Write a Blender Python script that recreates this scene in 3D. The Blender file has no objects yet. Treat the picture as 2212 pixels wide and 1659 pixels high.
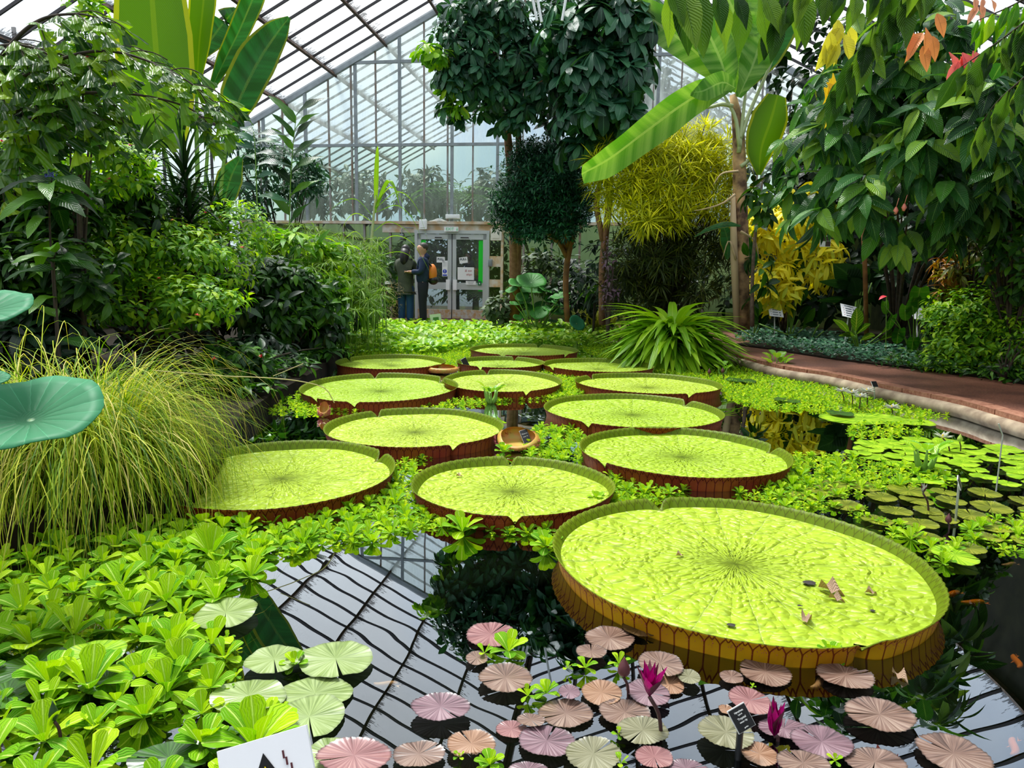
import bpy, math, random
import numpy as np
from mathutils import Vector, Matrix
rng = np.random.default_rng(11)
random.seed(5)
scene = bpy.context.scene
COL = scene.collection
PI = math.pi
R_ = math.radians

# ---------------------------------------------------------------- camera
FPX = 1500.0; H = 1.15; PITCH = R_(8.5); ROLL = R_(1.0); YAW = R_(8.0)
r0 = Vector((1, 0, 0)); u0 = Vector((0, math.sin(PITCH), math.cos(PITCH))); FW = Vector((0, math.cos(PITCH), -math.sin(PITCH)))
RT = math.cos(ROLL) * r0 + math.sin(ROLL) * u0
UP = math.cos(ROLL) * u0 - math.sin(ROLL) * r0
CAMLOC = Vector((0, 0, H))
cam_d = bpy.data.cameras.new('camera'); cam = bpy.data.objects.new('camera', cam_d); COL.objects.link(cam)
m = Matrix((RT, UP, -FW)).transposed().to_4x4(); m.translation = CAMLOC
cam.matrix_world = m
cam_d.sensor_width = 36.0; cam_d.lens = 36.0 * FPX / 2212.0; cam_d.clip_start = 0.02; cam_d.clip_end = 300
scene.camera = cam

def ray(px, py):
    return FW + RT * ((px - 1106.0) / FPX) + UP * ((829.5 - py) / FPX)
def P(px, py, z=0.0):
    d = ray(px, py); t = (z - H) / d.z
    return CAMLOC + d * t
def D(px, py, Y):
    d = ray(px, py); return CAMLOC + d * (Y / d.y)
def proj(p):
    v = Vector(p) - CAMLOC; w = v.dot(FW)
    return 1106 + FPX * v.dot(RT) / w, 829.5 - FPX * v.dot(UP) / w
def projn(A):
    v = A - np.array(CAMLOC); w = v @ np.array(FW)
    return 1106 + FPX * (v @ np.array(RT)) / w, 829.5 - FPX * (v @ np.array(UP)) / w, w
# building frame: u along the end wall (right), v along the house axis (away)
UD = Vector((math.cos(YAW), -math.sin(YAW), 0)); VD = Vector((math.sin(YAW), math.cos(YAW), 0))
def B(u, v, z): return UD * u + VD * v + Vector((0, 0, z))
VW = 17.3                                   # distance of the end wall
def W(px, py, v=VW):                        # pixel -> (u, z) on the plane of the end wall
    d = ray(px, py); t = v / d.dot(VD); p = CAMLOC + d * t
    return p.dot(UD), p.z
UL, UR_, UC = -9.6, 6.0, -1.8               # left wall, right wall, ridge
ZE, ZR = 4.8, 8.8

# ---------------------------------------------------------------- object helpers
def tag(o, label=None, cat=None, group=None, kind=None):
    if label: o['label'] = label
    if cat: o['category'] = cat
    if group: o['group'] = group
    if kind: o['kind'] = kind
    return o
def empty(name, loc=(0, 0, 0), rz=0.0, label=None, cat=None, group=None):
    o = bpy.data.objects.new(name, None); COL.objects.link(o); o.location = loc; o.rotation_euler = (0, 0, rz)
    o.empty_display_size = .1
    return tag(o, label, cat, group)
def make_mesh(name, V, F, mats, midx=None, smooth=False, uv=None):
    me = bpy.data.meshes.new(name)
    V = np.asarray(V, dtype=np.float32)
    if isinstance(F, np.ndarray):
        k = F.shape[1]; nf = len(F)
        me.vertices.add(len(V)); me.vertices.foreach_set('co', V.ravel())
        me.loops.add(nf * k); me.loops.foreach_set('vertex_index', F.astype(np.int32).ravel())
        me.polygons.add(nf); me.polygons.foreach_set('loop_start', np.arange(0, nf * k, k, dtype=np.int32))
        lv = F.ravel()
    else:
        me.from_pydata([tuple(map(float, v)) for v in V], [], [tuple(int(i) for i in f) for f in F]); nf = len(F)
        lv = np.array([i for f in F for i in f])
    if not isinstance(mats, (list, tuple)): mats = [mats]
    for mm in mats: me.materials.append(mm)
    if midx is not None: me.polygons.foreach_set('material_index', np.asarray(midx, dtype=np.int32))
    if uv is not None and len(lv):
        l = me.uv_layers.new(name='uv'); l.data.foreach_set('uv', np.asarray(uv, dtype=np.float32)[lv].ravel())
    me.update(calc_edges=True)
    if smooth: me.polygons.foreach_set('use_smooth', np.ones(nf, dtype=bool))
    return me
def link(name, me, parent=None, loc=None):
    o = bpy.data.objects.new(name, me); COL.objects.link(o)
    if parent: o.parent = parent
    if loc is not None: o.location = loc
    return o
def obj(name, V, F, mats, parent=None, loc=None, **k):
    return link(name, make_mesh(name, V, F, mats, **k), parent, loc)

class MB:                                    # small mesh builder (mixed shapes, one object)
    def __init__(s): s.v = []; s.f = []; s.m = []; s.uv = []
    def add(s, V, F, m=0, uv=None):
        b = len(s.v); s.v += [tuple(x) for x in V]; s.f += [tuple(i + b for i in f) for f in F]; s.m += [m] * len(F)
        s.uv += [tuple(x) for x in uv] if uv is not None else [(0, 0)] * len(V)
    def box(s, c, e, X=None, Y=None, Z=None, m=0):
        X = Vector(X or (1, 0, 0)); Y = Vector(Y or (0, 1, 0)); Z = Vector(Z or (0, 0, 1)); c = Vector(c)
        V = [c + X * (a * e[0] / 2) + Y * (b * e[1] / 2) + Z * (d * e[2] / 2) for a in (-1, 1) for b in (-1, 1) for d in (-1, 1)]
        s.add(V, [(0, 1, 3, 2), (4, 6, 7, 5), (0, 4, 5, 1), (2, 3, 7, 6), (0, 2, 6, 4), (1, 5, 7, 3)], m)
    def bar(s, a, b, w, h, up=(0, 0, 1), m=0):
        a = Vector(a); b = Vector(b); Y = (b - a).normalized(); X = Y.cross(Vector(up)).normalized(); Z = X.cross(Y)
        s.box((a + b) / 2, (w, (b - a).length, h), X, Y, Z, m)
    def tube(s, pts, rad, n=6, m=0, cap=True):
        pts = [Vector(p) for p in pts]
        if not isinstance(rad, (list, tuple)): rad = [rad] * len(pts)
        V = []; F = []; prev = None
        for i, p in enumerate(pts):
            t = (pts[min(i + 1, len(pts) - 1)] - pts[max(i - 1, 0)]).normalized()
            if prev is None: prev = t.orthogonal().normalized()
            X = (prev - t * prev.dot(t)); X = X.normalized() if X.length > 1e-5 else t.orthogonal().normalized(); prev = X
            Yv = t.cross(X)
            for k in range(n):
                a = 2 * PI * k / n; V.append(p + (X * math.cos(a) + Yv * math.sin(a)) * rad[i])
        for i in range(len(pts) - 1):
            for k in range(n):
                k2 = (k + 1) % n; F.append((i * n + k, i * n + k2, (i + 1) * n + k2, (i + 1) * n + k))
        if cap: F.append(tuple(range(n))[::-1]); F.append(tuple((len(pts) - 1) * n + k for k in range(n)))
        s.add(V, F, m, uv=[(k / n, i / max(1, len(pts) - 1)) for i in range(len(pts)) for k in range(n)])
    def build(s, name, mats, parent=None, loc=None, smooth=False):
        V = np.array([tuple(v) for v in s.v]) if s.v else np.zeros((0, 3))
        if loc is not None: V = V - np.array(loc)
        me = make_mesh(name, V, s.f, mats, s.m, smooth, s.uv)
        return link(name, me, parent, loc)

def bez(pts, n):                             # catmull-rom through points
    pts = [Vector(p) for p in pts]; out = []
    q = [pts[0] * 2 - pts[1]] + pts + [pts[-1] * 2 - pts[-2]]
    for k in range(n):
        t = k / (n - 1) * (len(pts) - 1); i = min(int(t), len(pts) - 2); f = t - i
        a, b, c, d = q[i:i + 4]
        out.append(.5 * ((2 * b) + (c - a) * f + (2 * a - 5 * b + 4 * c - d) * f * f + (3 * b - a - 3 * c + d) * f ** 3))
    return out

# ---------------------------------------------------------------- materials
def nt(name):
    mt = bpy.data.materials.new(name); mt.use_nodes = True; t = mt.node_tree; t.nodes.clear()
    out = t.nodes.new('ShaderNodeOutputMaterial')
    return mt, t, out
def N(t, kind, **kw):
    n = t.nodes.new('ShaderNode' + kind)
    for k, v in kw.items():
        if hasattr(n, k) and k not in n.inputs: setattr(n, k, v)
        else: n.inputs[k].default_value = v
    return n
def L(t, a, b): t.links.new(a, b)
def rgba(c): return (c[0], c[1], c[2], 1.0)
def ramp(t, stops, fac=None, interp='LINEAR'):
    n = t.nodes.new('ShaderNodeValToRGB'); cr = n.color_ramp; cr.interpolation = interp
    while len(cr.elements) < len(stops): cr.elements.new(.5)
    for e, (p, c) in zip(cr.elements, stops): e.position = p; e.color = rgba(c) if len(c) == 3 else c
    if fac is not None: L(t, fac, n.inputs[0])
    return n
def mth(t, op, a, b=None, c=None):
    n = t.nodes.new('ShaderNodeMath'); n.operation = op
    for i, x in enumerate((a, b, c)):
        if x is None: continue
        if isinstance(x, (int, float)): n.inputs[i].default_value = x
        else: L(t, x, n.inputs[i])
    return n.outputs[0]
def mixc(t, fac, a, b, mode='MIX'):
    n = t.nodes.new('ShaderNodeMix'); n.data_type = 'RGBA'; n.blend_type = mode
    for i, x in ((0, fac), (6, a), (7, b)):
        if isinstance(x, (int, float)): n.inputs[i].default_value = x
        elif isinstance(x, tuple): n.inputs[i].default_value = rgba(x)
        else: L(t, x, n.inputs[i])
    return n.outputs[2]
def plain(name, c, rough=.6, metal=0., spec=.5, noise=0., nscale=20., c2=None, bump=0.):
    mt, t, out = nt(name); b = N(t, 'BsdfPrincipled', Roughness=rough, Metallic=metal); b.inputs['Base Color'].default_value = rgba(c)
    b.inputs['Specular IOR Level'].default_value = spec
    if noise or c2 or bump:
        tc = N(t, 'TexCoord'); nz = N(t, 'TexNoise', Scale=nscale, Detail=5.0); L(t, tc.outputs['Object'], nz.inputs['Vector'])
        rp = ramp(t, [(.35, c), (.65, c2 or tuple(x * (1 - noise) for x in c))], nz.outputs['Fac']); L(t, rp.outputs[0], b.inputs['Base Color'])
        if bump:
            bp = N(t, 'Bump', Strength=bump, Distance=.01); L(t, nz.outputs['Fac'], bp.inputs['Height']); L(t, bp.outputs[0], b.inputs['Normal'])
    L(t, b.outputs[0], out.inputs[0]); return mt
DK = .58
def leafmat(name, cols, rough=.38, transl=.3, vein=None, nribs=14., veinamt=.35, edge=None, bump=.25, spec=.5, tcol=None, long=False, dk=None, band=None):
    """leaf: colour varies leaf by leaf, midrib and side veins from UVs (u across, v along)"""
    dk = DK if dk is None else dk; cols = [tuple(c * dk for c in q) for q in cols]; spec *= .6
    if vein: vein = tuple(c * dk for c in vein)
    if edge: edge = tuple(c * dk for c in edge)
    mt, t, out = nt(name)
    g = N(t, 'NewGeometry'); k = len(cols)
    rp = ramp(t, [(i / max(1, k - 1), c) for i, c in enumerate(cols)], g.outputs['Random Per Island'])
    col = rp.outputs[0]
    uv = N(t, 'UVMap'); sx = N(t, 'SeparateXYZ'); L(t, uv.outputs[0], sx.inputs[0])
    au = mth(t, 'ABSOLUTE', mth(t, 'SUBTRACT', sx.outputs[0], .5))
    if long: ph = mth(t, 'MULTIPLY', sx.outputs[0], nribs * PI)
    else: ph = mth(t, 'MULTIPLY', mth(t, 'SUBTRACT', sx.outputs[1], mth(t, 'MULTIPLY', au, .45)), nribs * PI)
    rib = mth(t, 'ABSOLUTE', mth(t, 'SINE', ph))
    ribm = mth(t, 'SUBTRACT', 1.0, mth(t, 'SMOOTH_MIN', mth(t, 'MULTIPLY', rib, 3.0), 1.0, .2))
    mid = mth(t, 'LESS_THAN', au, .035)
    if vein:
        f = mth(t, 'MAXIMUM', mth(t, 'MULTIPLY', ribm, veinamt), mth(t, 'MULTIPLY', mid, min(1., veinamt * 1.8)))
        col = mixc(t, f, col, vein)
    if band:
        cv = N(t, 'CombineXYZ'); L(t, mth(t, 'MULTIPLY', g.outputs['Random Per Island'], 30.0), cv.inputs[0]); L(t, mth(t, 'MULTIPLY', mth(t, 'SUBTRACT', sx.outputs[1], mth(t, 'MULTIPLY', au, .12)), 16.0), cv.inputs[1]); L(t, mth(t, 'GREATER_THAN', sx.outputs[0], .5), cv.inputs[2])
        bn = N(t, 'TexNoise', Scale=1.0, Detail=4.0); L(t, cv.outputs[0], bn.inputs['Vector']); rb_ = ramp(t, [(.42, (0, 0, 0)), (.68, (1, 1, 1))], bn.outputs['Fac']); col = mixc(t, mth(t, 'MULTIPLY', rb_.outputs[0], .7), col, band)
    if edge:
        e = mth(t, 'GREATER_THAN', au, .43); col = mixc(t, mth(t, 'MULTIPLY', e, .8), col, edge)
    b = N(t, 'BsdfPrincipled', Roughness=rough); b.inputs['Specular IOR Level'].default_value = spec
    L(t, col, b.inputs['Base Color'])
    if bump:
        bp = N(t, 'Bump', Strength=bump, Distance=.01); L(t, rib, bp.inputs['Height']); L(t, bp.outputs[0], b.inputs['Normal'])
    if transl:
        tr = N(t, 'BsdfTranslucent'); tc = mixc(t, 1.0, col, tcol or (1.5, 1.5, .5), 'MULTIPLY'); L(t, tc, tr.inputs[0])
        mx = N(t, 'MixShader'); mx.inputs[0].default_value = transl
        L(t, b.outputs[0], mx.inputs[1]); L(t, tr.outputs[0], mx.inputs[2]); L(t, mx.outputs[0], out.inputs[0])
    else: L(t, b.outputs[0], out.inputs[0])
    return mt

# ---------------------------------------------------------------- leaf geometry, vectorised
def leaf_tpl(n=4, prof='ovate', width=.4, fold=.12, droop=.25, wave=0.):
    """unit length leaf along +Y, 3 verts across. returns V (k,3), F (m,4), UV"""
    V = []; UVs = []
    SS = [i / n for i in range(n + 1)]
    if prof == 'fan': SS = [0, .35, .6, .78, .92, 1.0]
    if prof == 'round': SS = [0, .08, .28, .55, .8, .94, 1.0]
    n = len(SS) - 1
    for s in SS:
        if prof == 'ovate': w = math.sin(PI * min(1, s ** .8 * .97 + .03)) ** .8
        elif prof == 'obovate': w = math.sin(PI * min(1, s ** 1.6 * .93 + .05)) ** .7
        elif prof == 'lance': w = math.sin(PI * min(1, s ** .7 * .97 + .03)) ** 1.2
        elif prof == 'strap': w = min(1, s * 5 + .35) * (1 - s ** 3) ** .8
        elif prof == 'round': w = math.sqrt(max(0.0, 1 - (2 * s - 1) ** 2))
        elif prof == 'fan': w = .12 + .88 * (s / .78) ** 1.15 if s < .78 else math.sqrt(max(.16, 1 - ((s - .78) / .25) ** 2))
        elif prof == 'wedge': w = .05 + .95 * s
        w = max(w, .03) * width / 2
        y = s; z = -droop * s * s
        if droop: y = s * (1 - .25 * abs(droop) * s)
        wv = wave * math.sin(s * 9)
        for k in (-1, 0, 1):
            V.append((k * w, y, z + (fold * w * 2 * abs(k)) + wv * k * w)); UVs.append((.5 + k * .5, s))
    F = []
    for i in range(n):
        for k in range(2):
            a = i * 3 + k; F.append((a, a + 1, a + 4, a + 3))
    return np.array(V), np.array(F), np.array(UVs)
def norm(a): return a / (np.linalg.norm(a, axis=1, keepdims=True) + 1e-9)
def inst(tpl, pos, dr, up, sc, wsc=None):
    """copies of a template merged into arrays"""
    V, F, U = tpl; pos = np.asarray(pos); n = len(pos)
    y = norm(np.asarray(dr, float)); z = np.asarray(up, float)
    z = z - y * np.sum(z * y, 1, keepdims=True)
    bad = np.linalg.norm(z, axis=1) < 1e-3
    if bad.any(): z[bad] = np.cross(y[bad], np.array([1., .3, .1]))
    z = norm(z); x = np.cross(y, z)
    sc = np.broadcast_to(np.asarray(sc, float), (n,)); ws = sc if wsc is None else sc * wsc
    P_ = (V[None, :, 0:1] * ws[:, None, None]) * x[:, None, :] + (V[None, :, 1:2] * sc[:, None, None]) * y[:, None, :] + (V[None, :, 2:3] * sc[:, None, None]) * z[:, None, :] + pos[:, None, :]
    Fo = (F[None] + (np.arange(n) * len(V))[:, None, None]).reshape(-1, F.shape[1])
    return P_.reshape(-1, 3), Fo, np.tile(U, (n, 1))
def merge(lst):
    Vs, Fs, Us = [], [], []; b = 0
    for V, F, U in lst:
        Vs.append(V); Fs.append(F + b); Us.append(U); b += len(V)
    return np.concatenate(Vs), np.concatenate(Fs), np.concatenate(Us)
def fobj(name, arr, mat, parent=None, smooth=True):
    V, F, U = arr
    loc = None
    o = obj(name, V, F, mat, parent, uv=U, smooth=smooth)
    return o
def rdir(n):
    a = rng.normal(size=(n, 3)); return norm(a)
def whorls(centers, axis, nl, spread, tilt_j=.25, off=.0, gravity=0., jit=.3):
    """leaf positions/directions radiating around tips. spread 0 = along axis, 1 = perpendicular"""
    n = len(centers); axis = norm(np.asarray(axis, float))
    ref = np.where(np.abs(axis[:, 2:3]) < .9, np.array([[0, 0, 1.]]), np.array([[1., 0, 0]]))
    a = norm(np.cross(axis, ref)); b = np.cross(axis, a)
    ph = rng.uniform(0, 2 * PI, (n, 1)) + np.arange(nl)[None] * 2.4
    rad = np.cos(ph)[..., None] * a[:, None] + np.sin(ph)[..., None] * b[:, None]
    sp = spread + rng.uniform(-tilt_j, tilt_j, (n, nl))
    sp = sp[..., None] * PI / 2
    d = np.cos(sp) * axis[:, None] + np.sin(sp) * rad
    d = d + rng.normal(size=d.shape) * jit * .3
    d[..., 2] -= gravity
    pos = np.repeat(np.asarray(centers)[:, None], nl, 1) + rad * off - axis[:, None] * (np.arange(nl)[None, :, None] / nl) * off * 2
    up = axis[:, None] * .6 + np.array([0, 0, .7]) + np.zeros_like(d)
    return pos.reshape(-1, 3), norm(d.reshape(-1, 3)), up.reshape(-1, 3)
def px2m(Y): return Y / (FPX * math.cos(PITCH))
def blob_pts(blobs, n, shell=.55, front=.35):
    """tip points in pixel-specified ellipsoids (px,py,Y,rx,ry[,rd]); returns centres, outward axes"""
    wts = np.array([b[3] * b[4] for b in blobs], float); wts /= wts.sum(); C, A = [], []
    for b, w in zip(blobs, wts):
        k = max(3, int(round(n * w))); c = np.array(D(b[0], b[1], b[2])); s = px2m(b[2])
        rx, rz = b[3] * s, b[4] * s; ry = b[5] if len(b) > 5 else (rx + rz) * .45
        d = rdir(k); d[:, 1] -= front; d[:, 2] += .1; d = norm(d)
        r = rng.uniform(shell, 1.0, (k, 1)) ** .6
        p = c + d * r * np.array([rx, ry, rz]); C.append(p); A.append(norm(d * np.array([1 / rx, 1 / ry, 1 / rz])))
    return np.concatenate(C), np.concatenate(A)
def stems(mb, base, tips, r0=.02, r1=.004, bend=.3, n=6, m=0, seg=5):
    base = Vector(base)
    for tp in tips:
        tp = Vector(tp); mid = base.lerp(tp, .5); mid.z += bend * (tp - base).length * .2
        mid.x = base.x + (tp.x - base.x) * .35; mid.y = base.y + (tp.y - base.y) * .35
        mb.tube(bez([base, mid, tp], seg), [r0 + (r1 - r0) * i / (seg - 1) for i in range(seg)], n, m)
# ================================================================ world and light
w = bpy.data.worlds.new('sky'); scene.world = w; w.use_nodes = True; t = w.node_tree; t.nodes.clear()
wo = t.nodes.new('ShaderNodeOutputWorld'); bg = t.nodes.new('ShaderNodeBackground'); L(t, bg.outputs[0], wo.inputs[0])
tc = N(t, 'TexCoord'); nz = N(t, 'TexNoise', Scale=2.2, Detail=4.0); L(t, tc.outputs['Generated'], nz.inputs['Vector'])
cl = ramp(t, [(.36, (.42, .54, .74)), (.50, (.88, .93, 1.0)), (.6, (1, 1, 1))], nz.outputs['Fac'])
sx = N(t, 'SeparateXYZ'); L(t, tc.outputs['Generated'], sx.inputs[0])
gr = ramp(t, [(.47, (.03, .035, .03)), (.52, (.55, .6, .62)), (.75, (1, 1, 1))], mth(t, 'ADD', mth(t, 'MULTIPLY', sx.outputs[2], .5), .5))
L(t, mixc(t, 1.0, cl.outputs[0], gr.outputs[0], 'MULTIPLY'), bg.inputs[0]); bg.inputs[1].default_value = 1.55
sun_d = bpy.data.lights.new('sun', 'SUN'); sun_d.energy = 6.6; sun_d.angle = R_(14); sun_d.color = (1, .98, .93)
sun = bpy.data.objects.new('sun', sun_d); COL.objects.link(sun)
sun.rotation_euler = Vector((.25, -.35, -1)).to_track_quat('-Z', 'Y').to_euler()
scene.view_settings.view_transform = 'Standard'; scene.view_settings.look = 'None'
scene.view_settings.exposure = 0.22; scene.view_settings.gamma = 1.0

def S(name, mb, mats, smooth=False):
    o = mb.build(name, mats, smooth=smooth); o['kind'] = 'structure'; return o

# ================================================================ building materials
def glassmat(name, tint, haze=.12, gloss=.08, dirt=None, hazecol=(.9, .93, .95)):
    mt, t, out = nt(name)
    tr = N(t, 'BsdfTransparent'); tr.inputs[0].default_value = rgba(tint)
    df = N(t, 'BsdfTranslucent'); df.inputs[0].default_value = rgba(hazecol)
    gl = N(t, 'BsdfGlossy', Roughness=.08)
    m1 = N(t, 'MixShader'); L(t, tr.outputs[0], m1.inputs[1]); L(t, df.outputs[0], m1.inputs[2])
    tc = N(t, 'TexCoord'); mp = N(t, 'Mapping'); mp.inputs['Scale'].default_value = (1.5, 1.5, .35) if dirt != 'roof' else (1, 1, 1)
    L(t, tc.outputs['Object'], mp.inputs[0]); nz = N(t, 'TexNoise', Scale=3.0, Detail=8.0, Roughness=.65); L(t, mp.outputs[0], nz.inputs['Vector'])
    f = ramp(t, [(.3, (haze * .4,) * 3), (.7, (haze * 1.6,) * 3)], nz.outputs['Fac']); L(t, f.outputs[0], m1.inputs[0])
    m2 = N(t, 'MixShader'); m2.inputs[0].default_value = gloss * .6
    L(t, m1.outputs[0], m2.inputs[1]); L(t, gl.outputs[0], m2.inputs[2]); last = m2
    if dirt:
        uv = N(t, 'UVMap'); s2 = N(t, 'SeparateXYZ'); L(t, uv.outputs[0], s2.inputs[0])
        nd = N(t, 'TexNoise', Scale=1.0, Detail=7.0, Roughness=.7)
        mp2 = N(t, 'Mapping'); L(t, tc.outputs['Object'], mp2.inputs[0]); mp2.inputs['Scale'].default_value = (6, 22, 6) if dirt == 'roof' else (9, 9, 1.2); L(t, mp2.outputs[0], nd.inputs['Vector'])
        # grime gathers at the lower end of each pane (v near 0)
        edge = mth(t, 'POWER', mth(t, 'SUBTRACT', 1.0, s2.outputs[1]), 7.0)
        g = mth(t, 'MULTIPLY', mth(t, 'GREATER_THAN', mth(t, 'ADD', mth(t, 'MULTIPLY', edge, .32), nd.outputs['Fac']), .72), .75)
        db = N(t, 'BsdfDiffuse'); db.inputs[0].default_value = (.10, .055, .035, 1)
        m3 = N(t, 'MixShader'); L(t, g, m3.inputs[0]); L(t, last.outputs[0], m3.inputs[1]); L(t, db.outputs[0], m3.inputs[2]); last = m3
    L(t, last.outputs[0], out.inputs[0]); return mt
M_roofglass = glassmat('roof glass', (.93, .95, .96), haze=.06, gloss=.05, dirt='roof')
M_wallglass = glassmat('wall glass', (.72, .80, .80), haze=.42, gloss=.06, hazecol=(.75, .85, .8))
M_lowglass = glassmat('mossy glass', (.22, .28, .10), haze=.22, gloss=.08, hazecol=(.05, .075, .02))
M_midglass = glassmat('misted glass', (.66, .78, .66), haze=.17, gloss=.05, hazecol=(.6, .75, .6))
M_doorglass = glassmat('door glass', (.85, .9, .86), haze=.02, gloss=.1)
M_bar = plain('dark glazing bar', (.035, .030, .034), .6)
M_purlin = plain('rusty purlin', (.035, .026, .02), .7, c2=(.13, .06, .03), nscale=9)
M_mull = plain('grey painted bar', (.30, .34, .37), .5, c2=(.22, .25, .27), nscale=6)
M_mullrust = plain('rusted painted bar', (.30, .31, .32), .6, c2=(.22, .14, .09), nscale=4)
M_rust = plain('rusted white beam', (.66, .62, .56), .6, c2=(.52, .34, .18), nscale=5)
M_rust2 = plain('orange rusted panel', (.62, .40, .16), .65, c2=(.75, .70, .6), nscale=7)
M_white = plain('white paint', (.88, .89, .92), .4)
M_frame = plain('aluminium door frame', (.55, .58, .60), .35, metal=.2)
M_framerust = plain('door foot rust', (.5, .5, .48), .5, c2=(.45, .27, .10), nscale=14)
M_black = plain('black plastic', (.012, .012, .013), .4)
M_soil = plain('dark soil', (.010, .008, .005), .95, c2=(.022, .016, .01), nscale=6, spec=.1)
M_darkwall = plain('dark solid wall', (.012, .014, .010), .9, c2=(.022, .024, .014), nscale=5, spec=.1)

def paint_path():
    mt, t, out = nt('red gravel paving'); tc = N(t, 'TexCoord')
    nz = N(t, 'TexNoise', Scale=55.0, Detail=6.0, Roughness=.8); L(t, tc.outputs['Object'], nz.inputs['Vector'])
    n2 = N(t, 'TexNoise', Scale=1.3, Detail=3.0); L(t, tc.outputs['Object'], n2.inputs['Vector'])
    c1 = ramp(t, [(.30, (.07, .022, .012)), (.5, (.17, .055, .028)), (.72, (.36, .16, .09))], nz.outputs['Fac'])
    c2 = ramp(t, [(.4, (.55, .5, .5)), (.55, (1, 1, 1))], n2.outputs['Fac'])
    b = N(t, 'BsdfPrincipled', Roughness=.6); L(t, mixc(t, 1.0, c1.outputs[0], c2.outputs[0], 'MULTIPLY'), b.inputs['Base Color'])
    bp = N(t, 'Bump', Strength=.4, Distance=.01); L(t, nz.outputs['Fac'], bp.inputs['Height']); L(t, bp.outputs[0], b.inputs['Normal'])
    L(t, b.outputs[0], out.inputs[0]); return mt
M_path = paint_path()
M_brick = plain('red brick edging', (.22, .075, .04), .75, c2=(.36, .17, .10), nscale=30, bump=.3)
M_timber = plain('weathered kerb timber', (.20, .14, .09), .75, c2=(.42, .33, .22), nscale=7, bump=.3)

# ================================================================ roof
VF, VB = -3.5, 27.0
def roofz(u): return ZE + (ZR - ZE) * (u - UL) / (UC - UL) if u <= UC else ZE + (ZR - ZE) * (UR_ - u) / (UR_ - UC)
for side, (ua, ub) in (('left', (UL, UC)), ('right', (UR_, UC))):
    up = Vector(UD * (ub - ua) + Vector((0, 0, ZR - ZE))).normalized(); nr = up.cross(VD)
    if nr.z < 0: nr = -nr
    nrow = 6
    V, F, U = [], [], []
    vs = np.arange(VF, VB + .01, .61)
    for i in range(len(vs) - 1):
        for j in range(nrow):
            a, b2 = ua + (ub - ua) * j / nrow, ua + (ub - ua) * (j + 1) / nrow
            k = len(V); V += [B(a, vs[i], roofz(a)), B(a, vs[i + 1], roofz(a)), B(b2, vs[i + 1], roofz(b2)), B(b2, vs[i], roofz(b2))]
            F.append((k, k + 1, k + 2, k + 3)); U += [(0, 0), (1, 0), (1, 1), (0, 1)]
    o = obj('ceiling', [v + nr * .03 for v in V], F, M_roofglass, uv=U); o['kind'] = 'structure'
    mb = MB()
    for v in vs: mb.bar(B(ua, v, ZE), B(ub, v, ZR), .028, .05, up=nr)
    S('trim_glazing_bars', mb, M_bar)
    mb = MB()
    for j in range(nrow + 1):
        a = ua + (ub - ua) * j / nrow; mb.bar(B(a, VF, roofz(a)) - nr * .05, B(a, VB, roofz(a)) - nr * .05, .055, .09, up=nr)
    S('trim_purlins', mb, M_purlin)
mb = MB(); mb.bar(B(UC, VF, ZR + .02), B(UC, VB, ZR + .02), .16, .14); S('trim_ridge_beam', mb, M_purlin)

# ================================================================ side walls
mb = MB(); V, F = [], []
for v in np.arange(VF, VW + .01, .61):
    mb.box(B(UL, v, (ZE + 1.0) / 2), (.06, .03, ZE - .6), UD, VD)
for z in (1.0, 2.6, 4.75): mb.bar(B(UL, VF, z), B(UL, VB, z), .1, .09)
S('trim_left_glazing_bars', mb, M_bar)
k = MB(); k.add([B(UL - .02, VF, 1.0), B(UL - .02, VB, 1.0), B(UL - .02, VB, ZE), B(UL - .02, VF, ZE)], [(0, 1, 2, 3)]); S('wall_left', k, M_wallglass)
k = MB(); k.box(B(UL, (VF + VB) / 2, .5), (.25, VB - VF, 1.0), UD, VD); S('wall_left_plinth', k, M_darkwall)
k = MB(); k.box(B(UR_ + .1, (VF + VB) / 2, ZE / 2), (.2, VB - VF, ZE), UD, VD); S('wall_right', k, M_darkwall)  # unseen side, made solid and dark to shut out bright side light
# wall behind the photographer: dark planting house wall up to the roof
k = MB(); k.add([B(UL, VF, 0), B(UR_, VF, 0), B(UR_, VF, 3.2), B(UL, VF, 3.2)], [(0, 1, 2, 3)]); S('wall_front', k, M_darkwall)

# ================================================================ end wall
zs = W(970, 484)[1]; zt = W(970, 313)[1]; zt2 = W(880, 134)[1]
k = MB()
k.add([B(UL, VW, zt), B(UR_, VW, zt), B(UR_, VW, ZE), B(UC, VW, ZR), B(UL, VW, ZE)], [(0, 1, 2, 3, 4)]); S('wall_back', k, M_wallglass)
k = MB(); k.add([B(UL, VW, zs), B(UR_, VW, zs), B(UR_, VW, zt), B(UL, VW, zt)], [(0, 1, 2, 3)]); S('wall_back_middle', k, M_midglass)
ud = [W(903, 600)[0], W(1053, 600)[0]]; zd = W(980, 505)[1]
k = MB()
for a, b2 in ((UL, ud[0]), (ud[1], UR_)): k.add([B(a, VW, .15), B(b2, VW, .15), B(b2, VW, zs), B(a, VW, zs)], [(0, 1, 2, 3)])
S('wall_back_lower', k, M_lowglass)
mull = []
x0 = W(865, 300)[0]
us = [x0 + .612 * i for i in range(-13, 21) if UL < x0 + .612 * i < UR_]
k1, k2, k3 = MB(), MB(), MB()
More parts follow.
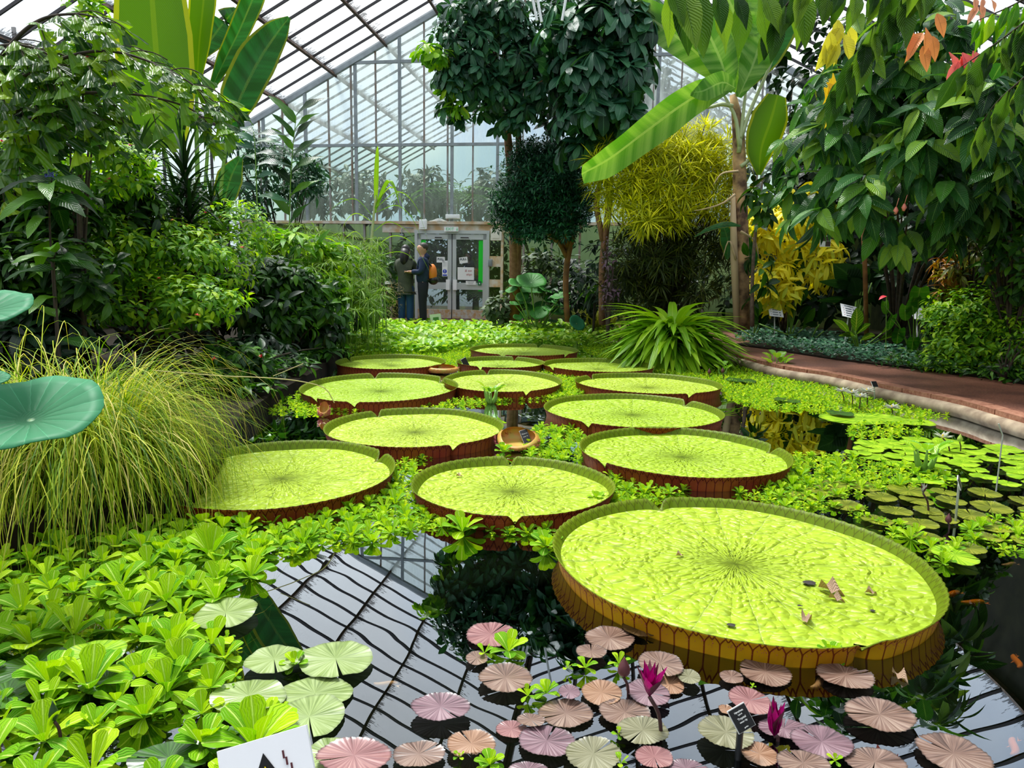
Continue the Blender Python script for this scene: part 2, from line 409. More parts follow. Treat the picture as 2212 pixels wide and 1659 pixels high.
for u in us:
    i = round((u - x0) / .612); zt_ = roofz(u)
    if i % 4 == 0: k1.box(B(u, VW - .04, (zs + zt_) / 2), (.06, .09, zt_ - zs), UD, VD)
    elif i % 4 == 2: k2.box(B(u - .02, VW - .03, (zs + zt_) / 2), (.035, .06, zt_ - zs), UD, VD); k1.box(B(u + .09, VW - .03, (zs + zt_) / 2), (.075, .05, zt_ - zs), UD, VD)
    else: k2.box(B(u, VW - .03, (zs + zt_) / 2), (.032, .06, zt_ - zs), UD, VD)
S('trim_end_wall_posts', k1, M_mull); S('trim_end_wall_bars', k2, M_mullrust)
for z, uu in ((zt, None), (zt2, None)):
    half = [u for u in np.linspace(UL, UR_, 200) if roofz(u) > z]; k3.bar(B(half[0], VW - .05, z), B(half[-1], VW - .05, z), .05, .07)
S('trim_transoms', k3, M_mull)
k = MB(); k.bar(B(UL, VW - .06, zs + .02), B(UR_, VW - .06, zs + .02), .16, .07); k.bar(B(ud[0] - .9, VW - .04, zs - .12), B(ud[1] + .5, VW - .04, zs - .12), .08, .20)
S('trim_sill', k, M_rust)
k = MB()
k.bar(B(UL, VW - .05, ZE), B(UC, VW - .05, ZR), .10, .14); k.bar(B(UR_, VW - .05, ZE), B(UC, VW - .05, ZR), .10, .14); S('trim_gable', k, M_mull)
k = MB()
for px in (518, 600, 690, 745, 790, 845, 1130, 1190, 1250, 1310, 1380, 1450, 1520, 1600, 1700, 1800):
    u = W(px, 600)[0]; k.box(B(u, VW - .03, (zs + .15) / 2), (.05, .07, zs - .15), UD, VD)
S('trim_lower_posts', k, M_mullrust)
k = MB()   # rusted panels beside the door
ua, ub = W(1053, 600)[0], W(1082, 600)[0]
for py, hh in ((565, 22), (612, 16)):
    z = W(1070, py)[1]; k.box(B((ua + ub) / 2, VW - .05, z), (ub - ua, .05, hh * .0117), UD, VD)
k.box(B(ub + .03, VW - .05, 1.3), (.06, .08, 2.4), UD, VD)
S('trim_rusted_panels', k, M_rust2)

# ================================================================ door
dr = empty('door_1'); dr['kind'] = 'structure'; dr.location = B((ud[0] + ud[1]) / 2, VW - .05, .15); dr.rotation_euler = (0, 0, -YAW)
dw = ud[1] - ud[0]; dh = zd - .15
k = MB()
for sx_ in (-1, 1): k.box((sx_ * (dw / 2 + .02), 0, dh / 2), (.07, .12, dh))
k.box((0, 0, dh + .035), (dw + .12, .12, .08)); k.build('door_frame', M_frame, dr)
for sx_ in (-1, 1):
    c = sx_ * dw / 4; lw = dw / 2 - .03; k = MB()
    for e in (-1, 1): k.box((c + e * (lw / 2 - .045), -.01, dh / 2), (.09, .05, dh - .04))
    k.box((c, -.01, dh - .08), (lw, .05, .13)); k.box((c, -.01, .83), (lw, .055, .17))
    leaf = k.build('door_leaf', M_frame, dr)
    k = MB(); k.box((c, -.012, .13), (lw, .056, .22)); k.build('kick_rail', M_framerust, leaf)
    k = MB(); k.box((c, .01, 1.0), (lw - .1, .008, 2.0)); k.build('pane', M_doorglass, leaf)
    k = MB(); k.tube([(c - .02 - sx_ * .2, -.05, dh - .1), (c - sx_ * .2 + sx_ * .0, -.09, dh - .1), (c + sx_ * -.03, -.09, dh - .1), (c + sx_ * -.03, -.05, dh - .1)], .014, 6); k.build('door_closer', M_black, leaf)
    k = MB(); k.box((sx_ * .09, -.06, .86), (.09, .06, .26)); k.build('push_plate', M_white, leaf)
    k = MB()
    g = plain('green safety strip', (.0, .62, .02), .5)
    gx = sx_ * (dw / 2 - .16); gh = 1.25 if sx_ > 0 else .55
    k.box((gx, -.005, dh - .16 - gh / 2), (.12, .012, gh)); k.build('green_strip', g, leaf)
def flat_sign(name, px, py, wpx, hpx, mat, label, cat, rot=0., thick=.012, dv=.1, group=None, Y=None):
    u, z = W(px, py, VW - dv); s_ = (VW - dv) / 1500.
    e = empty(name, B(u, VW - dv, z), -YAW, label, cat, group); k = MB(); k.box((0, 0, 0), (wpx * s_, thick, hpx * s_)); o = k.build('panel', mat, e)
    e.rotation_euler = (0, rot, -YAW); return e, s_
def text(s, size, mat, parent, loc, rot=(PI / 2, 0, 0), mirror=False, align='CENTER', name='lettering', bold=0.):
    cu = bpy.data.curves.new(name, 'FONT'); cu.body = s; cu.size = size; cu.align_x = align; cu.align_y = 'CENTER'; cu.extrude = .0008; cu.offset = bold
    cu.materials.append(mat); tmp = bpy.data.objects.new(name, cu); COL.objects.link(tmp); bpy.context.view_layer.update()
    me = bpy.data.meshes.new_from_object(tmp.evaluated_get(bpy.context.evaluated_depsgraph_get())); bpy.data.objects.remove(tmp)
    o = bpy.data.objects.new(name, me); COL.objects.link(o); o.parent = parent; o.location = loc; o.rotation_euler = rot
    if mirror: o.scale = (-1, 1, 1)
    return o
M_paper = plain('white paper', (.85, .86, .88), .6); M_ink = plain('dark ink', (.03, .05, .08), .6); M_blue = plain('blue print', (.02, .05, .5), .5); M_redink = plain('dark red print', (.42, .06, .08), .6)
M_green = plain('green print', (.02, .55, .2), .5); M_cream = plain('cream box', (.78, .76, .68), .5)
e, s_ = flat_sign('paper_notice', 952, 561, 18, 12, M_paper, 'white PULL notice taped to the left door leaf', 'notice'); text('PULL', .075, M_ink, e, (0, -.008, .01), bold=.002)
e, s_ = flat_sign('paper_notice', 1001, 562, 18, 13, M_paper, 'white PULL notice taped askew to the right door leaf', 'notice', rot=R_(-8)); text('PULL', .075, M_ink, e, (0, -.008, .02), bold=.002)
e, s_ = flat_sign('safety_notice', 961, 580, 12, 34, M_paper, 'tall white notice with a blue exclamation disc on the left door leaf', 'notice')
k = MB(); n = 20; k.add([(math.cos(a) * .052, -.008, -.07 + math.sin(a) * .052) for a in np.linspace(0, 2 * PI, n, endpoint=False)], [tuple(range(n))]); k.build('blue_disc', M_blue, e)
k = MB(); k.box((0, -.009, -.055), (.014, .002, .05)); k.box((0, -.009, -.1), (.014, .002, .014)); k.build('exclamation_mark', M_paper, e)
k = MB(); k.box((0, -.008, -.165), (.11, .002, .035)); k.build('blue_bar', M_blue, e)
for j in range(4): text('visitors please note', .012, M_ink, e, (0, -.008, .15 - j * .03))
e, s_ = flat_sign('door_poster', 1006, 591, 36, 27, M_paper, 'white poster with reversed red words nts & ople on the right door leaf', 'poster')
text('nts &', .085, M_redink, e, (.07, -.008, .07), mirror=True); text('ople', .085, M_redink, e, (.09, -.008, -.02), mirror=True)
e, s_ = flat_sign('door_notice', 1017, 611, 22, 8, M_paper, 'small white winter hazard text notice on the right door crossbar', 'notice', dv=.125)
text('WINTER HAZARD', .022, M_ink, e, (0, -.008, .025)); text('Please be aware of', .018, M_ink, e, (0, -.008, 0)); text('ice on the path', .018, M_ink, e, (0, -.008, -.022))
e, s_ = flat_sign('door_notice', 1036, 612, 8, 9, plain('dark green card', (.01, .15, .05), .5), 'small dark green square sticker on the right door crossbar', 'notice', dv=.125)
k = MB(); k.add([(-.02, -.008, -.02), (.02, -.008, -.02), (0, -.008, .02)], [(0, 1, 2)]); k.build('triangle_mark', M_paper, e)
e, s_ = flat_sign('exit_sign', 975, 495, 31, 10, M_white, 'white EXIT sign with green letters above the double door', 'sign', dv=.16, thick=.05); text('EXIT', .10, M_green, e, (-.03, -.027, -.002)); k = MB(); k.add([(.13, -.027, -.01), (.17, -.027, -.01), (.15, -.027, -.045)], [(0, 1, 2)]); k.box((.15, -.027, .015), (.012, .002, .05)); k.build('arrow_mark', M_green, e)
for (nm, px, py, ww, hh, lb, mat, dv) in (
    ('emergency_light', 914, 485, 17, 21, 'white square lamp box on the beam above the left door leaf', M_white, .2),
    ('junction_box', 1072, 507, 24, 25, 'cream square electrical box right of the EXIT sign', M_cream, .14),
    ('push_button', 1059, 568, 9, 15, 'grey door release button on the rusty panel right of the door', M_mull, .12),
    ('light_switch', 868, 511, 8, 11, 'grey switch box with pipe left of the door', M_mull, .12),
    ('sensor_box', 978, 468, 31, 9, 'white sensor box on the glass above the EXIT sign', M_white, .1)):
    u, z = W(px, py, VW - dv); s_ = VW / 1500.; e = empty(nm, B(u, VW - dv, z), -YAW, lb, 'electrical box' if 'box' in nm else nm.replace('_', ' '))
    k = MB(); k.box((0, 0, 0), (ww * s_, .07, hh * s_)); o = k.build('casing', mat, e)
    md = o.modifiers.new('bevel', 'BEVEL'); md.width = .012; md.segments = 2
    k = MB(); k.box((0, -.04, 0), (ww * s_ * .6, .012, hh * s_ * .6)); k.build('cover', mat, e)
    if nm == 'light_switch':
        k = MB(); k.tube([(0, 0, .06), (0, 0, .16), (.02, 0, .2), (.1, 0, .22), (.3, 0, .22)], .012); k.build('pipe', M_mull, e)
k = MB()
for i in range(7):
    a, b2 = B(W(930 + i * 2, 481)[0], VW - .1, zs + .06), B(W(968 - i, 480)[0], VW - .1, zs + .06)
    mid = (a + b2) / 2; mid.z += .02 + .02 * (i % 3); k.tube(bez([a, mid, b2], 8), .008, 5)
tag(k.build('cable_bundle', M_white, smooth=True), 'bundle of thin white cables lying on the sill above the door', 'cables')
# hanging white rods near the ridge
for (x1, y1, x2, y2, lb) in ((1138, -5, 1160, 45, 'left white hanging rod in front of the treetop'), (1150, -5, 1170, 48, 'middle white hanging rod in front of the treetop'), (1232, 5, 1214, 45, 'right white slanting rod in front of the treetop')):
    k = MB(); k.tube([D(x1, y1 - 60, 10.8), D(x2, y2, 10.8)], .02, 6); tag(k.build('hanging_rod', M_white), lb, 'rod')

# ================================================================ ground, pond, path
k = MB(); k.add([B(UL, VF, -.6), B(UR_, VF, -.6), B(UR_, VB, -.6), B(UL, VB, -.6)], [(0, 1, 2, 3)]); S('pond_bottom', k, plain('pond bottom', (.004, .006, .003), .9, spec=.1))
def watermat():
    mt, t, out = nt('dark pond water'); tc = N(t, 'TexCoord')
    tr = N(t, 'BsdfTransparent'); tr.inputs[0].default_value = (.55, .58, .45, 1)
    gl = N(t, 'BsdfGlossy', Roughness=.0); gl.inputs[0].default_value = (.86, .93, 1.0, 1)
    n1 = N(t, 'TexNoise', Scale=2.2, Detail=1.0, Distortion=.3); L(t, tc.outputs['Object'], n1.inputs['Vector'])
    bp = N(t, 'Bump', Strength=.16, Distance=.007); L(t, n1.outputs['Fac'], bp.inputs['Height']); L(t, bp.outputs[0], gl.inputs['Normal'])
    fr = N(t, 'Fresnel', IOR=1.5); L(t, bp.outputs[0], fr.inputs['Normal'])
    mx = N(t, 'MixShader'); L(t, mth(t, 'MINIMUM', mth(t, 'MULTIPLY', fr.outputs[0], 3.0), 1.0), mx.inputs[0]); L(t, tr.outputs[0], mx.inputs[1]); L(t, gl.outputs[0], mx.inputs[2]); L(t, mx.outputs[0], out.inputs[0]); return mt
k = MB(); k.add([B(UL, VF, 0), B(UR_, VF, 0), B(UR_, VW, 0), B(UL, VW, 0)], [(0, 1, 2, 3)]); S('pond_water', k, watermat())

inner = [(2212 + 260, 978), (2212, 898), (2091, 865), (1940, 835), (1806, 806), (1689, 788), (1559, 754), (1450, 728), (1330, 711), (1230, 705), (1000, 705), (760, 703)]
outer = [(2212 + 260, 868), (2212, 831), (2091, 812), (1940, 794), (1806, 778), (1659, 755), (1582, 745)]
I3 = [P(x, y, .15) for x, y in inner]; O3 = [P(x, y, .15) for x, y in outer]
I3[0] = I3[1] + (I3[1] - I3[2]) * 6; O3[0] = O3[1] + (O3[1] - O3[2]) * 6
O3.append(I3[6] + Vector((1.3, 1.6, 0)))
back = [B(6, VW, .15), B(UL, VW, .15)]
# bank on the right and beyond (bed), with the path on top
def slab(name, poly, z0, z1, mat):
    n = len(poly); V = [(p[0], p[1], z1) for p in poly] + [(p[0], p[1], z0) for p in poly]
    F = [tuple(range(n))] + [(i, (i + 1) % n, n + (i + 1) % n, n + i)[::-1] for i in range(n)]
    k = MB(); k.add(V, F); return S(name, k, mat)
pin = [I3[0], *I3[1:]]
slab('path', pin + [B(W(760, 690)[0], VW, .15), B(2.2, VW, .15), B(2.6, VW - 2, .15)] + O3[::-1], -.6, .15, M_path)
slab('planting_bed_right', O3 + [B(2.6, VW - 2, 0), B(2.2, VW, 0), B(UR_, VW, 0), B(UR_, VF, 0)], -.6, .17, M_soil)
bank = [(-400, 1280), (0, 1150), (200, 1120), (400, 1080), (470, 1000), (520, 900), (600, 850), (690, 800), (750, 740), (762, 703)]
B3 = [P(x, y, .1) for x, y in bank]
slab('planting_bed_left', [B(UL, VF, 0)] + [Vector((B3[0].x, -2, 0))] + B3 + [B(W(760, 690)[0], VW, 0), B(UL, VW, 0)], -.6, .12, M_soil)
# kerb: bricks on the path edge, timber below
k = MB(); tb = MB()
pts = []
for a, b2 in zip(I3[1:8], I3[2:9]):
    pass
line = bez([I3[0].lerp(I3[1], .55)] + I3[1:9], 60)
for i in range(0, 57, 3):
    a, b2 = line[i], line[i + 3]; d = (b2 - a); ln = d.length
    nb = 1
    for j in range(nb):
        p, q = a.lerp(b2, j / nb), a.lerp(b2, (j + 1) / nb - .012 / max(ln, .1)); z = .130 + .003 * ((i + j) % 3)
        k.bar((p.x, p.y, z), (q.x, q.y, z), .16, .05)
S('kerb_bricks', k, M_brick)
off = []
for i, p in enumerate(line):
    d = (line[min(i + 1, 59)] - line[max(i - 1, 0)]).normalized(); nrm = Vector((-d.y, d.x, 0))
    off.append(Vector((p.x, p.y, .055)) + nrm * .10)
tb.tube(off, .062, 8); S('kerb_timber', tb, M_timber, smooth=True)
# ================================================================ giant pads
def padmat():
    mt, t, out = nt('giant pad green'); tc = N(t, 'TexCoord'); s = N(t, 'SeparateXYZ'); L(t, tc.outputs['Object'], s.inputs[0])
    x, y = s.outputs[0], s.outputs[1]
    r = mth(t, 'SQRT', mth(t, 'ADD', mth(t, 'MULTIPLY', x, x), mth(t, 'MULTIPLY', y, y))); a = mth(t, 'ARCTAN2', y, x)
    nz = N(t, 'TexNoise', Scale=5.0, Detail=3.0); L(t, tc.outputs['Object'], nz.inputs['Vector'])
    nn = mth(t, 'SUBTRACT', nz.outputs['Fac'], .5)
    # radial ribs, doubling outwards
    r1 = mth(t, 'ABSOLUTE', mth(t, 'SINE', mth(t, 'ADD', mth(t, 'MULTIPLY', a, 9.0), mth(t, 'MULTIPLY', nn, 1.2))))
    r2 = mth(t, 'ABSOLUTE', mth(t, 'SINE', mth(t, 'ADD', mth(t, 'MULTIPLY', a, 18.0), mth(t, 'MULTIPLY', nn, 2.0))))
    out_ = mth(t, 'SMOOTH_MIN', mth(t, 'MULTIPLY', r, 2.2), 1.0, .2)
    rad = mth(t, 'ADD', mth(t, 'MULTIPLY', mth(t, 'POWER', r1, .5), .30), mth(t, 'MULTIPLY', mth(t, 'MULTIPLY', mth(t, 'POWER', r2, .5), out_), .3))
    pc = N(t, 'CombineXYZ'); L(t, mth(t, 'MULTIPLY', a, 11.0), pc.inputs[0]); L(t, mth(t, 'ADD', mth(t, 'MULTIPLY', r, 30.0), mth(t, 'MULTIPLY', nn, 6.0)), pc.inputs[1])
    vq = N(t, 'TexVoronoi', Scale=1.0); L(t, pc.outputs[0], vq.inputs['Vector']); con = mth(t, 'MULTIPLY', vq.outputs['Distance'], -1.3)
    vo = N(t, 'TexVoronoi', Scale=13.0); mp = N(t, 'Mapping'); mp.inputs['Scale'].default_value = (1, 2.0, 1); L(t, tc.outputs['Object'], mp.inputs[0]); L(t, mp.outputs[0], vo.inputs['Vector'])
    h = mth(t, 'ADD', mth(t, 'ADD', rad, con), mth(t, 'MULTIPLY', vo.outputs['Distance'], -.7))
    col = ramp(t, [(0., (.21, .38, .004)), (.5, (.28, .46, .008)), (1.0, (.36, .54, .03))], mth(t, 'ADD', mth(t, 'MULTIPLY', h, .5), .75))
    oi = N(t, 'ObjectInfo'); col2 = mixc(t, mth(t, 'MULTIPLY', oi.outputs['Random'], .55), col.outputs[0], (.42, .50, .04))
    # tiny brown specks
    sp = N(t, 'TexNoise', Scale=38.0, Detail=1.0); L(t, tc.outputs['Object'], sp.inputs['Vector'])
    col3 = mixc(t, mth(t, 'MULTIPLY', mth(t, 'GREATER_THAN', sp.outputs['Fac'], .80), .8), col2, (.22, .10, .02))
    vl = mth(t, 'LESS_THAN', r1, .05); col4 = mixc(t, mth(t, 'MULTIPLY', vl, .30), col3, (.50, .62, .2))
    b = N(t, 'BsdfPrincipled', Roughness=.42); L(t, col4, b.inputs['Base Color']); b.inputs['Specular IOR Level'].default_value = .4
    bp = N(t, 'Bump', Strength=1.0, Distance=.020); L(t, h, bp.inputs['Height']); L(t, bp.outputs[0], b.inputs['Normal'])
    L(t, b.outputs[0], out.inputs[0]); return mt
def rimmat(name, base, base2, vein, per=.045, amt=.9, rough=.5, transl=0.):
    mt, t, out = nt(name); uv = N(t, 'UVMap'); s = N(t, 'SeparateXYZ'); L(t, uv.outputs[0], s.inputs[0])
    fx = mth(t, 'SUBTRACT', mth(t, 'FRACT', s.outputs[0]), .5); v = s.outputs[1]
    d = mth(t, 'ABSOLUTE', mth(t, 'SUBTRACT', mth(t, 'ABSOLUTE', fx), mth(t, 'MULTIPLY', mth(t, 'MAXIMUM', mth(t, 'SUBTRACT', v, .3), 0.0), .55)))
    fx2 = mth(t, 'SUBTRACT', mth(t, 'FRACT', mth(t, 'ADD', s.outputs[0], .5)), .5)
    d2 = mth(t, 'ABSOLUTE', mth(t, 'SUBTRACT', mth(t, 'ABSOLUTE', fx2), mth(t, 'MULTIPLY', mth(t, 'MAXIMUM', mth(t, 'SUBTRACT', v, .6), 0.0), .5)))
    d2 = mth(t, 'ADD', d2, mth(t, 'MULTIPLY', mth(t, 'LESS_THAN', v, .6), 1.0))
    f = mth(t, 'LESS_THAN', mth(t, 'MINIMUM', d, d2), .055)
    tc = N(t, 'TexCoord'); nz = N(t, 'TexNoise', Scale=3.0, Detail=3.0); L(t, tc.outputs['Object'], nz.inputs['Vector'])
    bc = ramp(t, [(.35, base), (.65, base2)], nz.outputs['Fac'])
    col = mixc(t, mth(t, 'MULTIPLY', f, amt), bc.outputs[0], vein)
    b = N(t, 'BsdfPrincipled', Roughness=rough); L(t, col, b.inputs['Base Color']); b.inputs['Specular IOR Level'].default_value = .15
    bp = N(t, 'Bump', Strength=.5, Distance=.006); L(t, mth(t, 'ABSOLUTE', fx), bp.inputs['Height']); bp.invert = True; L(t, bp.outputs[0], b.inputs['Normal'])
    if transl:
        tr = N(t, 'BsdfTranslucent'); L(t, col, tr.inputs[0]); mx = N(t, 'MixShader'); mx.inputs[0].default_value = transl
        L(t, b.outputs[0], mx.inputs[1]); L(t, tr.outputs[0], mx.inputs[2]); L(t, mx.outputs[0], out.inputs[0])
    else: L(t, b.outputs[0], out.inputs[0])
    return mt
M_pad = padmat()
M_rimin = rimmat('rim inner green', (.10, .16, .003), (.14, .20, .004), (.05, .04, .004), amt=.55)
M_rimout = rimmat('rim outer red', (.26, .040, .014), (.36, .11, .014), (.09, .006, .006), transl=.25)
M_rimgold = rimmat('rim outer gold', (.80, .44, .008), (.66, .27, .010), (.20, .016, .008), transl=.4)
M_spine = plain('rim spines', (.42, .05, .05), .4)

def giant_pad(xl, xr, yb, yf, notches, label, rim_h=.075, gold=False, spines=0, floor_z=.018, seed=0):
    rr = random.Random(seed); zt_ = floor_z + rim_h
    yc = None
    pl, pr = None, None
    # rim circle: back and front points on the centre line, left and right extents
    xm = (xl + xr) / 2
    pb, pf = P(xm, yb, zt_), P(xm, yf, zt_)
    c = (pb + pf) / 2
    for _ in range(12):                       # refine the centre so the projected extents match
        ry = (pb - pf).length / 2
        cx, cy = proj(c); w_ = (c - CAMLOC).dot(FW); rx = (xr - xl) / 2 * w_ / FPX
        A = np.array([[c.x + rx * math.cos(a), c.y + ry * math.sin(a), zt_] for a in np.linspace(0, 2 * PI, 90)])
        X, Y, _w = projn(A)
        dx = (xl + xr) / 2 - (X.min() + X.max()) / 2; dy = (yb + yf) / 2 - (Y.min() + Y.max()) / 2
        q = P(cx + dx, cy + dy, zt_); c = q
        sy = (yf - yb) / (Y.max() - Y.min()); pb = c + Vector((0, ry * sy, 0)); pf = c - Vector((0, ry * sy, 0))
    rx *= (xr - xl) / (X.max() - X.min())
    ry = (pb - pf).length / 2
    nang = []
    for (nx, ny) in notches:
        q = P(nx, ny, floor_z + rim_h * .5); nang.append(math.atan2((q.y - c.y) / ry, (q.x - c.x) / rx))
    n = 504; rings = 8
    def shape(a):
        s = 1.0 + .006 * math.sin(a * 3 + seed) + .004 * math.sin(a * 7 + seed * 2); hgt = 1.0
        for k in nang:
            d = abs((a - k + PI) % (2 * PI) - PI)
            if d < .14: q = 1 - d / .14; s -= .062 * q ** 2.4; hgt *= 1 - .97 * max(0, 1 - d / .085) ** 1.8
        return s, hgt
    V, F, U = [], [], []
    V.append((0, 0, floor_z)); U.append((0, 0))
    for j in range(1, rings + 1):
        for i in range(n):
            a = 2 * PI * i / n; s, _h = shape(a); s = 1 + (s - 1) * (j / rings) ** 3; q = j / rings * .975
            V.append((rx * q * s * math.cos(a), ry * q * s * math.sin(a), floor_z + .004 * math.sin(a * 5 + j) * (j / rings) + (.006 if j == rings else 0))); U.append((0, 0))
    for i in range(n):
        F.append((0, 1 + i, 1 + (i + 1) % n))
        for j in range(rings - 1):
            b = 1 + j * n; F.append((b + i, b + n + i, b + n + (i + 1) % n, b + (i + 1) % n))
    root = empty('giant_lily_pad', (c.x, c.y, 0), 0, label, 'lily pad')
    obj('pad_floor', V, F, M_pad, root, smooth=True, uv=U)
    # rim: an upstanding wall with thickness
    V, F, U, mi = [], [], [], []
    prof = [(0, 0, 'o'), (.008, .35, 'o'), (.016, .72, 'o'), (.026, 1.0, 'o'), (.020, 1.0, 'i'), (.010, .70, 'i'), (.000, .33, 'i'), (-.008, .03, 'i')]
    per = (rx + ry) / 2 * 2 * PI; nv = round(per / .048)
    m_ = 504
    for i in range(m_ + 1):
        a = 2 * PI * i / m_; s, hg = shape(a); sc_ = 1 + .06 * (abs(math.sin(nv * PI * i / m_)) - .5) * 1.0
        for (o_, h_, _s) in prof:
            rxx, ryy = (rx * .985 + o_) * s, (ry * .985 + o_) * s; bul = .004 * abs(math.sin(nv * PI * i / m_)) * h_
            z = (-.004 if _s == 'o' and h_ == 0 else floor_z + rim_h * h_ * hg * (1 + (sc_ - 1) * (h_ > .9)))
            V.append(((rxx + bul) * math.cos(a), (ryy + bul) * math.sin(a), z)); U.append((nv * i / m_ + .5, h_))
    k = len(prof)
    for i in range(m_):
        for j in range(k - 1):
            F.append((i * k + j, (i + 1) * k + j, (i + 1) * k + j + 1, i * k + j + 1)); mi.append(1 if prof[j][2] == 'o' and prof[j + 1][2] == 'o' else 0)
    if spines:
        for _ in range(spines):
            a = rr.uniform(0, 2 * PI); s, hg = shape(a); h_ = rr.uniform(.0, .75) * hg; q = Vector(((rx * .985 + .02 * h_) * s * math.cos(a), (ry * .985 + .02 * h_) * s * math.sin(a), floor_z + rim_h * h_))
            dn = Vector((math.cos(a), math.sin(a), -.1)); tn = Vector((-math.sin(a), math.cos(a), 0)); b = len(V)
            V += [q + tn * .0016, q - tn * .0016, q + Vector((0, 0, .0022)), q + dn * .011]; U += [(0.5, 0)] * 4
            F += [(b, b + 1, b + 3), (b + 1, b + 2, b + 3), (b + 2, b, b + 3)]; mi += [2] * 3
    obj('rim', V, F, [M_rimin, M_rimgold if gold else M_rimout, M_spine], root, smooth=True, uv=U, midx=mi)
    return root, c, rx, ry
PADS = [
 (1207, 2037, 1075, 1392, [(1438, 1100), (1873, 1400)], 'largest giant round lily pad at the front right with torn brown marks on it', .048, True, 500),
 (895, 1320, 987, 1112, [(1102, 1000), (1112, 1118)], 'heart-notched giant lily pad in the centre, paler yellow with a straight middle vein', .054, False, 900),
 (340, 845, 952, 1100, [(800, 990)], 'giant lily pad at left, half covered by the drooping grass tussock', .056, False, 500),
 (704, 1083, 881, 965, [(812, 893), (980, 967)], 'giant lily pad behind the centre one, above the small open patch of water', .056, False, 700),
 (1258, 1708, 923, 1031, [(1668, 972), (1282, 1008)], 'giant lily pad right of centre, just behind the largest pad', .056, False, 700),
 (1180, 1562, 850, 924, [(1475, 872), (1262, 921)], 'giant lily pad third from the front on the right side', .056, False, 500),
 (1245, 1559, 805, 850, [(1313, 820), (1520, 863)], 'golden green giant lily pad in front of the strap leaved mound', .060, False, 0),
 (649, 985, 805, 868, [(810, 812), (918, 826), (768, 872), (696, 862)], 'giant lily pad at far left of the raft with four notches', .060, False, 0),
 (960, 1210, 798, 846, [(1050, 803), (1132, 848)], 'giant lily pad in the middle of the far group, notched front and back', .060, False, 0),
 (727, 960, 765, 797, [(738, 776), (946, 792)], 'leftmost of the farthest giant lily pads, beside the dark shrub', .064, False, 0),
 (989, 1174, 769, 794, [(1120, 772), (1042, 796)], 'smallest far giant lily pad, with a black plant label at its left edge', .064, False, 0),
 (1175, 1411, 773, 803, [(1395, 785), (1188, 798)], 'far giant lily pad left of the strap leaved mound', .064, False, 0),
 (1017, 1249, 742, 768, [(1165, 747), (1095, 768), (1212, 768)], 'farthest giant lily pad, just before the water hyacinths', .064, False, 0),
]
PADC = []
for i, a in enumerate(PADS):
    root, c, rx, ry = giant_pad(*a[:4], a[4], a[5], a[6], a[7], a[8], seed=i, floor_z=.030)
    PADC.append((c.x, c.y, rx, ry))
# young spiny pads
M_young = plain('young orange pad', (.55, .20, .04), .5, c2=(.38, .30, .03), nscale=14)
def young_pad(px, py, wpx, label, seed, curl=.5):
    c = P(px, py, .02); r = wpx / 2 * (c - CAMLOC).length / FPX; k = MB(); n = 28; rr = random.Random(seed)
    V = [(0, 0, .01)]; F = []
    prof = [(.5, .012), (.85, .02), (1.0, .05), (.97, .075), (.80, .085)]
    for (q, z) in prof:
        for i in range(n): a = 2 * PI * i / n; w_ = 1 + .07 * math.sin(3 * a + seed); V.append((r * q * w_ * math.cos(a), r * q * w_ * math.sin(a), z * (1 + curl * math.sin(a))))
    for i in range(n):
        F.append((0, 1 + i, 1 + (i + 1) % n))
        for j in range(len(prof) - 1): b = 1 + j * n; F.append((b + i, b + n + i, b + n + (i + 1) % n, b + (i + 1) % n))
    k.add(V, F)
    S_ = []
    for _ in range(160):
        a = rr.uniform(0, 2 * PI); z = rr.uniform(.02, .075); q = Vector((r * math.cos(a), r * math.sin(a), z * (1 + curl * math.sin(a)))); tn = Vector((-math.sin(a), math.cos(a), 0)) * .003
        k.add([q + tn, q - tn, q + Vector((0, 0, .004)), q * 1.0 + Vector((math.cos(a) * .018, math.sin(a) * .018, .012))], [(0, 1, 3), (1, 2, 3), (2, 0, 3)], 1)
    o = k.build('young_lily_pad', [M_young, M_spine], smooth=True); o.location = (c.x, c.y, 0); tag(o, label, 'lily pad')
young_pad(1117, 962, 92, 'small curled orange spiny young lily pad with a black label standing in it', 1)
young_pad(700, 896, 22, 'tiny orange curled lily leaf at the left edge of the water lettuce strip', 2)
young_pad(957, 803, 66, 'half hidden reddish spiny pad edge between two far giant pads', 3, .1)

